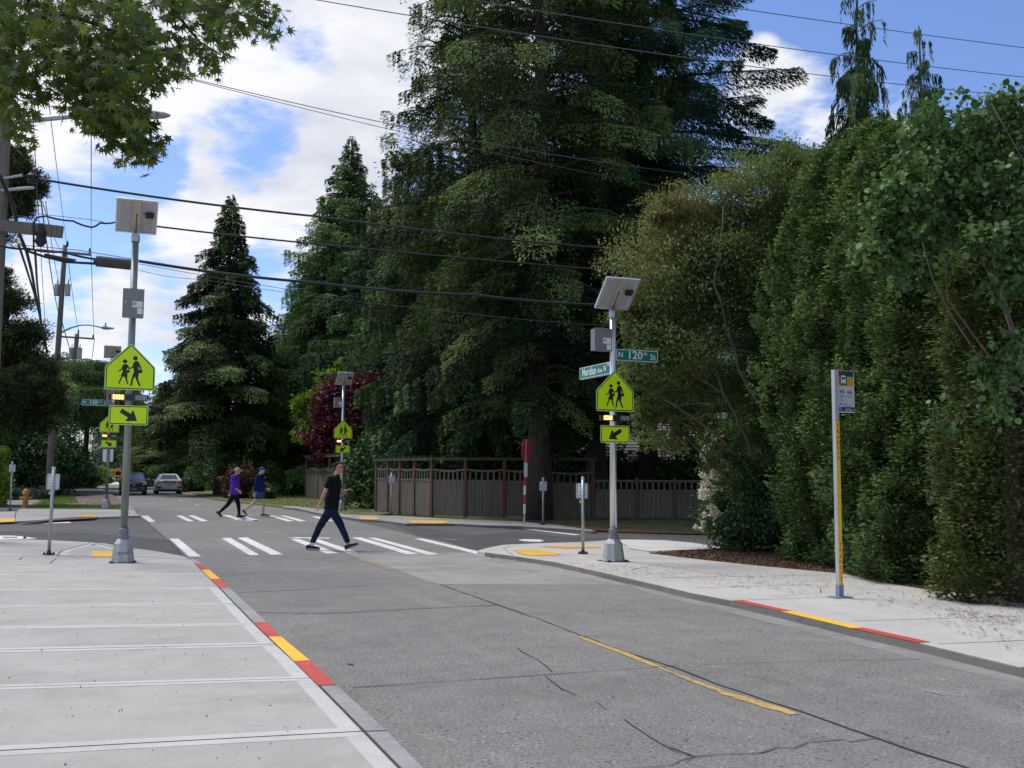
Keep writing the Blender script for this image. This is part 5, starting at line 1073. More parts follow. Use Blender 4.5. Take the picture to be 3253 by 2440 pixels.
# --- arborvitae hedge -------------------------------------------------------------------
def arbor(m, H, Rr, n, seed, parent, yellowtop=0):
    g = R(seed); nt = n // 60
    zc = g.random(nt) ** .95 * H; a = g.random(nt) * 2 * math.pi
    t = zc / H
    pr = np.minimum(1, .93 + .6 * t) * np.sqrt(np.maximum(0, 1 - np.maximum(0, (t - .55) / .45) ** 2)) + .03
    bump = 1 + .20 * np.sin(a * 3 + zc * 1.3 + seed) + .15 * np.sin(a * 5 - zc * 2.6)
    rad = Rr * pr * bump * g.uniform(.72, 1.06, nt)
    ctr = np.stack([np.cos(a) * rad, np.sin(a) * rad, zc], 1); out = np.stack([np.cos(a), np.sin(a), np.full(nt, .35)], 1)
    idx = np.repeat(np.arange(nt), 60); k = len(idx); tone = (.36 + g.normal(size=nt) * .19)[idx]
    o = unit(out)[idx]; side = unit(np.cross(o, np.array([0, 0, 1.0])))
    # tuft: fan sprays radiating from a twig, lying in ragged horizontal shelves
    off = o * (g.random(k) * .16 - .06)[:, None] + side * (g.normal(size=k) * .11)[:, None]; off[:, 2] += g.normal(size=k) * .07 - .05 * g.random(k)
    C = ctr[idx] + off; D = o * .9 + side * (off * side).sum(1)[:, None] * 7 + g.normal(size=(k, 3)) * .35; D[:, 2] -= .1
    Nn = np.array([0, 0, 1.0]) * 1.0 + side * g.normal(size=k)[:, None] * .8 + g.normal(size=(k, 3)) * .3
    V = kites(C, D, Nn, .072 * g.uniform(.6, 1.3, k), .036 * g.uniform(.7, 1.3, k))
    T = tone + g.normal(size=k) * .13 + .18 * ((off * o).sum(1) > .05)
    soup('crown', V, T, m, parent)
    b = MB(); trunk_mesh(b, H * .9, .10, n=8); rr = random.Random(seed)
    for i in range(26):
        a_ = rr.uniform(0, 6.28); z_ = rr.uniform(.25, .85) * H; b.tube([(0, 0, z_), (math.cos(a_) * Rr * .4, math.sin(a_) * Rr * .4, z_ + .35), (math.cos(a_) * Rr * .8, math.sin(a_) * Rr * .8, z_ + .8)], [.03, .02, .008], 4, caps=False)
    b.build('trunk', M['bark'], parent, smooth=True)
HG = 'arborvitae trees forming the tall hedge'
def hedge_at(px, Y): return ab(px, Y, .08)
a1 = tree('arborvitae', hedge_at(2745, 20.6), 0, 'arborvitae at the left end of the tall hedge, behind the leaning maple stems', 'arborvitae', HG); arbor(LM['arbor'], 6.3, 1.15, 105000, 91, a1); a1.scale = (1.12, 1.12, 1.33)
a2 = tree('arborvitae', hedge_at(3030, 14.9), 0, 'lighter green arborvitae column right of the bus stop sign, bulging low over the bark', 'arborvitae', HG); arbor(LM['arbor'], 6.4, 1.05, 100000, 92, a2)
a3 = tree('arborvitae', hedge_at(3215, 12.6), 0, 'yellow green arborvitae cut by the right edge of the photo', 'arborvitae', HG); arbor(LM['arborY'], 5.7, .72, 60000, 93, a3)
for src, px, Y, rz, s, lab in ((a2, 2820, 16.9, 1.0, (1.05, 1.05, 1.17), 'arborvitae directly behind the bus stop sign'), (a1, 2925, 15.9, 2.2, (.95, .95, 1.14), 'tallest middle arborvitae, its top just below the larger weeping cypress'),
                               (a1, 2590, 22.6, 1.1, (1.15, 1.15, 1.38), 'arborvitae right behind the leaning maple stems'), (a1, 2460, 26.5, .3, (1.2, 1.2, 1.2), 'arborvitae seen low through the maple crown'), (a1, 2700, 18.2, 2.7, (1.05, 1.05, 1.2), 'arborvitae between the maple and the bus stop sign'), (a1, 2610, 24.5, 4.0, (1.2, 1.2, 1.5), 'arborvitae in the back row behind the left hedge end'), (a2, 2860, 21.0, 3.0, (1.1, 1.1, 1.33), 'arborvitae in the back row under the larger weeping cypress'), (a1, 3010, 18.8, 5.0, (1.1, 1.1, 1.06), 'arborvitae in the back row under the slim weeping cypress'),
                               (a2, 3160, 17.6, .4, (1.1, 1.1, 1.12), 'arborvitae in the back row near the right edge'), (a1, 3330, 16.5, 1.4, (1.1, 1.1, 1.2), 'arborvitae in the back row beyond the right edge'), (a2, 3150, 14.9, 3.6, (.85, .85, 1.08), 'shaded arborvitae between the light column and the right edge')):
    copy_thing(src, hedge_at(px, Y), rz, s, lab)
# low arborvitae skirts on the bark
for px, py, r, lab in ((2890, 1800, .34, 'small rounded evergreen bush at the foot of the hedge, near its dark hollow'), (3080, 1800, .42, 'rounded evergreen bush beside the dark hollow at the right'), (2740, 1785, .30, 'small evergreen tuft behind the bus stop post')):
    q = G(px, py + 45, .08)
    blobtree('low_bush', q, lab, 'bush', LM['arbor'], [(0, .2, .5 + r * .4, r, r, r * 1.1), (.25, .3, .35, r * .8, r * .8, r * .8)], 9000, .085, .035, int(px), group='low bushes along the hedge')
# --- leaning multi-stem maple before the hedge ------------------------------------------
bm = G(2565, 1745, .08)
def relp(px, py, dy=0): q = P(px, py, bm.y + dy); return Vector((q.x - bm.x, q.y - bm.y, q.z - bm.z))
root = tree('japanese_maple', bm, 0, 'multi-stemmed maple with reddish leaf tips, leaning left over the corner', 'maple tree')
g = R(101); b = MB()
stems = [[(2565, 1745, 0), (2490, 1640, 0), (2410, 1500, -.3), (2370, 1380, -.4), (2300, 1250, -.5), (2240, 1050, -.4), (2190, 830, -.2)],
         [(2565, 1745, 0), (2520, 1690, .1), (2400, 1590, .2), (2290, 1500, .3), (2190, 1400, .2), (2110, 1300, 0)],
         [(2575, 1740, 0), (2530, 1560, .4), (2450, 1400, .5), (2420, 1250, .4), (2430, 1050, .2), (2400, 800, 0), (2380, 620, 0)],
         [(2570, 1740, 0), (2500, 1560, -.2), (2470, 1380, -.6), (2350, 1180, -.9), (2270, 900, -.8), (2300, 650, -.6)],
         [(2580, 1735, 0), (2600, 1500, .5), (2560, 1250, .6), (2540, 1000, .5), (2560, 760, .4)],
         [(2410, 1500, -.3), (2330, 1430, -.6), (2210, 1330, -.8), (2080, 1250, -.7)], [(2300, 1250, -.5), (2180, 1180, -.3), (2060, 1020, 0), (2020, 900, 0)],
         [(2240, 1050, -.4), (2120, 900, -.2), (2060, 760, 0)], [(2420, 1250, .4), (2540, 1150, .2), (2640, 1000, 0)], [(2190, 830, -.2), (2150, 700, 0), (2170, 620, 0)]]
tips = []
for st in stems:
    pts = [relp(*q) for q in st]; pts = interp(pts, .4); r0_ = .055 if st[0][1] > 1700 else .028
    pts = [p + Vector((random.gauss(0, .015), random.gauss(0, .015), 0)) for p in pts]
    b.tube(pts, [r0_ * (1 - .8 * i / (len(pts) - 1)) + .004 for i in range(len(pts))], 7)
    tips += pts[len(pts) // 2:]
for i in range(150):       # twigs
    p = random.choice(tips); d = Vector((random.gauss(0, 1), random.gauss(0, 1), random.gauss(.5, .7))).normalized(); L_ = random.uniform(.4, 1.0)
    b.tube([p, p + d * L_ * .5, p + d * L_ + Vector((0, 0, -.08))], [.012, .008, .003], 4, caps=False)
b.build('trunk', M['barkL'], root, smooth=True)
Vs = []; Ts = []; Vr = []; Tr = []
cl = [(2230, 700, 200, 130), (2120, 830, 190, 150), (2380, 620, 200, 110), (2480, 520, 120, 90), (2560, 700, 150, 130), (2080, 960, 130, 140), (2230, 930, 180, 130), (2440, 800, 200, 120), (2330, 1000, 200, 110), (2140, 1110, 160, 100), (2560, 900, 150, 110), (2480, 1080, 170, 100), (2120, 1230, 130, 80), (2290, 1200, 160, 90), (2610, 1060, 90, 120), (2200, 1330, 110, 55), (2420, 1250, 130, 70), (2600, 1220, 100, 80), (2130, 660, 90, 70), (2620, 560, 80, 70), (2050, 1150, 80, 60), (2100, 1400, 90, 40), (2640, 1330, 80, 70), (2340, 820, 160, 110), (2440, 1400, 110, 70), (2520, 1480, 90, 70), (2360, 1540, 80, 60), (2300, 1450, 80, 60), (2460, 1600, 80, 60), (2550, 1360, 90, 90), (2010, 1000, 70, 80), (1990, 1180, 50, 60), (2060, 1310, 70, 50)]
for (px, py, rx, rz_) in cl:
    q = relp(px, py, g.uniform(-1.0, 1.0)); s_ = bm.y / F; warm = max(0, min(1, (1150 - py) / 700)) * max(0.25, min(1, (2450 - px) / 350))
    n = int(6300 * rx * rz_ / 22000) + 800
    C, o, t = blob(g, q.x, q.y, q.z, rx * s_, rx * s_ * .95, rz_ * s_, n, shell=.35, layer=.16, tone0=.34 + .26 * warm, tvar=.15, noise=.35)
    v, t2 = leaves(g, C, o, t, .084, .040, .8, .22); rd = (g.random(int(C[:, 0].size // 40) + 1) < .75 * warm ** 1.3)[np.arange(C[:, 0].size) // 40 % (int(C[:, 0].size // 40) + 1)]
    rd &= g.random(len(rd)) < .8; Vs.append(v[~rd]); Ts.append(t2[~rd]); Vr.append(v[rd]); Tr.append(t2[rd])
soup('crown', np.concatenate(Vs), np.concatenate(Ts), LM['jmaple'], root); soup('bronze_leaves', np.concatenate(Vr), np.concatenate(Tr), LM['jred'], root)
# --- shrubs by that corner -----------------------------------------------------------------
q = G(2500, 1760, .08)
blobtree('evergreen_shrub', q, 'dark low shrub at the foot of the leaning maple on the bark', 'shrub', LM['dshrub'], [(0, .4, .45, .75, .6, .5), (-.7, .8, .40, .6, .5, .45), (.8, -.1, .4, .7, .5, .45), (.1, .9, 1.1, .9, .7, .7), (1.5, -.5, .5, .6, .5, .5)], 30000, .09, .05, 111, shell=.3)
q = G(2300, 1725, .05)
def relq(px, py, base, dy=0): v = P(px, py, base.y + dy); return (v.x - base.x, v.y - base.y, v.z - base.z)
blw = [relq(px, py, q) + (r, r, r * .9) for px, py, r in ((2290, 1400, .5), (2330, 1500, .65), (2300, 1600, .55), (2380, 1640, .6), (2400, 1520, .7), (2260, 1640, .35), (2340, 1680, .4))]
rw = blobtree('flowering_shrub', q, 'arching shrub with cream white blossom in front of the fence end', 'flowering shrub', LM['shrub'], blw, 30000, .075, .04, 113, shell=.3)
g = R(115); Vs = []; Ts = []
for px, py, r, n in ((2268, 1370, .22, 420), (2250, 1440, .22, 500), (2262, 1500, .2, 400), (2242, 1560, .2, 420), (2260, 1620, .18, 340), (2280, 1330, .18, 260), (2225, 1670, .14, 160), (2310, 1450, .3, 420), (2330, 1560, .3, 300), (2300, 1640, .25, 240)):
    c = relq(px, py, q, -.55); C, o, t = blob(g, *c, r, r, r * 1.2, n, shell=.2, tone0=.5); v, t2 = leaves(g, C, o, t, .055, .05, .3, .2); Vs.append(v); Ts.append(t2)
soup('blossom', np.concatenate(Vs), np.concatenate(Ts), LM['blossom'], rw)
# --- round-leaved tree leaning in from the right ---------------------------------------------
bh = Vector((7.2, 11.2, .08)); g = R(121)
def rh(px, py, dy=0): v = P(px, py, bh.y + dy); return Vector((v.x - bh.x, v.y - bh.y, v.z - bh.z))
root = tree('hazel_tree', bh, 0, 'round-leaved fresh green tree leaning in over the hedge from the right edge', 'broadleaf tree')
b = MB()
br = [[(3560, 1900, 0), (3450, 1600, 0), (3300, 1300, 0), (3200, 1000, .3), (3130, 700, .4), (3070, 480, .4)], [(3200, 1250, 0), (3160, 1180, -.2), (3120, 1150, -.2), (3020, 1000, -.3), (2960, 880, -.3), (2930, 770, -.3)],
      [(3300, 1300, 0), (3180, 1180, -.3), (3140, 1130, -.3), (3010, 950, -.3), (3000, 800, -.3)], [(3200, 1000, .3), (3050, 800, .2), (2900, 640, .2), (2790, 620, .1)], [(3450, 1600, 0), (3380, 900, 0), (3260, 500, 0), (3200, 340, 0)], [(3380, 900, 0), (3200, 780, -.4), (3080, 770, -.5)], [(3200, 1000, .3), (3000, 560, .3), (2950, 400, .3)], [(3380, 900, 0), (3300, 600, -.3), (3150, 330, -.3)]]
for st in br:
    pts = interp([rh(*p_) for p_ in st], .3); b.tube(pts, [(.05 if st[0][0] > 3500 else .012) * (1 - .8 * i / (len(pts) - 1)) + .003 for i in range(len(pts))], 6)
b.build('trunk', M['barkL'], root, smooth=True)
def roundleaves(g, C, L, tone, parent, m, nm='crown'):
    """eight-cornered, slightly cupped leaves"""
    n = len(C); D = unit(g.normal(size=(n, 3)) * .7 + np.array([-.3, -.3, -.35])); Nn = unit(g.normal(size=(n, 3)) * .7 + np.array([0, -.35, .8]))
    S = unit(np.cross(D, Nn)); U = np.cross(S, D); Ls = (L * g.uniform(.6, 1.25, n))[:, None]
    out = [(0, 0, 0), (.36, .12, .04), (.52, .42, .06), (.36, .78, .02), (0, 1.08, -.1), (-.36, .78, .02), (-.52, .42, .06), (-.36, .12, .04)]
    V = np.stack([C + S * Ls * x + D * Ls * y + U * Ls * z for x, y, z in out], 1)
    return soup(nm, V, tone, m, parent, k=8)
Cs = []; Ts = []
for (px, py, r, n, dy) in ((2960, 400, 70, 170, .3), (2980, 480, 95, 260, .3), (2900, 540, 80, 220, .2), (3080, 400, 60, 110, .4), (3090, 500, 90, 240, .4), (3190, 420, 90, 300, .2), (3230, 340, 70, 220, 0), (3110, 600, 110, 340, .3), (2990, 620, 100, 320, .2), (2880, 640, 90, 260, .1), (2800, 660, 60, 150, .1), (2840, 720, 70, 170, 0), (2960, 740, 90, 260, .1),
                           (3080, 700, 100, 300, .2), (3190, 600, 100, 330, 0), (3240, 740, 70, 230, -.3), (3150, 760, 55, 120, -.5), (3090, 775, 40, 90, -.5), (2800, 790, 60, 120, 0), (2740, 800, 35, 60, 0), (3190, 880, 60, 120, -.3), (3240, 900, 50, 110, -.3), (3200, 1180, 60, 130, -.3), (3120, 1190, 50, 80, -.3), (3230, 1110, 50, 90, -.3), (2950, 860, 60, 100, 0), (3020, 1330, 60, 60, 0), (3150, 1300, 60, 70, -.2), (3180, 330, 40, 60, -.2), (3090, 270 + 60, 25, 14, 0), (3060, 300, 20, 8, 0), (2860, 880, 50, 70, 0)):
    c = rh(px, py, dy); s_ = r / F * bh.y; n = int(n * 1.9)
    tw = max(3, n // 9); cc = g.normal(size=(tw, 3)) * s_ * .55; ix = g.integers(0, tw, n)
    C = cc[ix] + g.normal(size=(n, 3)) * .05 + np.array(c); Cs.append(C); Ts.append((.42 + g.normal(size=tw) * .18)[ix] + g.normal(size=n) * .1)
roundleaves(g, np.concatenate(Cs), .066, np.concatenate(Ts), root, LM['hazel'])
# --- near maple hanging in at the top left -----------------------------------------------------
bn = Vector((-4.6, 2.6, 0.0)); g = R(131)
root = tree('maple_tree', bn, 0, 'overhanging maple branch with star-shaped leaves in the top left corner', 'maple tree')
def rn(px, py, Y): v = P(px, py, Y); return Vector((v.x - bn.x, v.y - bn.y, v.z - bn.z))
b = MB()
b.tube([(0, 0, 0), (.05, .1, 1.5), (.15, .35, 2.7), (.3, .8, 3.6)], [.17, .13, .11, .08], 12)
brn = [[(-500, -420, 3.8), (-150, -180, 4.2), (60, -40, 4.5), (105, 10, 4.6), (190, 150, 4.7), (225, 250, 4.75), (262, 350, 4.8), (310, 412, 4.85), (345, 440, 4.9)], [(60, -40, 4.5), (150, 30, 4.5), (230, 60, 4.6), (300, 80, 4.7), (420, 130, 4.8), (520, 215, 4.9)],
       [(-150, -180, 4.2), (200, -120, 4.8), (500, -80, 5.1), (680, 0, 5.2), (790, 60, 5.3), (870, 100, 5.35)], [(500, -80, 5.1), (560, 40, 5.1), (640, 130, 5.15), (700, 170, 5.2)], [(-150, -180, 4.2), (-60, 100, 4.4), (0, 280, 4.5), (50, 340, 4.5)], [(190, 150, 4.7), (300, 230, 4.7), (400, 260, 4.75)], [(262, 350, 4.8), (380, 400, 4.85), (470, 460, 4.9)]]
b.tube([(.3, .8, 3.6), rn(-500, -420, 3.8)], [.07, .04], 8)
twn = []
for i, st in enumerate(brn):
    pts = interp([rn(*p_) for p_ in st], .1); pts = [p + Vector((random.gauss(0, .006), 0, random.gauss(0, .006))) for p in pts]
    b.tube(pts, [(.026 if i == 0 else .013) * (1 - .8 * k / (len(pts) - 1)) + .0015 for k in range(len(pts))], 7); twn += pts
b.build('trunk', mat('dark twig bark', (.035, .028, .024), .9, var=.3), root, smooth=True)
regs = [(60, 60, 110, 260), (200, 50, 120, 280), (340, 60, 120, 260), (430, 140, 90, 170), (90, 180, 120, 250), (230, 190, 110, 260), (350, 200, 110, 240), (450, 230, 70, 100), (60, 300, 90, 150), (20, 250, 80, 150), (280, 300, 100, 240), (390, 330, 90, 190), (340, 390, 70, 150), (430, 410, 55, 110), (460, 470, 40, 70), (400, 455, 50, 80), (560, 20, 60, 80), (640, 30, 70, 150), (700, 60, 60, 130), (780, 60, 60, 110), (850, 60, 45, 55), (620, 140, 50, 70), (700, 150, 45, 60), (560, 160, 40, 50), (660, 205, 30, 24), (520, 235, 30, 30), (880, 105, 22, 10), (600, 205, 26, 20), (70, 395, 40, 40), (-20, 120, 90, 140), (500, -40, 60, 80), (760, -40, 60, 80), (410, 30, 70, 130), (480, 130, 45, 50)]
Cs = []; Ts = []
for (px, py, r, n) in regs:
    n = int(n * 1.0); tw = max(2, n // 5); th = g.random(tw) * 6.283; rr_ = np.sqrt(g.random(tw)) * r
    base = 4.55 + max(0, px - 200) / 900
    cc = np.array([tuple(rn(px + math.cos(t_) * q_, py + math.sin(t_) * q_ * .9, base + g.normal() * .28)) for t_, q_ in zip(th, rr_)]); ix = g.integers(0, tw, n)
    Cs.append(cc[ix] + g.normal(size=(n, 3)) * .028); Ts.append((.42 + g.normal(size=tw) * .17)[ix] + g.normal(size=n) * .1)
C = np.concatenate(Cs); Tn = np.concatenate(Ts); n = len(C)
D = unit(g.normal(size=(n, 3)) * .55 + np.array([.45, -.05, -.75])); Nn = unit(g.normal(size=(n, 3)) * .6 + np.array([.3, -.5, .7])); S = unit(np.cross(D, Nn)); U = np.cross(S, D)
star = []
for k, (ang, ln) in enumerate(((180, .16), (128, .50), (103, .30), (78, .78), (56, .34), (36, .95), (18, .36), (0, 1.1), (-18, .36), (-36, .95), (-56, .34), (-78, .78), (-103, .30), (-128, .50))):
    star.append((math.sin(math.radians(ang)) * ln, math.cos(math.radians(ang)) * ln, -.12 * ln * ln))
Ls = (.046 * g.uniform(.6, 1.2, n))[:, None]
V = np.stack([C + S * Ls * x + D * Ls * y + U * Ls * z for x, y, z in star], 1)
soup('crown', V, Tn, LM['near'], root, k=14)
# --- dark red maple and lime tree behind the far right beacon ----------------------------------
q = ab(1105, 61); KS = 1.30
blobtree('red_maple', q, 'dark red maple behind the distant beacon pole', 'maple tree', LM['red'], [relq(px, py, q) + (r * KS, r * KS, r * .8 * KS) for px, py, r in ((1080, 1260, 1.0), (1150, 1230, 1.0), (1190, 1290, 1.1), (1110, 1340, 1.3), (1040, 1320, .8), (1010, 1390, .7), (1090, 1420, 1.1), (1180, 1380, 1.2), (1150, 1460, .9), (1030, 1450, .6), (1220, 1340, .7), (1235, 1240, .7), (1270, 1290, .6), (1200, 1210, .7), (1260, 1380, .6))], 42000, .19, .12, 141, trunks=[((0, 0, 0), (.1, 0, 1.5), (.3, 0, 3.5), .12), ((0, 0, .8), (-.8, 0, 2.5), .07), ((0, 0, .8), (1.2, 0, 3), .07)], bark='bark', shell=.35)
q = ab(1040, 64)
blobtree('lime_green_maple', q, 'lime green leafy tree peeking out around the dark red maple', 'broadleaf tree', LM['lime'], [relq(px, py, q) + (r * KS, r * KS, r * .8 * KS) for px, py, r in ((985, 1280, .75), (1060, 1220, .9), (1140, 1190, .8), (960, 1300, .5), (975, 1390, .55), (1080, 1205, .6), (1230, 1205, .5), (1000, 1330, .8), (1090, 1160, .45))], 15000, .2, .13, 143, trunks=[((0, 0, 0), (0, 0, 2.5), (.3, 0, 5), .1)], shell=.35)
# laceleaf dome and shrubs by the road
q = G(765, 1583, .05)
blobtree('laceleaf_maple', q, 'russet dome-shaped laceleaf maple behind the two walkers', 'maple shrub', LM['brown'], [(0, 0, 1.0, 1.05, .8, .85), (-.5, .2, .8, .7, .7, .7), (.55, .2, .95, .8, .7, .7), (0, 0, .5, 1.0, .8, .5), (-.25, 0, 1.4, .6, .6, .4)], 26000, .16, .05, 151, trunks=[((0, 0, 0), (.1, 0, .6), (.4, 0, 1.3), .07), ((0, 0, .3), (-.5, 0, 1.1), .05)], bark='bark', shell=.5, layer=.2, droop=.7)
for i, (px, py, r, h, m, lab) in enumerate(((830, 1586, .55, .8, 'shrub', 'small rounded green shrub just right of the navy-shirted walker'), (600, 1562, .9, 1.0, 'dshrub', 'low clipped dark shrub right of the white car'), (560, 1549, 1.6, 2.0, 'grey', 'grey green feathery bush beyond the white car'),
        (500, 1546, 1.3, 2.2, 'shrub', 'green bush between the two cars'), (640, 1556, 1.5, 2.4, 'shrub', 'leafy bush at the foot of the lone fir'), (1150, 1592, .7, .8, 'dshrub', 'low dark shrub at the right end of the short fence'), (1168, 1592, .8, 1.7, 'dshrub', 'tall dark shrub filling the gap between the two fences'), (952, 1570, .8, 2.0, 'dshrub', 'dark shrub between the two short fence pieces'), (850, 1566, 1.5, 3.0, 'dshrub', 'dark tall shrub behind the navy-shirted walker'), (720, 1560, 1.6, 3.0, 'dshrub', 'dark shrub behind the russet laceleaf maple'))):
    q = G(px, py, .04); blobtree('garden_shrub', q, lab, 'shrub', LM[m], [(0, .3, h * .5, r, r, h * .55), (r * .5, .4, h * .4, r * .7, r * .7, h * .45), (-r * .5, .4, h * .42, r * .7, r * .7, h * .45)], 9000, .16, .09, 160 + i, group='garden shrubs along the road', shell=.35)
# lime bushes at the end of the road
for i, (px, py, Y, r, m, lab) in enumerate(((312, 1512, 150, 1.6, 'lime', 'bright lime bush beside the school bus'), (290, 1498, 165, 1.8, 'shrub', 'green bush where the road disappears'), (275, 1510, 118, 1.5, 'lime', 'lime bush at the end of the path, left of the road'), (242, 1480, 128, 1.7, 'lime', 'green bush over the end of the path'), (445, 1480, 212, 3.8, 'dshrub', 'dark bush above the bus'), (240, 1530, 96, 1.3, 'dshrub', 'dark rounded bush by the mailboxes'), (462, 1495, 120, 2.0, 'shrub', 'leafy bush behind the dark car'), (395, 1425, 225, 6.5, 'dshrub', 'tall dark bush high above the school bus'), (300, 1440, 220, 6, 'grey', 'hazy grey green tree far down the road'), (190, 1480, 110, 3.2, 'dshrub', 'dark bush behind the mailboxes'))):
    c = P(px, py, Y); base = Vector((c.x, c.y, min(0, zfar(c)))); blobtree('roadside_bush', base, lab, 'bush', LM[m], [(0, 0, c.z - base.z, r, r, r * .9), (r * .6, .5, (c.z - base.z) * .6, r * .7, r * .7, r * .7), (-r * .6, .5, (c.z - base.z) * .6, r * .7, r * .7, r * .7)], 6000, .32, .2, 180 + i, group='bushes at the end of the road', shell=.4)
# left hedges
def hedgebox(loc, rz, dims, label, m, n, L, W, seed, topm=None):
    root = tree('clipped_hedge', loc, rz, label, 'hedge', 'hedges on the far left'); g = R(seed); w_, d_, h_ = dims
    f = g.choice(5, n, p=np.array([w_ * h_, w_ * h_, d_ * h_, d_ * h_, w_ * d_]) / (2 * w_ * h_ + 2 * d_ * h_ + w_ * d_)); u, v = g.random(n), g.random(n)
    C = np.empty((n, 3)); O = np.zeros((n, 3))
    for k, (ax, sg_) in enumerate(((1, -1), (1, 1), (0, -1), (0, 1), (2, 1))):
        s = f == k
        if ax == 1: C[s] = np.stack([(u[s] - .5) * w_, np.full(s.sum(), sg_ * d_ / 2), v[s] * h_], 1); O[s, 1] = sg_
        if ax == 0: C[s] = np.stack([np.full(s.sum(), sg_ * w_ / 2), (u[s] - .5) * d_, v[s] * h_], 1); O[s, 0] = sg_
        if ax == 2: C[s] = np.stack([(u[s] - .5) * w_, (v[s] - .5) * d_, np.full(s.sum(), h_)], 1); O[s, 2] = sg_
    C += g.normal(size=(n, 3)) * .06 - O * (g.random(n) * .15)[:, None]; C += O * (.10 * np.sin(C[:, [2]] * 3 + C[:, [0]] * 2.5))
    t = .42 + .16 * np.sin(C[:, 0] * 4 + 1) * np.sin(C[:, 2] * 5) + g.normal(size=n) * .12
    v_, t2 = leaves(g, C, O, t, L, W, .3, .4)
    if topm is not None:
        s = (C[:, 2] > h_ * .9); soup('foliage', v_[~s], t2[~s], m, root); soup('fresh_growth', v_[s], t2[s], topm, root)
    else: soup('foliage', v_, t2, m, root)
    b = MB(); b.box((0, 0, h_ * .46), (w_ * .8, d_ * .8, h_ * .9)); b.build('stem', M['bark'], root)
q = G(-70, 1612, SW); hedgebox(q + Vector((-1.4, 1.5, -.05)), YAW, (3.2, 3.0, zat(1425, q.x, q.y)), 'bright fresh green clipped hedge cut by the left edge', LM['hedgeL'], 26000, .11, .07, 201)
q = G(98, 1568, SW); hedgebox(q + Vector((-.3, 1.5, -.05)), YAW, (2.1, 3.5, zat(1455, q.x, q.y)), 'dark ivy-covered hedge block with a yellow green top, behind the hydrant', LM['dshrub'], 22000, .16, .12, 203, LM['hedgeL'])
q = G(132, 1560, SW); hedgebox(q + Vector((-1.3, 3.5, -.05)), YAW, (1.2, 6, zat(1450, q.x, q.y)), 'narrow bright hedge between the ivy block and the second utility pole', LM['hedgeL'], 12000, .15, .1, 205)
q = G(25, 1590, SW); blobtree('garden_shrub', q, 'loose grey green shrub spilling over the path at the left', 'shrub', LM['grey'], [(-.2, 1.4, .22, .8, .6, .32), (.5, 2.4, .28, .6, .6, .35), (-1, .6, .3, .8, .7, .4)], 9000, .12, .04, 207, group='garden shrubs along the road')
bpy.data.objects['garden_shrub'].children
for i, (px, Y, r, h, lab) in enumerate(((-40, 62, 3.2, 6.5, 'dark bushy tree behind the bright hedge at the left edge'), (70, 66, 3.0, 6.0, 'dark bushy tree behind the ivy-covered hedge block'), (180, 90, 2.2, 4.5, 'dark bushy tree far behind the second utility pole'))):
    q = ab(px, Y, 0); blobtree('backyard_tree', q, lab, 'tree', LM['dshrub'], [(0, 0, h * .5, r, r * .8, h * .55), (r * .6, .3, h * .4, r * .7, r * .7, h * .42), (-r * .6, .3, h * .4, r * .7, r * .7, h * .42)], 16000, .24, .14, 240 + i, group='dark trees behind the left hedges', shell=.35)
# shrub layer and dark trees behind the fences
for i, (px, Y, r, h, lab) in enumerate(((1210, 45, 1.6, 3.4, 'behind the left end of the long fence'), (1300, 44, 1.6, 2.8, 'behind the fence, second from its left end'), (1400, 42.5, 1.7, 3.4, 'behind the fence, left of the stop sign'), (1510, 42.5, 1.8, 3.0, 'behind the fence at the stop sign'), (1620, 43, 1.8, 3.6, 'behind the fence just left of the big trunk'), (1770, 42, 1.5, 3.4, 'behind the fence just right of the big trunk'),
        (1900, 42.5, 1.3, 2.8, 'behind the fence at the near right beacon pole'), (2030, 43, 1.2, 2.4, 'behind the fence, below the house roof'), (2130, 42.5, 1.2, 2.2, 'behind the fence below the roof, right part'), (2300, 41, 2.2, 4.8, 'behind the right end of the fence'), (2450, 40, 2.6, 5.5, 'behind the hedge end, seen through the leaning maple'), (2650, 42, 3, 6, 'dark tree mass deep behind the hedge'))):
    q = ab(px, Y, 0); blobtree('backyard_shrub', q, 'dark leafy shrub ' + lab if 'mass' not in lab else lab, 'shrub', LM['shrub' if i % 3 == 1 else 'dshrub'], [(0, 0, h * .5, r, r * .8, h * .55), (r * .6, .3, h * .4, r * .7, r * .7, h * .42), (-r * .6, .3, h * .4, r * .7, r * .7, h * .42)], 8000, .18, .11, 220 + i, group='shrubs behind the fence', shell=.35)
# far-off wood closing the horizon on every side away from the road
g = R(401); n = 90000; az = g.uniform(-1.25, 1.3, n); keep = np.abs(az + YAW) > .10; az = az[keep]; n = len(az)
rad_ = g.uniform(125, 165, n); hh_ = 9 + 4 * np.sin(az * 9) + 3 * np.sin(az * 23 + 1) + 2 * np.sin(az * 61); zz_ = g.random(n) ** .8 * hh_
C = np.stack([np.sin(az) * rad_, np.cos(az) * rad_, zz_ - 1], 1); O = np.stack([-np.sin(az), -np.cos(az), np.full(n, .4)], 1)
v, t2 = leaves(g, C, O, .4 + .15 * np.sin(az * 40) + .12 * np.sin(zz_ * 1.3), 1.3, .8, .3, .3); soup('distant_woods', v, t2, LM['dshrub'], kind='stuff')
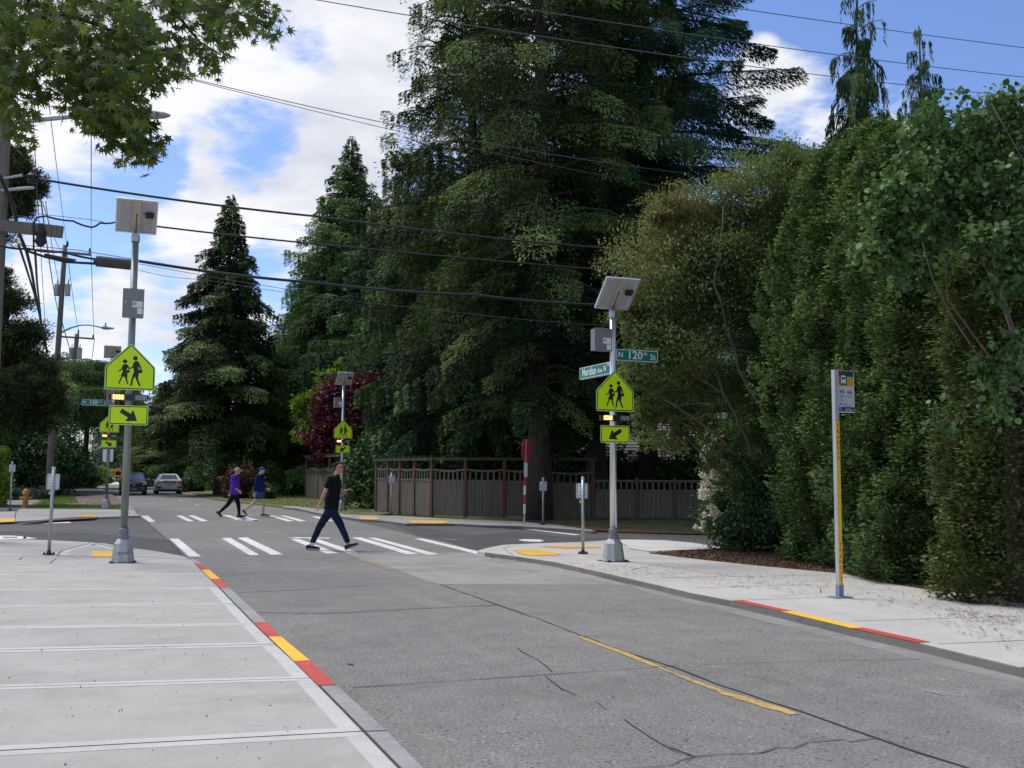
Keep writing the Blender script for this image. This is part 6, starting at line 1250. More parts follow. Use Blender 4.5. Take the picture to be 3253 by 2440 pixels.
# grass blades and litter
def scatter(name, polys, z, dens, L, W, m, label, up=1.0, seed=1, flat=False):
    g = R(seed); Cs = []
    for poly in polys:
        P3 = np.array([tuple(G(x, y, z)) for x, y in poly]); mn, mx = P3.min(0), P3.max(0); n = int((mx[0] - mn[0]) * (mx[1] - mn[1]) * dens)
        X = g.uniform(mn[0], mx[0], n); Y = g.uniform(mn[1], mx[1], n); ins = np.zeros(n, bool); j = len(P3) - 1
        for i in range(len(P3)):
            xi, yi, xj, yj = P3[i, 0], P3[i, 1], P3[j, 0], P3[j, 1]
            c = ((yi > Y) != (yj > Y)) & (X < (xj - xi) * (Y - yi) / (yj - yi + 1e-12) + xi); ins ^= c; j = i
        Cs.append(np.stack([X[ins], Y[ins], np.full(ins.sum(), z)], 1))
    C = np.concatenate(Cs); n = len(C)
    cl_ = np.sin(C[:, 0] * 1.7 + seed) * np.cos(C[:, 1] * 1.3) + g.normal(size=n) * .6
    if flat: keep = cl_ > -.1; C = C[keep]; n = len(C)
    D = g.normal(size=(n, 3)); D[:, 2] = g.random(n) * .12 if flat else up * g.uniform(1, 3, n)
    Nn = np.array([0, 0, 1.0]) + g.normal(size=(n, 3)) * (.1 if flat else 1)
    V = kites(C, D, Nn, L * g.uniform(.4, 1.3, n), W * g.uniform(.5, 1.3, n))
    if flat: V[:, :, 2] = np.maximum(V[:, :, 2], z + .001)
    return soup(name, V, .45 + g.normal(size=n) * .2, m, kind='stuff')
scatter('grass', [[(100, 1614), (160, 1574), (232, 1573), (240, 1582), (250, 1600), (398, 1603), (388, 1616)], ], SW + .01, 220, .045, .02, LM['grassL'], '', seed=301)
scatter('grass', [[(700, 1583), (904, 1608), (1000, 1612), (1100, 1631), (1180, 1630), (1150, 1598), (1000, 1575), (760, 1560)], [(1800, 1655), (1900, 1675), (2200, 1690), (2700, 1697), (2700, 1660), (2200, 1650)]], .06, 50, .07, .025, LM['grassL'], '', seed=302)
scatter('pine_needle_litter', [[(2700, 1840), (2963, 1875), (3253, 1896), (3253, 2080), (3000, 1990), (2800, 1930), (2500, 1880), (2300, 1800)], [(1660, 1780), (2300, 1800), (2500, 1880), (2100, 1850)]], SW + .013, 110, .07, .018, LM['litter'], '', seed=303, flat=True)
scatter('pine_needle_litter', [[(3000, 1930), (3253, 1960), (3253, 2010), (3080, 1995)], [(2900, 1868), (3253, 1900), (3253, 1930), (2950, 1890)]], SW + .013, 600, .06, .014, LM['litter'], '', seed=304, flat=True)
scatter('bark_chips', [[(2062, 1756), (2190, 1748), (2311, 1742), (2420, 1740), (2700, 1780), (3253, 1850), (3253, 1893), (2963, 1872), (2679, 1819), (2396, 1793), (2200, 1772)]], SW + .02, 900, .045, .02, LM['litter'], '', up=.12, seed=305)
scatter('fallen_leaves', [[(1010, 1622), (1150, 1646), (1290, 1660), (1450, 1661), (1660, 1670), (1660, 1660), (1450, 1650), (1100, 1634)], [(1500, 1655), (1800, 1676), (2300, 1697), (2300, 1690), (1800, 1665)]], SW + .012, 30, .06, .03, LM['litter'], '', up=.4, seed=306, flat=True)
scatter('debris', [[(0, 1800), (620, 1800), (900, 2060), (1150, 2330), (1000, 2440), (0, 2440)]], SW + .012, 9, .018, .010, LM['litter'], '', up=.4, seed=307)
# ---------------------------------------------------------------- people
def capsule(b, p0, p1, r0, r1, n=12):
    p0, p1 = Vector(p0), Vector(p1); d = (p1 - p0); L_ = d.length; d = d / max(L_, 1e-6); pts = []; rad = []
    for a in (80, 55, 30, 0): pts.append(p0 - d * r0 * math.sin(math.radians(a))); rad.append(r0 * math.cos(math.radians(a)))
    for a in (0, 30, 55, 80): pts.append(p1 + d * r1 * math.sin(math.radians(a))); rad.append(r1 * math.cos(math.radians(a)))
    b.tube(pts, rad, n)
def chain(b, pts, rads):
    for i in range(len(pts) - 1): capsule(b, pts[i], pts[i + 1], rads[i], rads[i + 1])
def ellip(b, c, r, rot=0.0, n=14):
    vs = []; fs = []; Rm = Matrix.Rotation(rot, 3, 'Y')
    for i in range(1, n):
        th = math.pi * i / n
        for k in range(n): ph = 2 * math.pi * k / n; vs.append(Rm @ Vector((r[0] * math.sin(th) * math.cos(ph), r[1] * math.sin(th) * math.sin(ph), r[2] * math.cos(th))) + Vector(c))
    o = len(vs); vs += [Rm @ Vector((0, 0, r[2])) + Vector(c), Rm @ Vector((0, 0, -r[2])) + Vector(c)]
    for i in range(n - 2):
        for k in range(n): fs.append((i * n + k, (i + 1) * n + k, (i + 1) * n + (k + 1) % n, i * n + (k + 1) % n))
    for k in range(n): fs.append((o, k, (k + 1) % n)); fs.append((o + 1, (n - 2) * n + (k + 1) % n, (n - 2) * n + k))
    b.add(vs, fs)
def secs(b, S, n=16):
    """stack of horizontal ellipses (cx, z, rx, ry)"""
    vs = []; fs = []
    for (cx, z, rx, ry) in S:
        for k in range(n): t = 2 * math.pi * k / n; vs.append((cx + rx * math.cos(t), ry * math.sin(t), z))
    for i in range(len(S) - 1):
        for k in range(n): fs.append((i * n + k, i * n + (k + 1) % n, (i + 1) * n + (k + 1) % n, (i + 1) * n + k))
    fs.append(tuple(range(n))[::-1]); fs.append(tuple(range((len(S) - 1) * n, len(S) * n))); b.add(vs, fs)
def melt(b, name, m, parent=None, vox=.009, sm=4, wr=0.0, seed=1):
    """fuse the closed pieces into one continuous surface"""
    me = bpy.data.meshes.new(name); me.from_pydata([tuple(v) for v in b.v], [], b.f); o = bpy.data.objects.new('tmp', me); COL.objects.link(o)
    r = o.modifiers.new('r', 'REMESH'); r.mode = 'VOXEL'; r.voxel_size = vox; r.use_smooth_shade = True
    s = o.modifiers.new('s', 'SMOOTH'); s.factor = .5; s.iterations = sm
    bpy.context.view_layer.update(); out = bpy.data.meshes.new_from_object(o.evaluated_get(bpy.context.evaluated_depsgraph_get())); bpy.data.objects.remove(o); out.name = name
    if wr:
        k = len(out.vertices); c = np.empty(k * 3, np.float32); out.vertices.foreach_get('co', c); c = c.reshape(-1, 3); nn = np.empty(k * 3, np.float32); out.vertices.foreach_get('normal', nn); nn = nn.reshape(-1, 3)
        w_ = np.sin(c[:, 2] * 34 + c[:, 0] * 22 + seed) * .5 + np.sin(c[:, 2] * 61 - c[:, 0] * 37 + c[:, 1] * 40) * .35 + np.sin(c[:, 0] * 55 + c[:, 2] * 14) * .35
        c = c + nn * (w_ * wr)[:, None]; out.vertices.foreach_set('co', c.astype(np.float32).ravel())
    out.materials.clear(); out.materials.append(m); out.update(); return link(name, out, parent)
def hand(b, wrist, d, side, curl=.5, thumb=(0, 0, 1), L_=.18, palm_n=None):
    """palm, four unequal bent fingers and a thumb off the side of the palm; d = pointing direction, side = across the palm"""
    d = Vector(d).normalized(); s = Vector(side); s = (s - d * s.dot(d)).normalized(); nrm = d.cross(s) if palm_n is None else Vector(palm_n)
    w = Vector(wrist); pe = w + d * .09
    for t in (-.028, -.009, .009, .028): capsule(b, w + s * t * .7, pe + s * t, .015, .013, 8)
    for t, l, c in ((-.030, .060, 1.15), (-.010, .074, 1.0), (.010, .078, .9), (.030, .070, .8)):
        a = curl * c; p = pe + s * t; q = p
        for k, f in enumerate((.45, .32, .23)):
            an = a * (k + 1) * .8; q2 = q + (d * math.cos(an) + nrm * math.sin(an)) * (l * f); capsule(b, q, q2, .0098 - .001 * k, .0088 - .001 * k, 8); q = q2
    th = Vector(thumb); b0 = w + d * .028 + s * .032; q = b0 + (d * .55 + s * .7 + nrm * .3).normalized() * .035; capsule(b, b0, q, .014, .011, 8); capsule(b, q, q + (d * .9 + nrm * .45).normalized() * .032, .011, .009, 8)
def head(b, c, yaw=0.0, s=1.0, tilt=0.0):
    """skull, jaw, nose, ears; c = centre; face towards +x turned by yaw"""
    Rz = Matrix.Rotation(yaw, 3, 'Z') @ Matrix.Rotation(tilt, 3, 'Y'); c = Vector(c)
    def E(o, r): 
        q = MB(); ellip(q, (0, 0, 0), r, n=12); b.add([Rz @ (Vector(v) + Vector(o) * s) + c for v in [tuple(x * s for x in v) for v in q.v]], q.f)
    E((-.012, 0, .035), (.098, .078, .088)); E((.012, 0, -.035), (.074, .062, .085)); E((.045, 0, -.085), (.034, .036, .026)); E((.088, 0, -.018), (.016, .012, .024)); E((.076, 0, -.060), (.012, .024, .010)); E((.062, 0, .018), (.022, .052, .012))
    for sy in (-1, 1): E((-.008, sy * .078, -.012), (.018, .009, .030)); E((.05, sy * .035, -.03), (.028, .022, .024))
    return lambda o: Rz @ (Vector(o) * s) + c
def shoe(root, heel, toe, side, m, msole, w=.048, tall=.075, name='shoe', label=None):
    h, t = Vector(heel), Vector(toe); d = (t - h); L_ = d.length; d.normalize(); up = Vector((-d.z, 0, d.x)); 
    b = MB(); sec_ = ((0.0, .72, .8, 0), (.12, .92, .95, 0), (.3, .92, .98, 0), (.5, .95, .72, 0), (.75, 1.1, .56, 0), (.93, .8, .42, .0), (1.0, .35, .26, .0)); vs = []; fs = []; n = 12
    for (u, ww, hh, zz) in sec_:
        c = h + d * L_ * u + Vector((0, side, 0))
        for k in range(n): a = 2 * math.pi * k / n; vs.append(c + Vector((0, 1, 0)) * (w * ww * math.cos(a)) + up * (.02 + tall * hh * (.5 + .5 * math.sin(a))))
    for i in range(len(sec_) - 1):
        for k in range(n): fs.append((i * n + k, i * n + (k + 1) % n, (i + 1) * n + (k + 1) % n, (i + 1) * n + k))
    fs += [tuple(range(n))[::-1], tuple(range(len(sec_) * n - n, len(sec_) * n))]; b.add(vs, fs); o = b.build(name, m, root, smooth=True, label=label)
    b = MB(); vs = []; fs = []
    for (u, ww) in ((-.02, .6), (.1, 1.0), (.35, .98), (.55, 1.0), (.8, 1.15), (.95, .85), (1.02, .4)):
        c = h + d * L_ * u + Vector((0, side, 0))
        for sy, z_ in ((-1, .024), (1, .024), (1, 0), (-1, 0)): vs.append(c + Vector((0, sy * w * ww, 0)) + up * z_)
    for i in range(6):
        for k in range(4): fs.append((i * 4 + k, i * 4 + (k + 1) % 4, i * 4 + 4 + (k + 1) % 4, i * 4 + 4 + k))
    fs += [(3, 2, 1, 0), (24, 25, 26, 27)]; b.add(vs, fs); b.build('sole', msole, o)
def person(loc, rotz, label, J, cloth):
    """J: joints in metres in the walking plane (x forward, z up); near side is -y"""
    ny, fy = -.10, .10
    nm = J
    b = MB(); T = nm['torso']
    secs(b, [(c, z, rx * .86, ry * .9) for c, z, rx, ry in T])
    hc = nm['head']; neck = nm['neck']; capsule(b, (neck[0] - .02, 0, neck[1] - .10), (hc[0] - .03, 0, hc[1] - .06), .062, .052)
    face = head(b, (hc[0], 0, hc[1]), nm.get('yaw', -.35), 1.0, nm.get('tilt', 0))
    for key, sd, sw_ in (('armN', -1, nm['sw']), ('armF', 1, nm['sw'])):
        S, E_, Wr, Hd = nm[key]; s3 = (S[0], sd * sw_, S[1]); e3 = (E_[0], sd * (sw_ + .05), E_[1]); w3 = (Wr[0], sd * (sw_ + .03), Wr[1])
        chain(b, [s3, e3, w3], [.052, .041, .028]); d = Vector((Hd[0] - Wr[0], 0, Hd[1] - Wr[1])); hand(b, w3, d, (nm.get('thumbdir', {}).get(key, (1, 0, .2))), nm.get('curl', {}).get(key, .45))
        nm[key + '3'] = (s3, e3, w3)
    for key, sd in (('legN', -1), ('legF', 1)):
        Hp, K, A, heel, toe = nm[key]; pts = [(Hp[0], sd * .085, Hp[1]), (K[0], sd * .085, K[1]), (A[0], sd * .08, A[1])]
        mid = tuple(.65 * a + .35 * c for a, c in zip(pts[1], pts[2])); chain(b, [pts[0], pts[1], mid, pts[2]], [.078, .054, .056, .036]); hl, te = Vector((heel[0], sd * .08, heel[1])), Vector((toe[0], sd * .08, toe[1])); dd = te - hl; capsule(b, pts[2], hl + dd * .25 + Vector((0, 0, .045)), .036, .034); capsule(b, hl + dd * .2 + Vector((0, 0, .04)), hl + dd * .8 + Vector((0, 0, .03)), .034, .026)
        nm[key + '3'] = pts
    body = melt(b, 'person', cloth['skin'], vox=.0065, sm=2); body.location = loc; body.rotation_euler = (0, 0, rotz); tag(body, label, 'person')
    # face
    b = MB(); 
    for sy in (-1, 1): ellip(b, face((.083, sy * .031, .002)), (.006, .013, .006), n=8)
    b.build('eye', M['black'], body); b = MB(); ellip(b, face((.086, 0, -.063)), (.005, .022, .004), n=8); b.build('mouth', mat('lips', (.36, .15, .12), .5), body)
    return body, nm, face
def loc_at(px, py): return G(px, py, 0.012)
# man with dark shirt on the near crossing
q = G(950 + 520 / 5.03, 1749.5, 0); k_ = 1.0
def m_(x, y): return ((x - 520) * .001286 * k_, (1565 - y) * .001286 * k_)
J = dict(torso=[(m_(520, 1010)[0], m_(0, 960)[1], .10, .14), (m_(500, 0)[0], m_(0, 890)[1], .135, .165), (m_(515, 0)[0], m_(0, 740)[1], .145, .165), (m_(535, 0)[0], m_(0, 620)[1], .125, .165), (m_(548, 0)[0], m_(0, 520)[1], .125, .18), (m_(550, 0)[0], m_(0, 440)[1], .110, .19), (m_(555, 0)[0], m_(0, 395)[1], .085, .16), (m_(565, 0)[0], m_(0, 365)[1], .06, .08)],
         head=(m_(617, 0)[0], m_(0, 245)[1]), neck=m_(572, 350), yaw=-.45, tilt=-.03, sw=.20,
         armN=(m_(505, 430), m_(425, 640), m_(345, 825), m_(300, 940)), armF=(m_(560, 430), m_(610, 655), m_(712, 618), m_(770, 600)),
         legN=(m_(545, 960), m_(668, 1160), m_(790, 1435), m_(757, 1562), m_(962, 1450)), legF=(m_(450, 960), m_(310, 1190), m_(195, 1450), m_(98, 1562), m_(318, 1564)),
         thumbdir={'armN': (.3, -.2, -.2), 'armF': (0, -1, .4)}, curl={'armN': .35, 'armF': 1.0})
J['legN'] = J['legN'][:3] + ((m_(757, 0)[0], .004), (m_(962, 0)[0], .115)); J['legF'] = J['legF'][:3] + ((m_(98, 0)[0], .004), (m_(318, 0)[0], .002))
mshirt = mat('black tee fabric', (.010, .010, .014), .85, spec=.12, var=.25); mjean = mat('dark navy denim', (.012, .02, .045), .85, spec=.12, var=.35, scale=12)
body, nm, face = person((q.x, q.y, .012), 0.0, 'man in black T-shirt, dark jeans and sunglasses striding right over the near crossing', J, dict(skin=M['skin']))
def grow(T, g_): return [(c, z, rx + g_, ry + g_) for c, z, rx, ry in T]
def sleeve(b, a3, f, r0, r1): s, e, w = (Vector(x) for x in a3); end = s.lerp(e, f) if f <= 1 else e.lerp(w, f - 1); capsule(b, s, s.lerp(e, min(1, f)), r0, (r0 + r1) / 2 if f > 1 else r1); (capsule(b, e, end, (r0 + r1) / 2, r1) if f > 1 else None)
b = MB(); secs(b, [(m_(498, 0)[0], m_(0, 905)[1], .152, .180)] + grow(J['torso'][1:7], .014) + [(m_(566, 0)[0], m_(0, 358)[1], .075, .09)]); sleeve(b, nm['armN3'], .55, .072, .068); sleeve(b, nm['armF3'], .55, .072, .066); melt(b, 'shirt', mshirt, body, vox=.010, sm=4, wr=.0045)
def trousers(name, nm, T, m, hem=.92, r=(.098, .076, .062), body=None, wr=.004, top=None):
    b = MB(); secs(b, top)
    for key in ('legN3', 'legF3'):
        p = [Vector(x) for x in nm[key]]; e = p[1].lerp(p[2], hem); capsule(b, p[0], p[1], r[0], r[1]); capsule(b, p[1], e, r[1], r[2])
    return melt(b, name, m, body, vox=.010, sm=3, wr=wr)
trousers('trousers', nm, None, mjean, .90, (.100, .076, .060), body, .005, [(m_(505, 0)[0], m_(0, 1040)[1], .085, .12), (m_(505, 0)[0], m_(0, 960)[1], .135, .165), (m_(500, 0)[0], m_(0, 895)[1], .142, .168)])
mshoe = mat('dark grey shoe', (.035, .032, .038), .7, spec=.12, var=.3); msole = mat('pale grey sole', (.25, .25, .26), .7)
for (hl, te, sd) in ((J['legN'][3], J['legN'][4], -.08), (J['legF'][3], J['legF'][4], .08)): shoe(body, (hl[0], 0, hl[1]), (te[0], 0, te[1]), sd, mshoe, msole, .05, .085)
b = MB(); a3 = [Vector(x) for x in nm['legF3']]; capsule(b, a3[1].lerp(a3[2], .86), a3[2] + Vector((0, 0, -.05)), .044, .042); b.build('sock', mat('white sock', (.7, .7, .74), .9), body)
b = MB(); ellip(b, face((-.026, 0, .056)), (.096, .083, .080)); ellip(b, face((.028, 0, .098)), (.052, .060, .026)); ellip(b, face((-.072, 0, -.005)), (.032, .070, .06)); melt(b, 'hair', M['hair'], body, vox=.007, sm=2)
b = MB()
for sy in (-1, 1): ellip(b, face((.090, sy * .032, .004)), (.008, .024, .017), n=10); b.tube([face((.088, sy * .052, .008)), face((.04, sy * .078, .010)), face((-.01, sy * .088, .004))], .004, 6)
b.tube([face((.098, -.012, .008)), face((.098, .012, .008))], .004, 6); b.build('sunglasses', M['black'], body)
fwd = nm['armF3'][2]; b = MB(); hx, hz = m_(752, 0)[0], m_(0, 600)[1]; b.lathe([(.028, -.16), (.032, -.155), (.033, -.02), (.026, 0), (.020, .01), (.020, .025)], (0, 0, 0), n=14); b.box((.0, -.025, -.08), (.05, .03, .07))
cp = b.build('small_camera', mat('black camera body', (.015, .015, .017), .35), None); cp.location = (q.x + hx, q.y + (.20 + .03) , hz + .012); tag(cp, 'small black camera with dangling strap held in the hand of the man in black', 'camera')
b = MB(); b.tube([(0, 0, .0), (.03, -.01, -.09), (.02, -.01, -.16), (-.01, 0, -.12), (-.005, 0, -.02)], .006, 6); b.build('strap', M['black'], cp)
# the two walkers on the far crossing
q = G(670 + 640 / 8.295, 1644.5, 0)
def w1(x, y): return ((x - 640) * .001341, (1525 - y) * .001341)
J1 = dict(torso=[(w1(590, 0)[0], w1(0, 1010)[1], .10, .14), (w1(600, 0)[0], w1(0, 920)[1], .15, .17), (w1(610, 0)[0], w1(0, 780)[1], .165, .18), (w1(612, 0)[0], w1(0, 650)[1], .15, .175), (w1(605, 0)[0], w1(0, 530)[1], .135, .19), (w1(602, 0)[0], w1(0, 450)[1], .11, .19), (w1(610, 0)[0], w1(0, 405)[1], .075, .13)],
          head=(w1(668, 0)[0], w1(0, 310)[1]), neck=w1(625, 400), yaw=-.1, sw=.20, armN=(w1(590, 465), w1(622, 725), w1(745, 820), w1(815, 885)), armF=(w1(600, 465), w1(520, 720), w1(450, 870), w1(420, 950)),
          legN=(w1(570, 990), w1(450, 1190), w1(245, 1390), w1(150, 1390), w1(275, 1525)), legF=(w1(635, 990), w1(700, 1200), w1(728, 1440), w1(665, 1522), w1(895, 1522)), thumbdir={'armN': (.2, -.1, 1), 'armF': (1, -.2, .2)})
body, nm, face = person((q.x, q.y, .012), .03, 'walker in a purple shirt, black trousers and beige cap on the far crossing', J1, dict(skin=M['skin']))
mp = mat('purple jersey', (.105, .035, .36), .8, spec=.12, var=.2); b = MB(); secs(b, grow(J1['torso'][1:], .014)); sleeve(b, nm['armN3'], 1.12, .078, .062); sleeve(b, nm['armF3'], 1.12, .078, .062); melt(b, 'shirt', mp, body, vox=.012, sm=4, wr=.006)
trousers('trousers', nm, None, mat('black trousers', (.012, .012, .013), .8, spec=.12), .96, (.100, .072, .048), body, .005, [(w1(600, 0)[0], w1(0, 1060)[1], .09, .12), (w1(600, 0)[0], w1(0, 990)[1], .14, .165), (w1(600, 0)[0], w1(0, 925)[1], .145, .168)])
ms = mat('charcoal trainer', (.05, .05, .06), .7, spec=.12)
shoe(body, (w1(150, 0)[0], 0, w1(0, 1400)[1]), (w1(285, 0)[0], 0, w1(0, 1518)[1]), -.08, ms, ms, .048, .09); shoe(body, (w1(665, 0)[0], 0, .002), (w1(895, 0)[0], 0, .002), .08, ms, ms, .05, .09)
def cap_(body, face, m, mb):
    b = MB(); ellip(b, face((-.014, 0, .052)), (.104, .086, .080)); o = melt(b, 'cap', m, body, vox=.008, sm=1)
    b = MB(); vs = []; 
    for z_ in (.052, .044):
        vs += [face((.055, -.062, z_)), face((.115, -.058, z_ - .006)), face((.165, -.030, z_ - .014)), face((.175, 0, z_ - .016)), face((.165, .030, z_ - .014)), face((.115, .058, z_ - .006)), face((.055, .062, z_))]
    b.add(vs, [tuple(range(7)), tuple(range(13, 6, -1))] + [(i, i + 7, (i + 1) % 7 + 7, (i + 1) % 7) for i in range(7)]); b.build('brim', mb, o)
cap_(body, face, mat('beige cap', (.42, .36, .26), .8, spec=.12), mat('cream brim', (.55, .50, .38), .8, spec=.12))
q = G(670 + 1290 / 8.295, 1641.5, 0)
def w2_(x, y): return ((x - 1290) * .001341, (1500 - y) * .001341)
J2 = dict(torso=[(w2_(1275, 0)[0], w2_(0, 960)[1], .09, .13), (w2_(1270, 0)[0], w2_(0, 840)[1], .125, .155), (w2_(1265, 0)[0], w2_(0, 720)[1], .13, .155), (w2_(1265, 0)[0], w2_(0, 600)[1], .13, .17), (w2_(1265, 0)[0], w2_(0, 480)[1], .125, .185), (w2_(1262, 0)[0], w2_(0, 400)[1], .10, .18), (w2_(1268, 0)[0], w2_(0, 360)[1], .07, .11)],
          head=(w2_(1315, 0)[0], w2_(0, 262)[1]), neck=w2_(1275, 355), yaw=-.1, sw=.195, armN=(w2_(1235, 415), w2_(1190, 690), w2_(1165, 860), w2_(1160, 970)), armF=(w2_(1270, 415), w2_(1330, 690), w2_(1425, 765), w2_(1480, 790)),
          legN=(w2_(1240, 900), w2_(1140, 1130), w2_(915, 1310), w2_(805, 1350), w2_(935, 1495)), legF=(w2_(1305, 900), w2_(1365, 1150), w2_(1365, 1400), w2_(1300, 1495), w2_(1535, 1495)), thumbdir={'armN': (1, -.1, .2), 'armF': (.1, -.4, 1)}, curl={'armN': .6, 'armF': .9})
body, nm, face = person((q.x, q.y, .012), .03, 'walker in navy top, blue shorts, cap and green soled shoes on the far crossing', J2, dict(skin=M['skinP']))
mn = mat('navy running top', (.006, .018, .13), .7, spec=.12, var=.35, scale=8); b = MB(); secs(b, grow(J2['torso'][1:], .014)); sleeve(b, nm['armN3'], 1.75, .066, .042); sleeve(b, nm['armF3'], 1.6, .066, .042); melt(b, 'shirt', mn, body, vox=.012, sm=4, wr=.005)
b = MB(); secs(b, [(w2_(1275, 0)[0], w2_(0, 950)[1], .10, .13), (w2_(1275, 0)[0], w2_(0, 880)[1], .135, .16), (w2_(1272, 0)[0], w2_(0, 830)[1], .13, .158)])
for key in ('legN3', 'legF3'): p = [Vector(x) for x in nm[key]]; capsule(b, p[0], p[0].lerp(p[1], .33), .10, .098)
melt(b, 'shorts', mat('blue shorts', (.035, .075, .21), .75, spec=.12, var=.3), body, vox=.011, sm=3, wr=.004)
mg = mat('lime green sole', (.33, .72, .22), .6); mk = mat('dark green trainer', (.03, .10, .04), .6)
shoe(body, (w2_(805, 0)[0], 0, w2_(0, 1345)[1]), (w2_(940, 0)[0], 0, w2_(0, 1490)[1]), -.08, mk, mg, .048, .09); shoe(body, (w2_(1300, 0)[0], 0, .002), (w2_(1535, 0)[0], 0, .002), .08, mk, mg, .05, .085)
cap_(body, face, mat('blue cap', (.03, .085, .24), .8, spec=.12), mat('pale blue brim', (.12, .25, .42), .8, spec=.12))
# far pedestrian on the path
q = G(267, 1543.8, SW); hgt = zat(1502, q.x, q.y) - SW; k_ = hgt / 1.75
J3 = dict(torso=[(0, .85, .10, .15), (0, 1.0, .11, .16), (0, 1.2, .12, .18), (0, 1.38, .11, .19), (0, 1.46, .07, .12)], head=(0, 1.62), neck=(0, 1.5), yaw=1.5, sw=.22, armN=((0, 1.4), (-.03, 1.12), (.02, .9), (.04, .8)), armF=((0, 1.4), (-.05, 1.12), (.0, .9), (.02, .8)),
          legN=((0, .88), (.05, .48), (-.05, .08), (-.12, 0), (.14, 0)), legF=((0, .88), (.06, .48), (.14, .08), (.08, 0), (.33, 0)))
body, nm, face = person((q.x, q.y, SW), YAW + 1.57, 'distant pedestrian in dark jacket walking away along the path', J3, dict(skin=M['skin'])); body.scale = (k_,) * 3
b = MB(); secs(b, grow(J3['torso'], .02)); sleeve(b, nm['armN3'], 1.8, .07, .05); sleeve(b, nm['armF3'], 1.8, .07, .05); melt(b, 'jacket', mat('slate jacket', (.045, .055, .08), .8, spec=.12), body, vox=.016, sm=3)
trousers('trousers', nm, None, mat('grey trousers', (.07, .065, .065), .8, spec=.12), .95, (.095, .07, .055), body, 0, [(0, .78, .09, .12), (0, .95, .12, .15)])
b = MB(); ellip(b, face((-.015, 0, .04)), (.104, .086, .092)); b.build('hair', M['hair'], body, smooth=True)
# ---------------------------------------------------------------- vehicles
def wheel(root, x, y, r=.33, w=.22):
    b = MB(); s = 1 if x > 0 else -1; pr = [(r * .62, -w / 2), (r * .95, -w / 2), (r, -w / 2 + .03), (r, w / 2 - .03), (r * .95, w / 2), (r * .62, w / 2)]
    n = 22; vs = []; fs = []
    for rr_, xx in pr:
        for k in range(n): t = 2 * math.pi * k / n; vs.append((x + xx, y + rr_ * math.cos(t), r + rr_ * math.sin(t)))
    for i in range(len(pr) - 1):
        for k in range(n): fs.append((i * n + k, (i + 1) * n + k, (i + 1) * n + (k + 1) % n, i * n + (k + 1) % n))
    fs += [tuple(range(n)), tuple(range(5 * n, 6 * n))[::-1]]; b.add(vs, fs); o = b.build('wheel', M['tyre'], root)
    b = MB(); b.cyl((x + s * (w / 2 - .03), y, r), (x + s * (w / 2 + .005), y, r), r * .62, r * .58, 16)
    b.build('rim', M['alu'], o)
def car_body(root, S, paint, n_=0):
    """S: stations (y, half width low, half width belt, z low, z belt, crown)"""
    vs = []; fs = []; prof = lambda wl, wb, zl, zb, cr: [(-wl * .93, zl), (-wl, zl + .12), (-wl * 1.01, (zl + zb) * .5), (-wb, zb - .06), (-wb * .9, zb + cr * .4), (-wb * .5, zb + cr), (0, zb + cr * 1.12), (wb * .5, zb + cr), (wb * .9, zb + cr * .4), (wb, zb - .06), (wl * 1.01, (zl + zb) * .5), (wl, zl + .12), (wl * .93, zl)]
    n = 13
    for (y, wl, wb, zl, zb, cr) in S: vs += [(x, y, z) for x, z in prof(wl, wb, zl, zb, cr)]
    for i in range(len(S) - 1):
        for k in range(n - 1): fs.append((i * n + k, i * n + k + 1, (i + 1) * n + k + 1, (i + 1) * n + k))
        fs.append((i * n + n - 1, i * n, (i + 1) * n, (i + 1) * n + n - 1))
    fs += [tuple(range(n))[::-1], tuple(range((len(S) - 1) * n, len(S) * n))]
    b = MB(); b.add(vs, fs); return b.build('body', paint, root, smooth=True)
def quad3(b, pts, off=None): b.add(pts, [tuple(range(len(pts)))])
def cabin(root, yb0, yb1, yt0, yt1, wb, wt, zb, zt, paint):
    """greenhouse: painted pillars and roof with proud glass panes"""
    B_4 = [(-wb, yb0, zb), (wb, yb0, zb), (wb, yb1, zb), (-wb, yb1, zb)]; T4 = [(-wt, yt0, zt), (wt, yt0, zt), (wt, yt1, zt), (-wt, yt1, zt)]
    b = MB(); ym = (yt0 + yt1) / 2; b.add(B_4 + T4 + [(-wt * .75, yt0 + .15, zt + .045), (wt * .75, yt0 + .15, zt + .045), (wt * .75, yt1 - .15, zt + .045), (-wt * .75, yt1 - .15, zt + .045)],
        [(0, 1, 5, 4), (1, 2, 6, 5), (2, 3, 7, 6), (3, 0, 4, 7), (4, 5, 9, 8), (5, 6, 10, 9), (6, 7, 11, 10), (7, 4, 8, 11), (8, 9, 10, 11)]); r = b.build('roof', paint, root)
    def pane(i, j, f0, f1, g0, g1, nm, m, push):
        b = MB(); A, Bq, C_q, Dq = (Vector(v) for v in (B_4[i], B_4[j], T4[j], T4[i])); nn = (Bq - A).cross(Dq - A).normalized()
        c = [(A.lerp(Bq, u)).lerp(Dq.lerp(C_q, u), v) + nn * push for u, v in ((f0, g0), (f1, g0), (f1, g1), (f0, g1))]; c2 = [p - nn * (push + .02) for p in c]
        b.add([tuple(p) for p in c + c2], [(0, 1, 2, 3), (7, 6, 5, 4), (0, 4, 5, 1), (1, 5, 6, 2), (2, 6, 7, 3), (3, 7, 4, 0)]); return b.build(nm, m, root)
    return pane
def license(root, y, z, s, col=None):
    b = MB(); b.box((0, y, z), (.32, .012, .16)); return b.build('license_plate', col or M['swhite'], root)
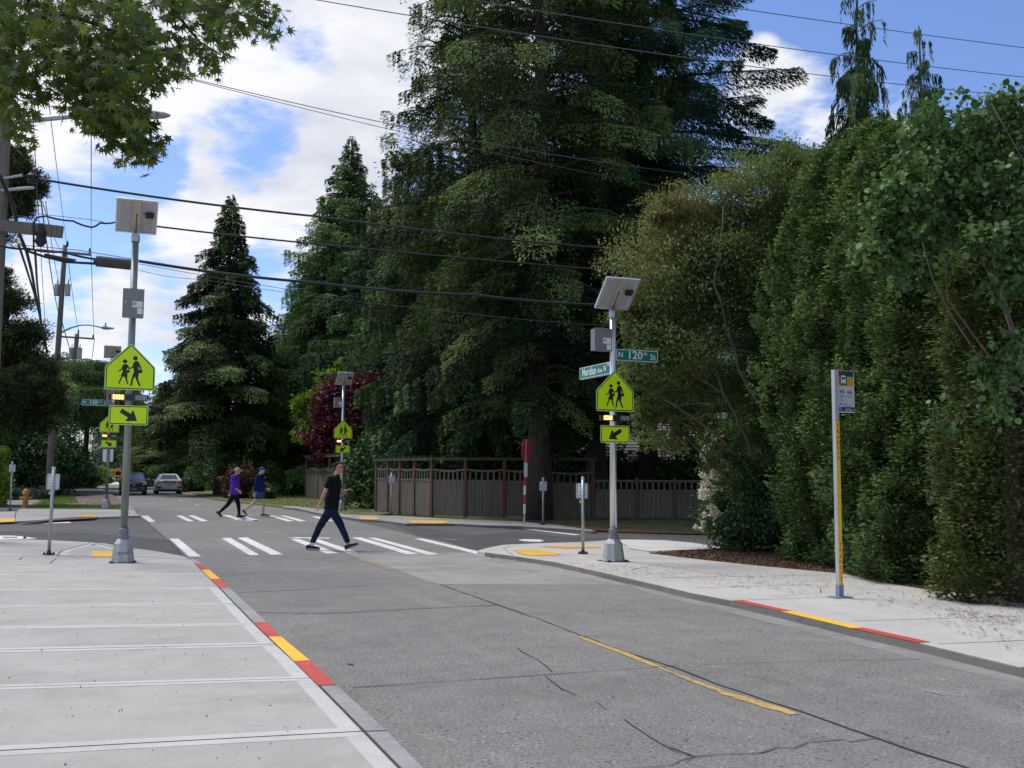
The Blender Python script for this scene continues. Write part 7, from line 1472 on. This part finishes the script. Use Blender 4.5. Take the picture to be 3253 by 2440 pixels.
# white fastback seen from behind
q = G(531.5, 1568.5, 0)
wh = mat('pearl white paint', (.80, .80, .80), .25, var=.03, spec=.6)
root = empty('car', (q.x, q.y, 0), YAW, 'white sedan driving away, red tail lights showing', 'car')
body = car_body(root, [(-2.30, .70, .66, .42, .88, .04), (-2.22, .84, .80, .30, .97, .06), (-1.9, .90, .86, .24, 1.00, .06), (-1.3, .93, .89, .22, .99, .05), (0, .93, .90, .20, .96, .04), (1.2, .93, .88, .22, .90, .06), (1.9, .88, .82, .24, .80, .06), (2.25, .78, .70, .30, .68, .04), (2.32, .60, .5, .38, .58, .02)], wh)
pane = cabin(root, -1.95, 1.05, -.95, .35, .84, .58, .96, 1.42, wh)
gl = mat('window glass', (.02, .022, .026), .08, var=.1)
pane(0, 1, .10, .90, .12, .92, 'rear_window', gl, .006); pane(2, 3, .06, .94, .08, .95, 'windshield', gl, .006); pane(1, 2, .14, .90, .15, .9, 'side_window', gl, .006); pane(3, 0, .10, .86, .15, .9, 'side_window', gl, .006)
tl = mat('tail light red', (.45, .01, .02), .3, emit=(.8, .02, .03), es=.06, var=.1)
for s in (-1, 1):
    b = MB(); b.prismXZ([(s * .44, .84), (s * .84, .80), (s * .87, .87), (s * .78, .92), (s * .46, .90)], -2.31, -2.16); b.build('tail_light', tl, root)
    b = MB(); b.prismXZ([(s * .50, .44), (s * .80, .42), (s * .84, .56), (s * .58, .54)], -2.315, -2.2); b.build('bumper_vent', M['black'], root)
    b = MB(); ellip(b, (s * .97, .75, 1.0), (.08, .05, .06), n=8); b.build('mirror', wh, root)
    for y in (-1.35, 1.38): wheel(root, s * .80, y)
b = MB(); b.prismXZ([(-.42, .82), (.42, .82), (.42, .92), (-.42, .92)], -2.335, -2.25); b.build('trunk_panel', M['glass'], root)
b = MB(); b.prismXZ([(-.80, .18), (.80, .18), (.72, .36), (-.72, .36)], -2.26, -2.05); b.build('diffuser', M['black'], root)
license(root, -2.325, .68, 1, M['signgrey']); b = MB(); b.prismXZ(circ(0, .875, .035, 10), -2.345, -2.33); b.build('badge', M['alu'], root)
# dark grey car coming towards the camera
q = G(421.5, 1571.5, 0); dg = mat('dark violet grey paint', (.055, .05, .075), .28, .3, var=.05, spec=.7)
root = empty('car', (q.x, q.y, 0), YAW + math.pi, 'dark grey car driving towards the camera, partly hidden by the nearest beacon pole', 'car')
body = car_body(root, [(-2.1, .76, .72, .40, 1.0, .03), (-1.9, .86, .82, .26, 1.06, .03), (-1.2, .89, .86, .22, 1.04, .03), (0, .89, .86, .22, 1.0, .04), (.9, .89, .85, .22, .99, .05), (1.6, .88, .82, .22, .93, .06), (2.05, .84, .76, .24, .80, .05), (2.18, .74, .64, .30, .68, .03)], dg)
pane = cabin(root, -2.0, 1.2, -1.6, .30, .82, .62, 1.02, 1.52, dg)
pane(0, 1, .10, .90, .12, .9, 'rear_window', gl, .006); pane(2, 3, .05, .95, .06, .93, 'windshield', mat('windshield with painted sky reflection', (.25, .32, .45), .05, var=.3, scale=1.5), .006); pane(1, 2, .1, .9, .15, .9, 'side_window', gl, .006); pane(3, 0, .1, .9, .15, .9, 'side_window', gl, .006)  # windshield: reflected sky painted in as a pale blue base colour
for s in (-1, 1):
    b = MB(); b.prismXZ([(s * .48, .70), (s * .80, .72), (s * .83, .88), (s * .60, .84)], 2.02, 2.17); b.build('headlight', M['signgrey'], root)
    b = MB(); ellip(b, (s * .98, .65, 1.08), (.10, .05, .07), n=8); b.build('mirror', M['swhite'], root)
    for y in (-1.25, 1.32): wheel(root, s * .76, y)
b = MB(); b.prismXZ([(-.50, .56), (.50, .56), (.54, .76), (-.54, .76)], 2.10, 2.20); b.build('grille', M['black'], root)
b = MB(); b.prismXZ([(-.72, .24), (.72, .24), (.76, .50), (-.76, .50)], 2.06, 2.19); b.build('bumper', M['glass'], root); license(root, 2.20, .42, 1, M['boxgrey']); b = MB(); b.prismXZ(circ(0, .70, .05, 10), 2.2, 2.21); b.build('badge', M['alu'], root)
# school bus far down the road
p = P(364, 1537.5, 205); k_ = p.z
root = empty('school_bus', (p.x, p.y, p.z), YAW, 'orange yellow school bus far down the road, seen from behind', 'bus')
by = mat('school bus yellow', (.75, .30, .02), .4, var=.05)
b = MB(); out = [(-1.22, .55), (1.22, .55), (1.24, 2.4), (1.05, 2.9), (.6, 3.08), (-.6, 3.08), (-1.05, 2.9), (-1.24, 2.4)]; b.prismXZ(out, 0, 10); b.build('body', by, root)
b = MB()
for x in (-.62, .62): b.prismXZ(rrect(x - .5, x + .5, 1.75, 2.55, .08), -.03, 0.01)
b.build('rear_window', M['glass'], root); b = MB(); b.prismXZ(rrect(-.95, .95, .95, 1.45, .05), -.03, .01); b.build('emergency_door', mat('bus black band', (.03, .012, .008), .5), root)
b = MB(); b.box((0, -.08, .55), (2.45, .2, .3)); b.build('bumper', M['black'], root)
for s in (-1, 1):
    b = MB(); b.cyl((s * .95, -.04, 1.55), (s * .95, .01, 1.55), .11, n=12); b.build('tail_light', M['red'], root)
    b = MB(); b.cyl((s * .8, -.04, 2.78), (s * .8, .01, 2.78), .12, n=12); b.build('warning_light', M['red'], root)
    for y in (2.2, 8.4): wheel(root, s * 1.02, y, .48, .28)
b = MB()
for s in (-1, 1):
    for j in range(8): b.box((s * 1.235, 1.0 + j * 1.1, 2.05), (.03, .8, .6))
b.build('side_window', M['glass'], root)
# parked white car on the skyline and green wheelie bin
p = P(320, 1537, 170); root = empty('car', (p.x, p.y, p.z), YAW + 1.2, 'tiny white car on the crest left of the school bus', 'car')
car_body(root, [(-2.2, .7, .66, .4, .88, .04), (-1.9, .88, .84, .26, 1.0, .05), (0, .9, .88, .22, .98, .05), (1.6, .88, .82, .24, .86, .05), (2.2, .74, .64, .3, .68, .03)], wh); pane = cabin(root, -1.6, 1.1, -1.1, .3, .82, .62, .98, 1.42, wh)
pane(0, 1, .1, .9, .12, .9, 'rear_window', gl, .006); pane(2, 3, .06, .94, .08, .93, 'windshield', gl, .006); pane(1, 2, .1, .9, .15, .9, 'side_window', gl, .006); pane(3, 0, .1, .9, .15, .9, 'side_window', gl, .006)
for s in (-1, 1):
    for y in (-1.3, 1.3): wheel(root, s * .78, y)
p = G(464, 1549, 0); root = empty('wheelie_bin', (p.x, p.y, 0), .3, 'dark green wheeled bin at the roadside between the two cars', 'bin')
gb = mat('green bin plastic', (.01, .10, .065), .5); b = MB(); b.add([(-.28, -.28, .08), (.28, -.28, .08), (.28, .28, .08), (-.28, .28, .08), (-.36, -.38, 1.25), (.36, -.38, 1.25), (.36, .38, 1.25), (-.36, .38, 1.25)], [(3, 2, 1, 0), (4, 5, 6, 7), (0, 1, 5, 4), (1, 2, 6, 5), (2, 3, 7, 6), (3, 0, 4, 7)]); b.build('bin_body', gb, root)
b = MB(); b.box((0, 0, 1.30), (.78, .82, .09)); b.build('lid', gb, root)
for s in (-1, 1): b = MB(); b.cyl((s * .26, .3, .12), (s * .33, .3, .12), .12, n=12); b.build('wheel', M['tyre'], root)
SKYBLOBS = [(700, 200, 600, .08), (1050, 250, 420, .09), (600, 640, 400, .05), (1150, 500, 260, .14), (150, 450, 300, .12), (900, 760, 300, .1), (640, 830, 320, .10), (180, 1050, 320, .10), (480, 1050, 260, .08), (150, 700, 130, .08), (60, 850, 160, .1), (1700, 750, 400, .1), (2500, 300, 130, .16), (2680, 380, 300, .17), (2400, 480, 260, .15), (2900, 430, 160, .10),
            (620, 460, 220, -.16), (870, 480, 220, -.13), (350, 620, 260, -.14), (230, 830, 220, -.12), (480, 560, 120, -.1), (1000, 620, 120, -.08), (550, 900, 150, -.1), (880, 850, 130, -.1), (800, 30, 200, -.10), (1250, 130, 160, -.14), (3000, 150, 900, -.22), (2250, 60, 420, -.2), (250, 900, 90, -.1)]
CLOUD = [(0.70, 0.73, 0.82), (1.0, 1.0, 1.02)]; CLOUD_GAIN = 6.2; SKY_TINT = (0.80, 0.87, 1.10); EXPOSURE = 0.55
# ---------------------------------------------------------------- camera, sky, sun
cd = bpy.data.cameras.new('camera'); cam = bpy.data.objects.new('camera', cd); COL.objects.link(cam)
cd.sensor_width = 36; cd.lens = F / 3253 * 36; cd.clip_end = 5000; cd.clip_start = 0.05
m4 = Matrix((RT, UP, -FW)).transposed().to_4x4(); m4.translation = Vector((0, 0, CAMH)); cam.matrix_world = m4
SC.camera = cam
SUN_EL, SUN_AZ = math.radians(58), math.radians(-58)       # azimuth from +Y towards +X
sdir = Vector((math.sin(SUN_AZ) * math.cos(SUN_EL), math.cos(SUN_AZ) * math.cos(SUN_EL), math.sin(SUN_EL)))
sl = bpy.data.lights.new('sun', 'SUN'); sl.energy = 2.2; sl.angle = math.radians(26); sl.color = (1, 0.94, 0.84)
so = bpy.data.objects.new('sun', sl); COL.objects.link(so); so.rotation_euler = (-sdir).to_track_quat('-Z', 'Y').to_euler(); so.location = (0, 0, 50)
w = bpy.data.worlds.new('World'); SC.world = w; w.use_nodes = True
nt = w.node_tree; nt.nodes.clear(); L = nt.links.new
out = nt.nodes.new('ShaderNodeOutputWorld'); bg = nt.nodes.new('ShaderNodeBackground'); L(bg.outputs[0], out.inputs[0]); bg.inputs[1].default_value = 0.11
sk = nt.nodes.new('ShaderNodeTexSky'); sk.sky_type = 'NISHITA'; sk.sun_disc = False; sk.sun_elevation = SUN_EL; sk.sun_rotation = SUN_AZ; sk.altitude = 100; sk.air_density = 1.0; sk.dust_density = 0.6; sk.ozone_density = 2.5
tc = nt.nodes.new('ShaderNodeTexCoord'); dirv = tc.outputs['Generated']
sp = nt.nodes.new('ShaderNodeSeparateXYZ'); L(dirv, sp.inputs[0])
def mth(op, a, b_=None, clamp=False):
    n = nt.nodes.new('ShaderNodeMath'); n.operation = op; n.use_clamp = clamp
    for i, v in enumerate((a, b_)):
        if v is None: continue
        if isinstance(v, (int, float)): n.inputs[i].default_value = v
        else: L(v, n.inputs[i])
    return n.outputs[0]
zz = mth('ADD', mth('MAXIMUM', sp.outputs[2], 0.0), 0.16)
cv = nt.nodes.new('ShaderNodeCombineXYZ'); L(mth('DIVIDE', sp.outputs[0], zz), cv.inputs[0]); L(mth('DIVIDE', sp.outputs[1], zz), cv.inputs[1]); cv.inputs[2].default_value = 3.7
def noise(scale, det, rough, vec=cv.outputs[0], dist=0.0):
    n = nt.nodes.new('ShaderNodeTexNoise'); n.inputs['Scale'].default_value = scale; n.inputs['Detail'].default_value = det; n.inputs['Roughness'].default_value = rough; n.inputs['Distortion'].default_value = dist
    L(vec, n.inputs['Vector']); return n.outputs[0]
n1 = noise(2.3, 10, 0.62, dist=0.2); n2 = noise(5.5, 7, 0.6)
dens = mth('ADD', mth('MULTIPLY', n1, 0.72), mth('MULTIPLY', n2, 0.28))
# cloud banks and clear gaps at their places in the sky: (photo x, y of centre, angular radius in px, weight)
acc = None
nv = nt.nodes.new('ShaderNodeTexNoise'); nv.inputs['Scale'].default_value = 5.0; nv.inputs['Detail'].default_value = 4; L(dirv, nv.inputs['Vector'])
ns_ = nt.nodes.new('ShaderNodeVectorMath'); ns_.operation = 'MULTIPLY_ADD'; L(nv.outputs['Color'], ns_.inputs[0]); ns_.inputs[1].default_value = (.22, .22, .22); ns_.inputs[2].default_value = (-.11, -.11, -.11)
wd = nt.nodes.new('ShaderNodeVectorMath'); wd.operation = 'ADD'; L(dirv, wd.inputs[0]); L(ns_.outputs[0], wd.inputs[1])
for (x, y, r, wt) in SKYBLOBS:
    d = ray(x, y).normalized()
    vd = nt.nodes.new('ShaderNodeVectorMath'); vd.operation = 'DISTANCE'; L(wd.outputs[0], vd.inputs[0]); vd.inputs[1].default_value = tuple(d)
    q = nt.nodes.new('ShaderNodeMapRange'); q.interpolation_type = 'SMOOTHSTEP'; L(vd.outputs['Value'], q.inputs[0])
    q.inputs[1].default_value = 0; q.inputs[2].default_value = r / F * 1.15; q.inputs[3].default_value = wt; q.inputs[4].default_value = 0
    acc = q.outputs[0] if acc is None else mth('ADD', acc, q.outputs[0])
dens = mth('ADD', dens, acc)
cr = nt.nodes.new('ShaderNodeMapRange'); cr.interpolation_type = 'SMOOTHSTEP'; L(dens, cr.inputs[0]); cr.inputs[1].default_value = 0.455; cr.inputs[2].default_value = 0.60
# cloud body: bright tops, grey undersides, from a slower noise
body = noise(2.6, 6, 0.55)
rb = nt.nodes.new('ShaderNodeValToRGB'); L(mth('ADD', mth('MULTIPLY', body, 0.8), mth('MULTIPLY', n2, 0.2)), rb.inputs[0])
rb.color_ramp.elements[0].position = 0.36; rb.color_ramp.elements[0].color = (CLOUD[0][0], CLOUD[0][1], CLOUD[0][2], 1)
rb.color_ramp.elements[1].position = 0.56; rb.color_ramp.elements[1].color = (CLOUD[1][0], CLOUD[1][1], CLOUD[1][2], 1)
csc = nt.nodes.new('ShaderNodeVectorMath'); csc.operation = 'SCALE'; L(rb.outputs[0], csc.inputs[0]); csc.inputs['Scale'].default_value = CLOUD_GAIN
ssc = nt.nodes.new('ShaderNodeVectorMath'); ssc.operation = 'MULTIPLY'; L(sk.outputs[0], ssc.inputs[0]); ssc.inputs[1].default_value = SKY_TINT
mx = nt.nodes.new('ShaderNodeMix'); mx.data_type = 'RGBA'; L(mth('MULTIPLY', cr.outputs[0], 0.97), mx.inputs[0]); L(ssc.outputs[0], mx.inputs[6]); L(csc.outputs[0], mx.inputs[7])
L(mx.outputs[2], bg.inputs[0])
w.cycles.sampling_method = 'MANUAL'; w.cycles.sample_map_resolution = 512
SC.view_settings.view_transform = 'Standard'; SC.view_settings.look = 'None'; SC.view_settings.gamma = 1; SC.view_settings.exposure = EXPOSURE
SC.render.engine = 'CYCLES'; SC.cycles.max_bounces = 6; SC.cycles.diffuse_bounces = 3; SC.cycles.glossy_bounces = 2; SC.cycles.transmission_bounces = 4; SC.cycles.transparent_max_bounces = 4
SC.cycles.caustics_reflective = False; SC.cycles.caustics_refractive = False; SC.cycles.use_denoising = True
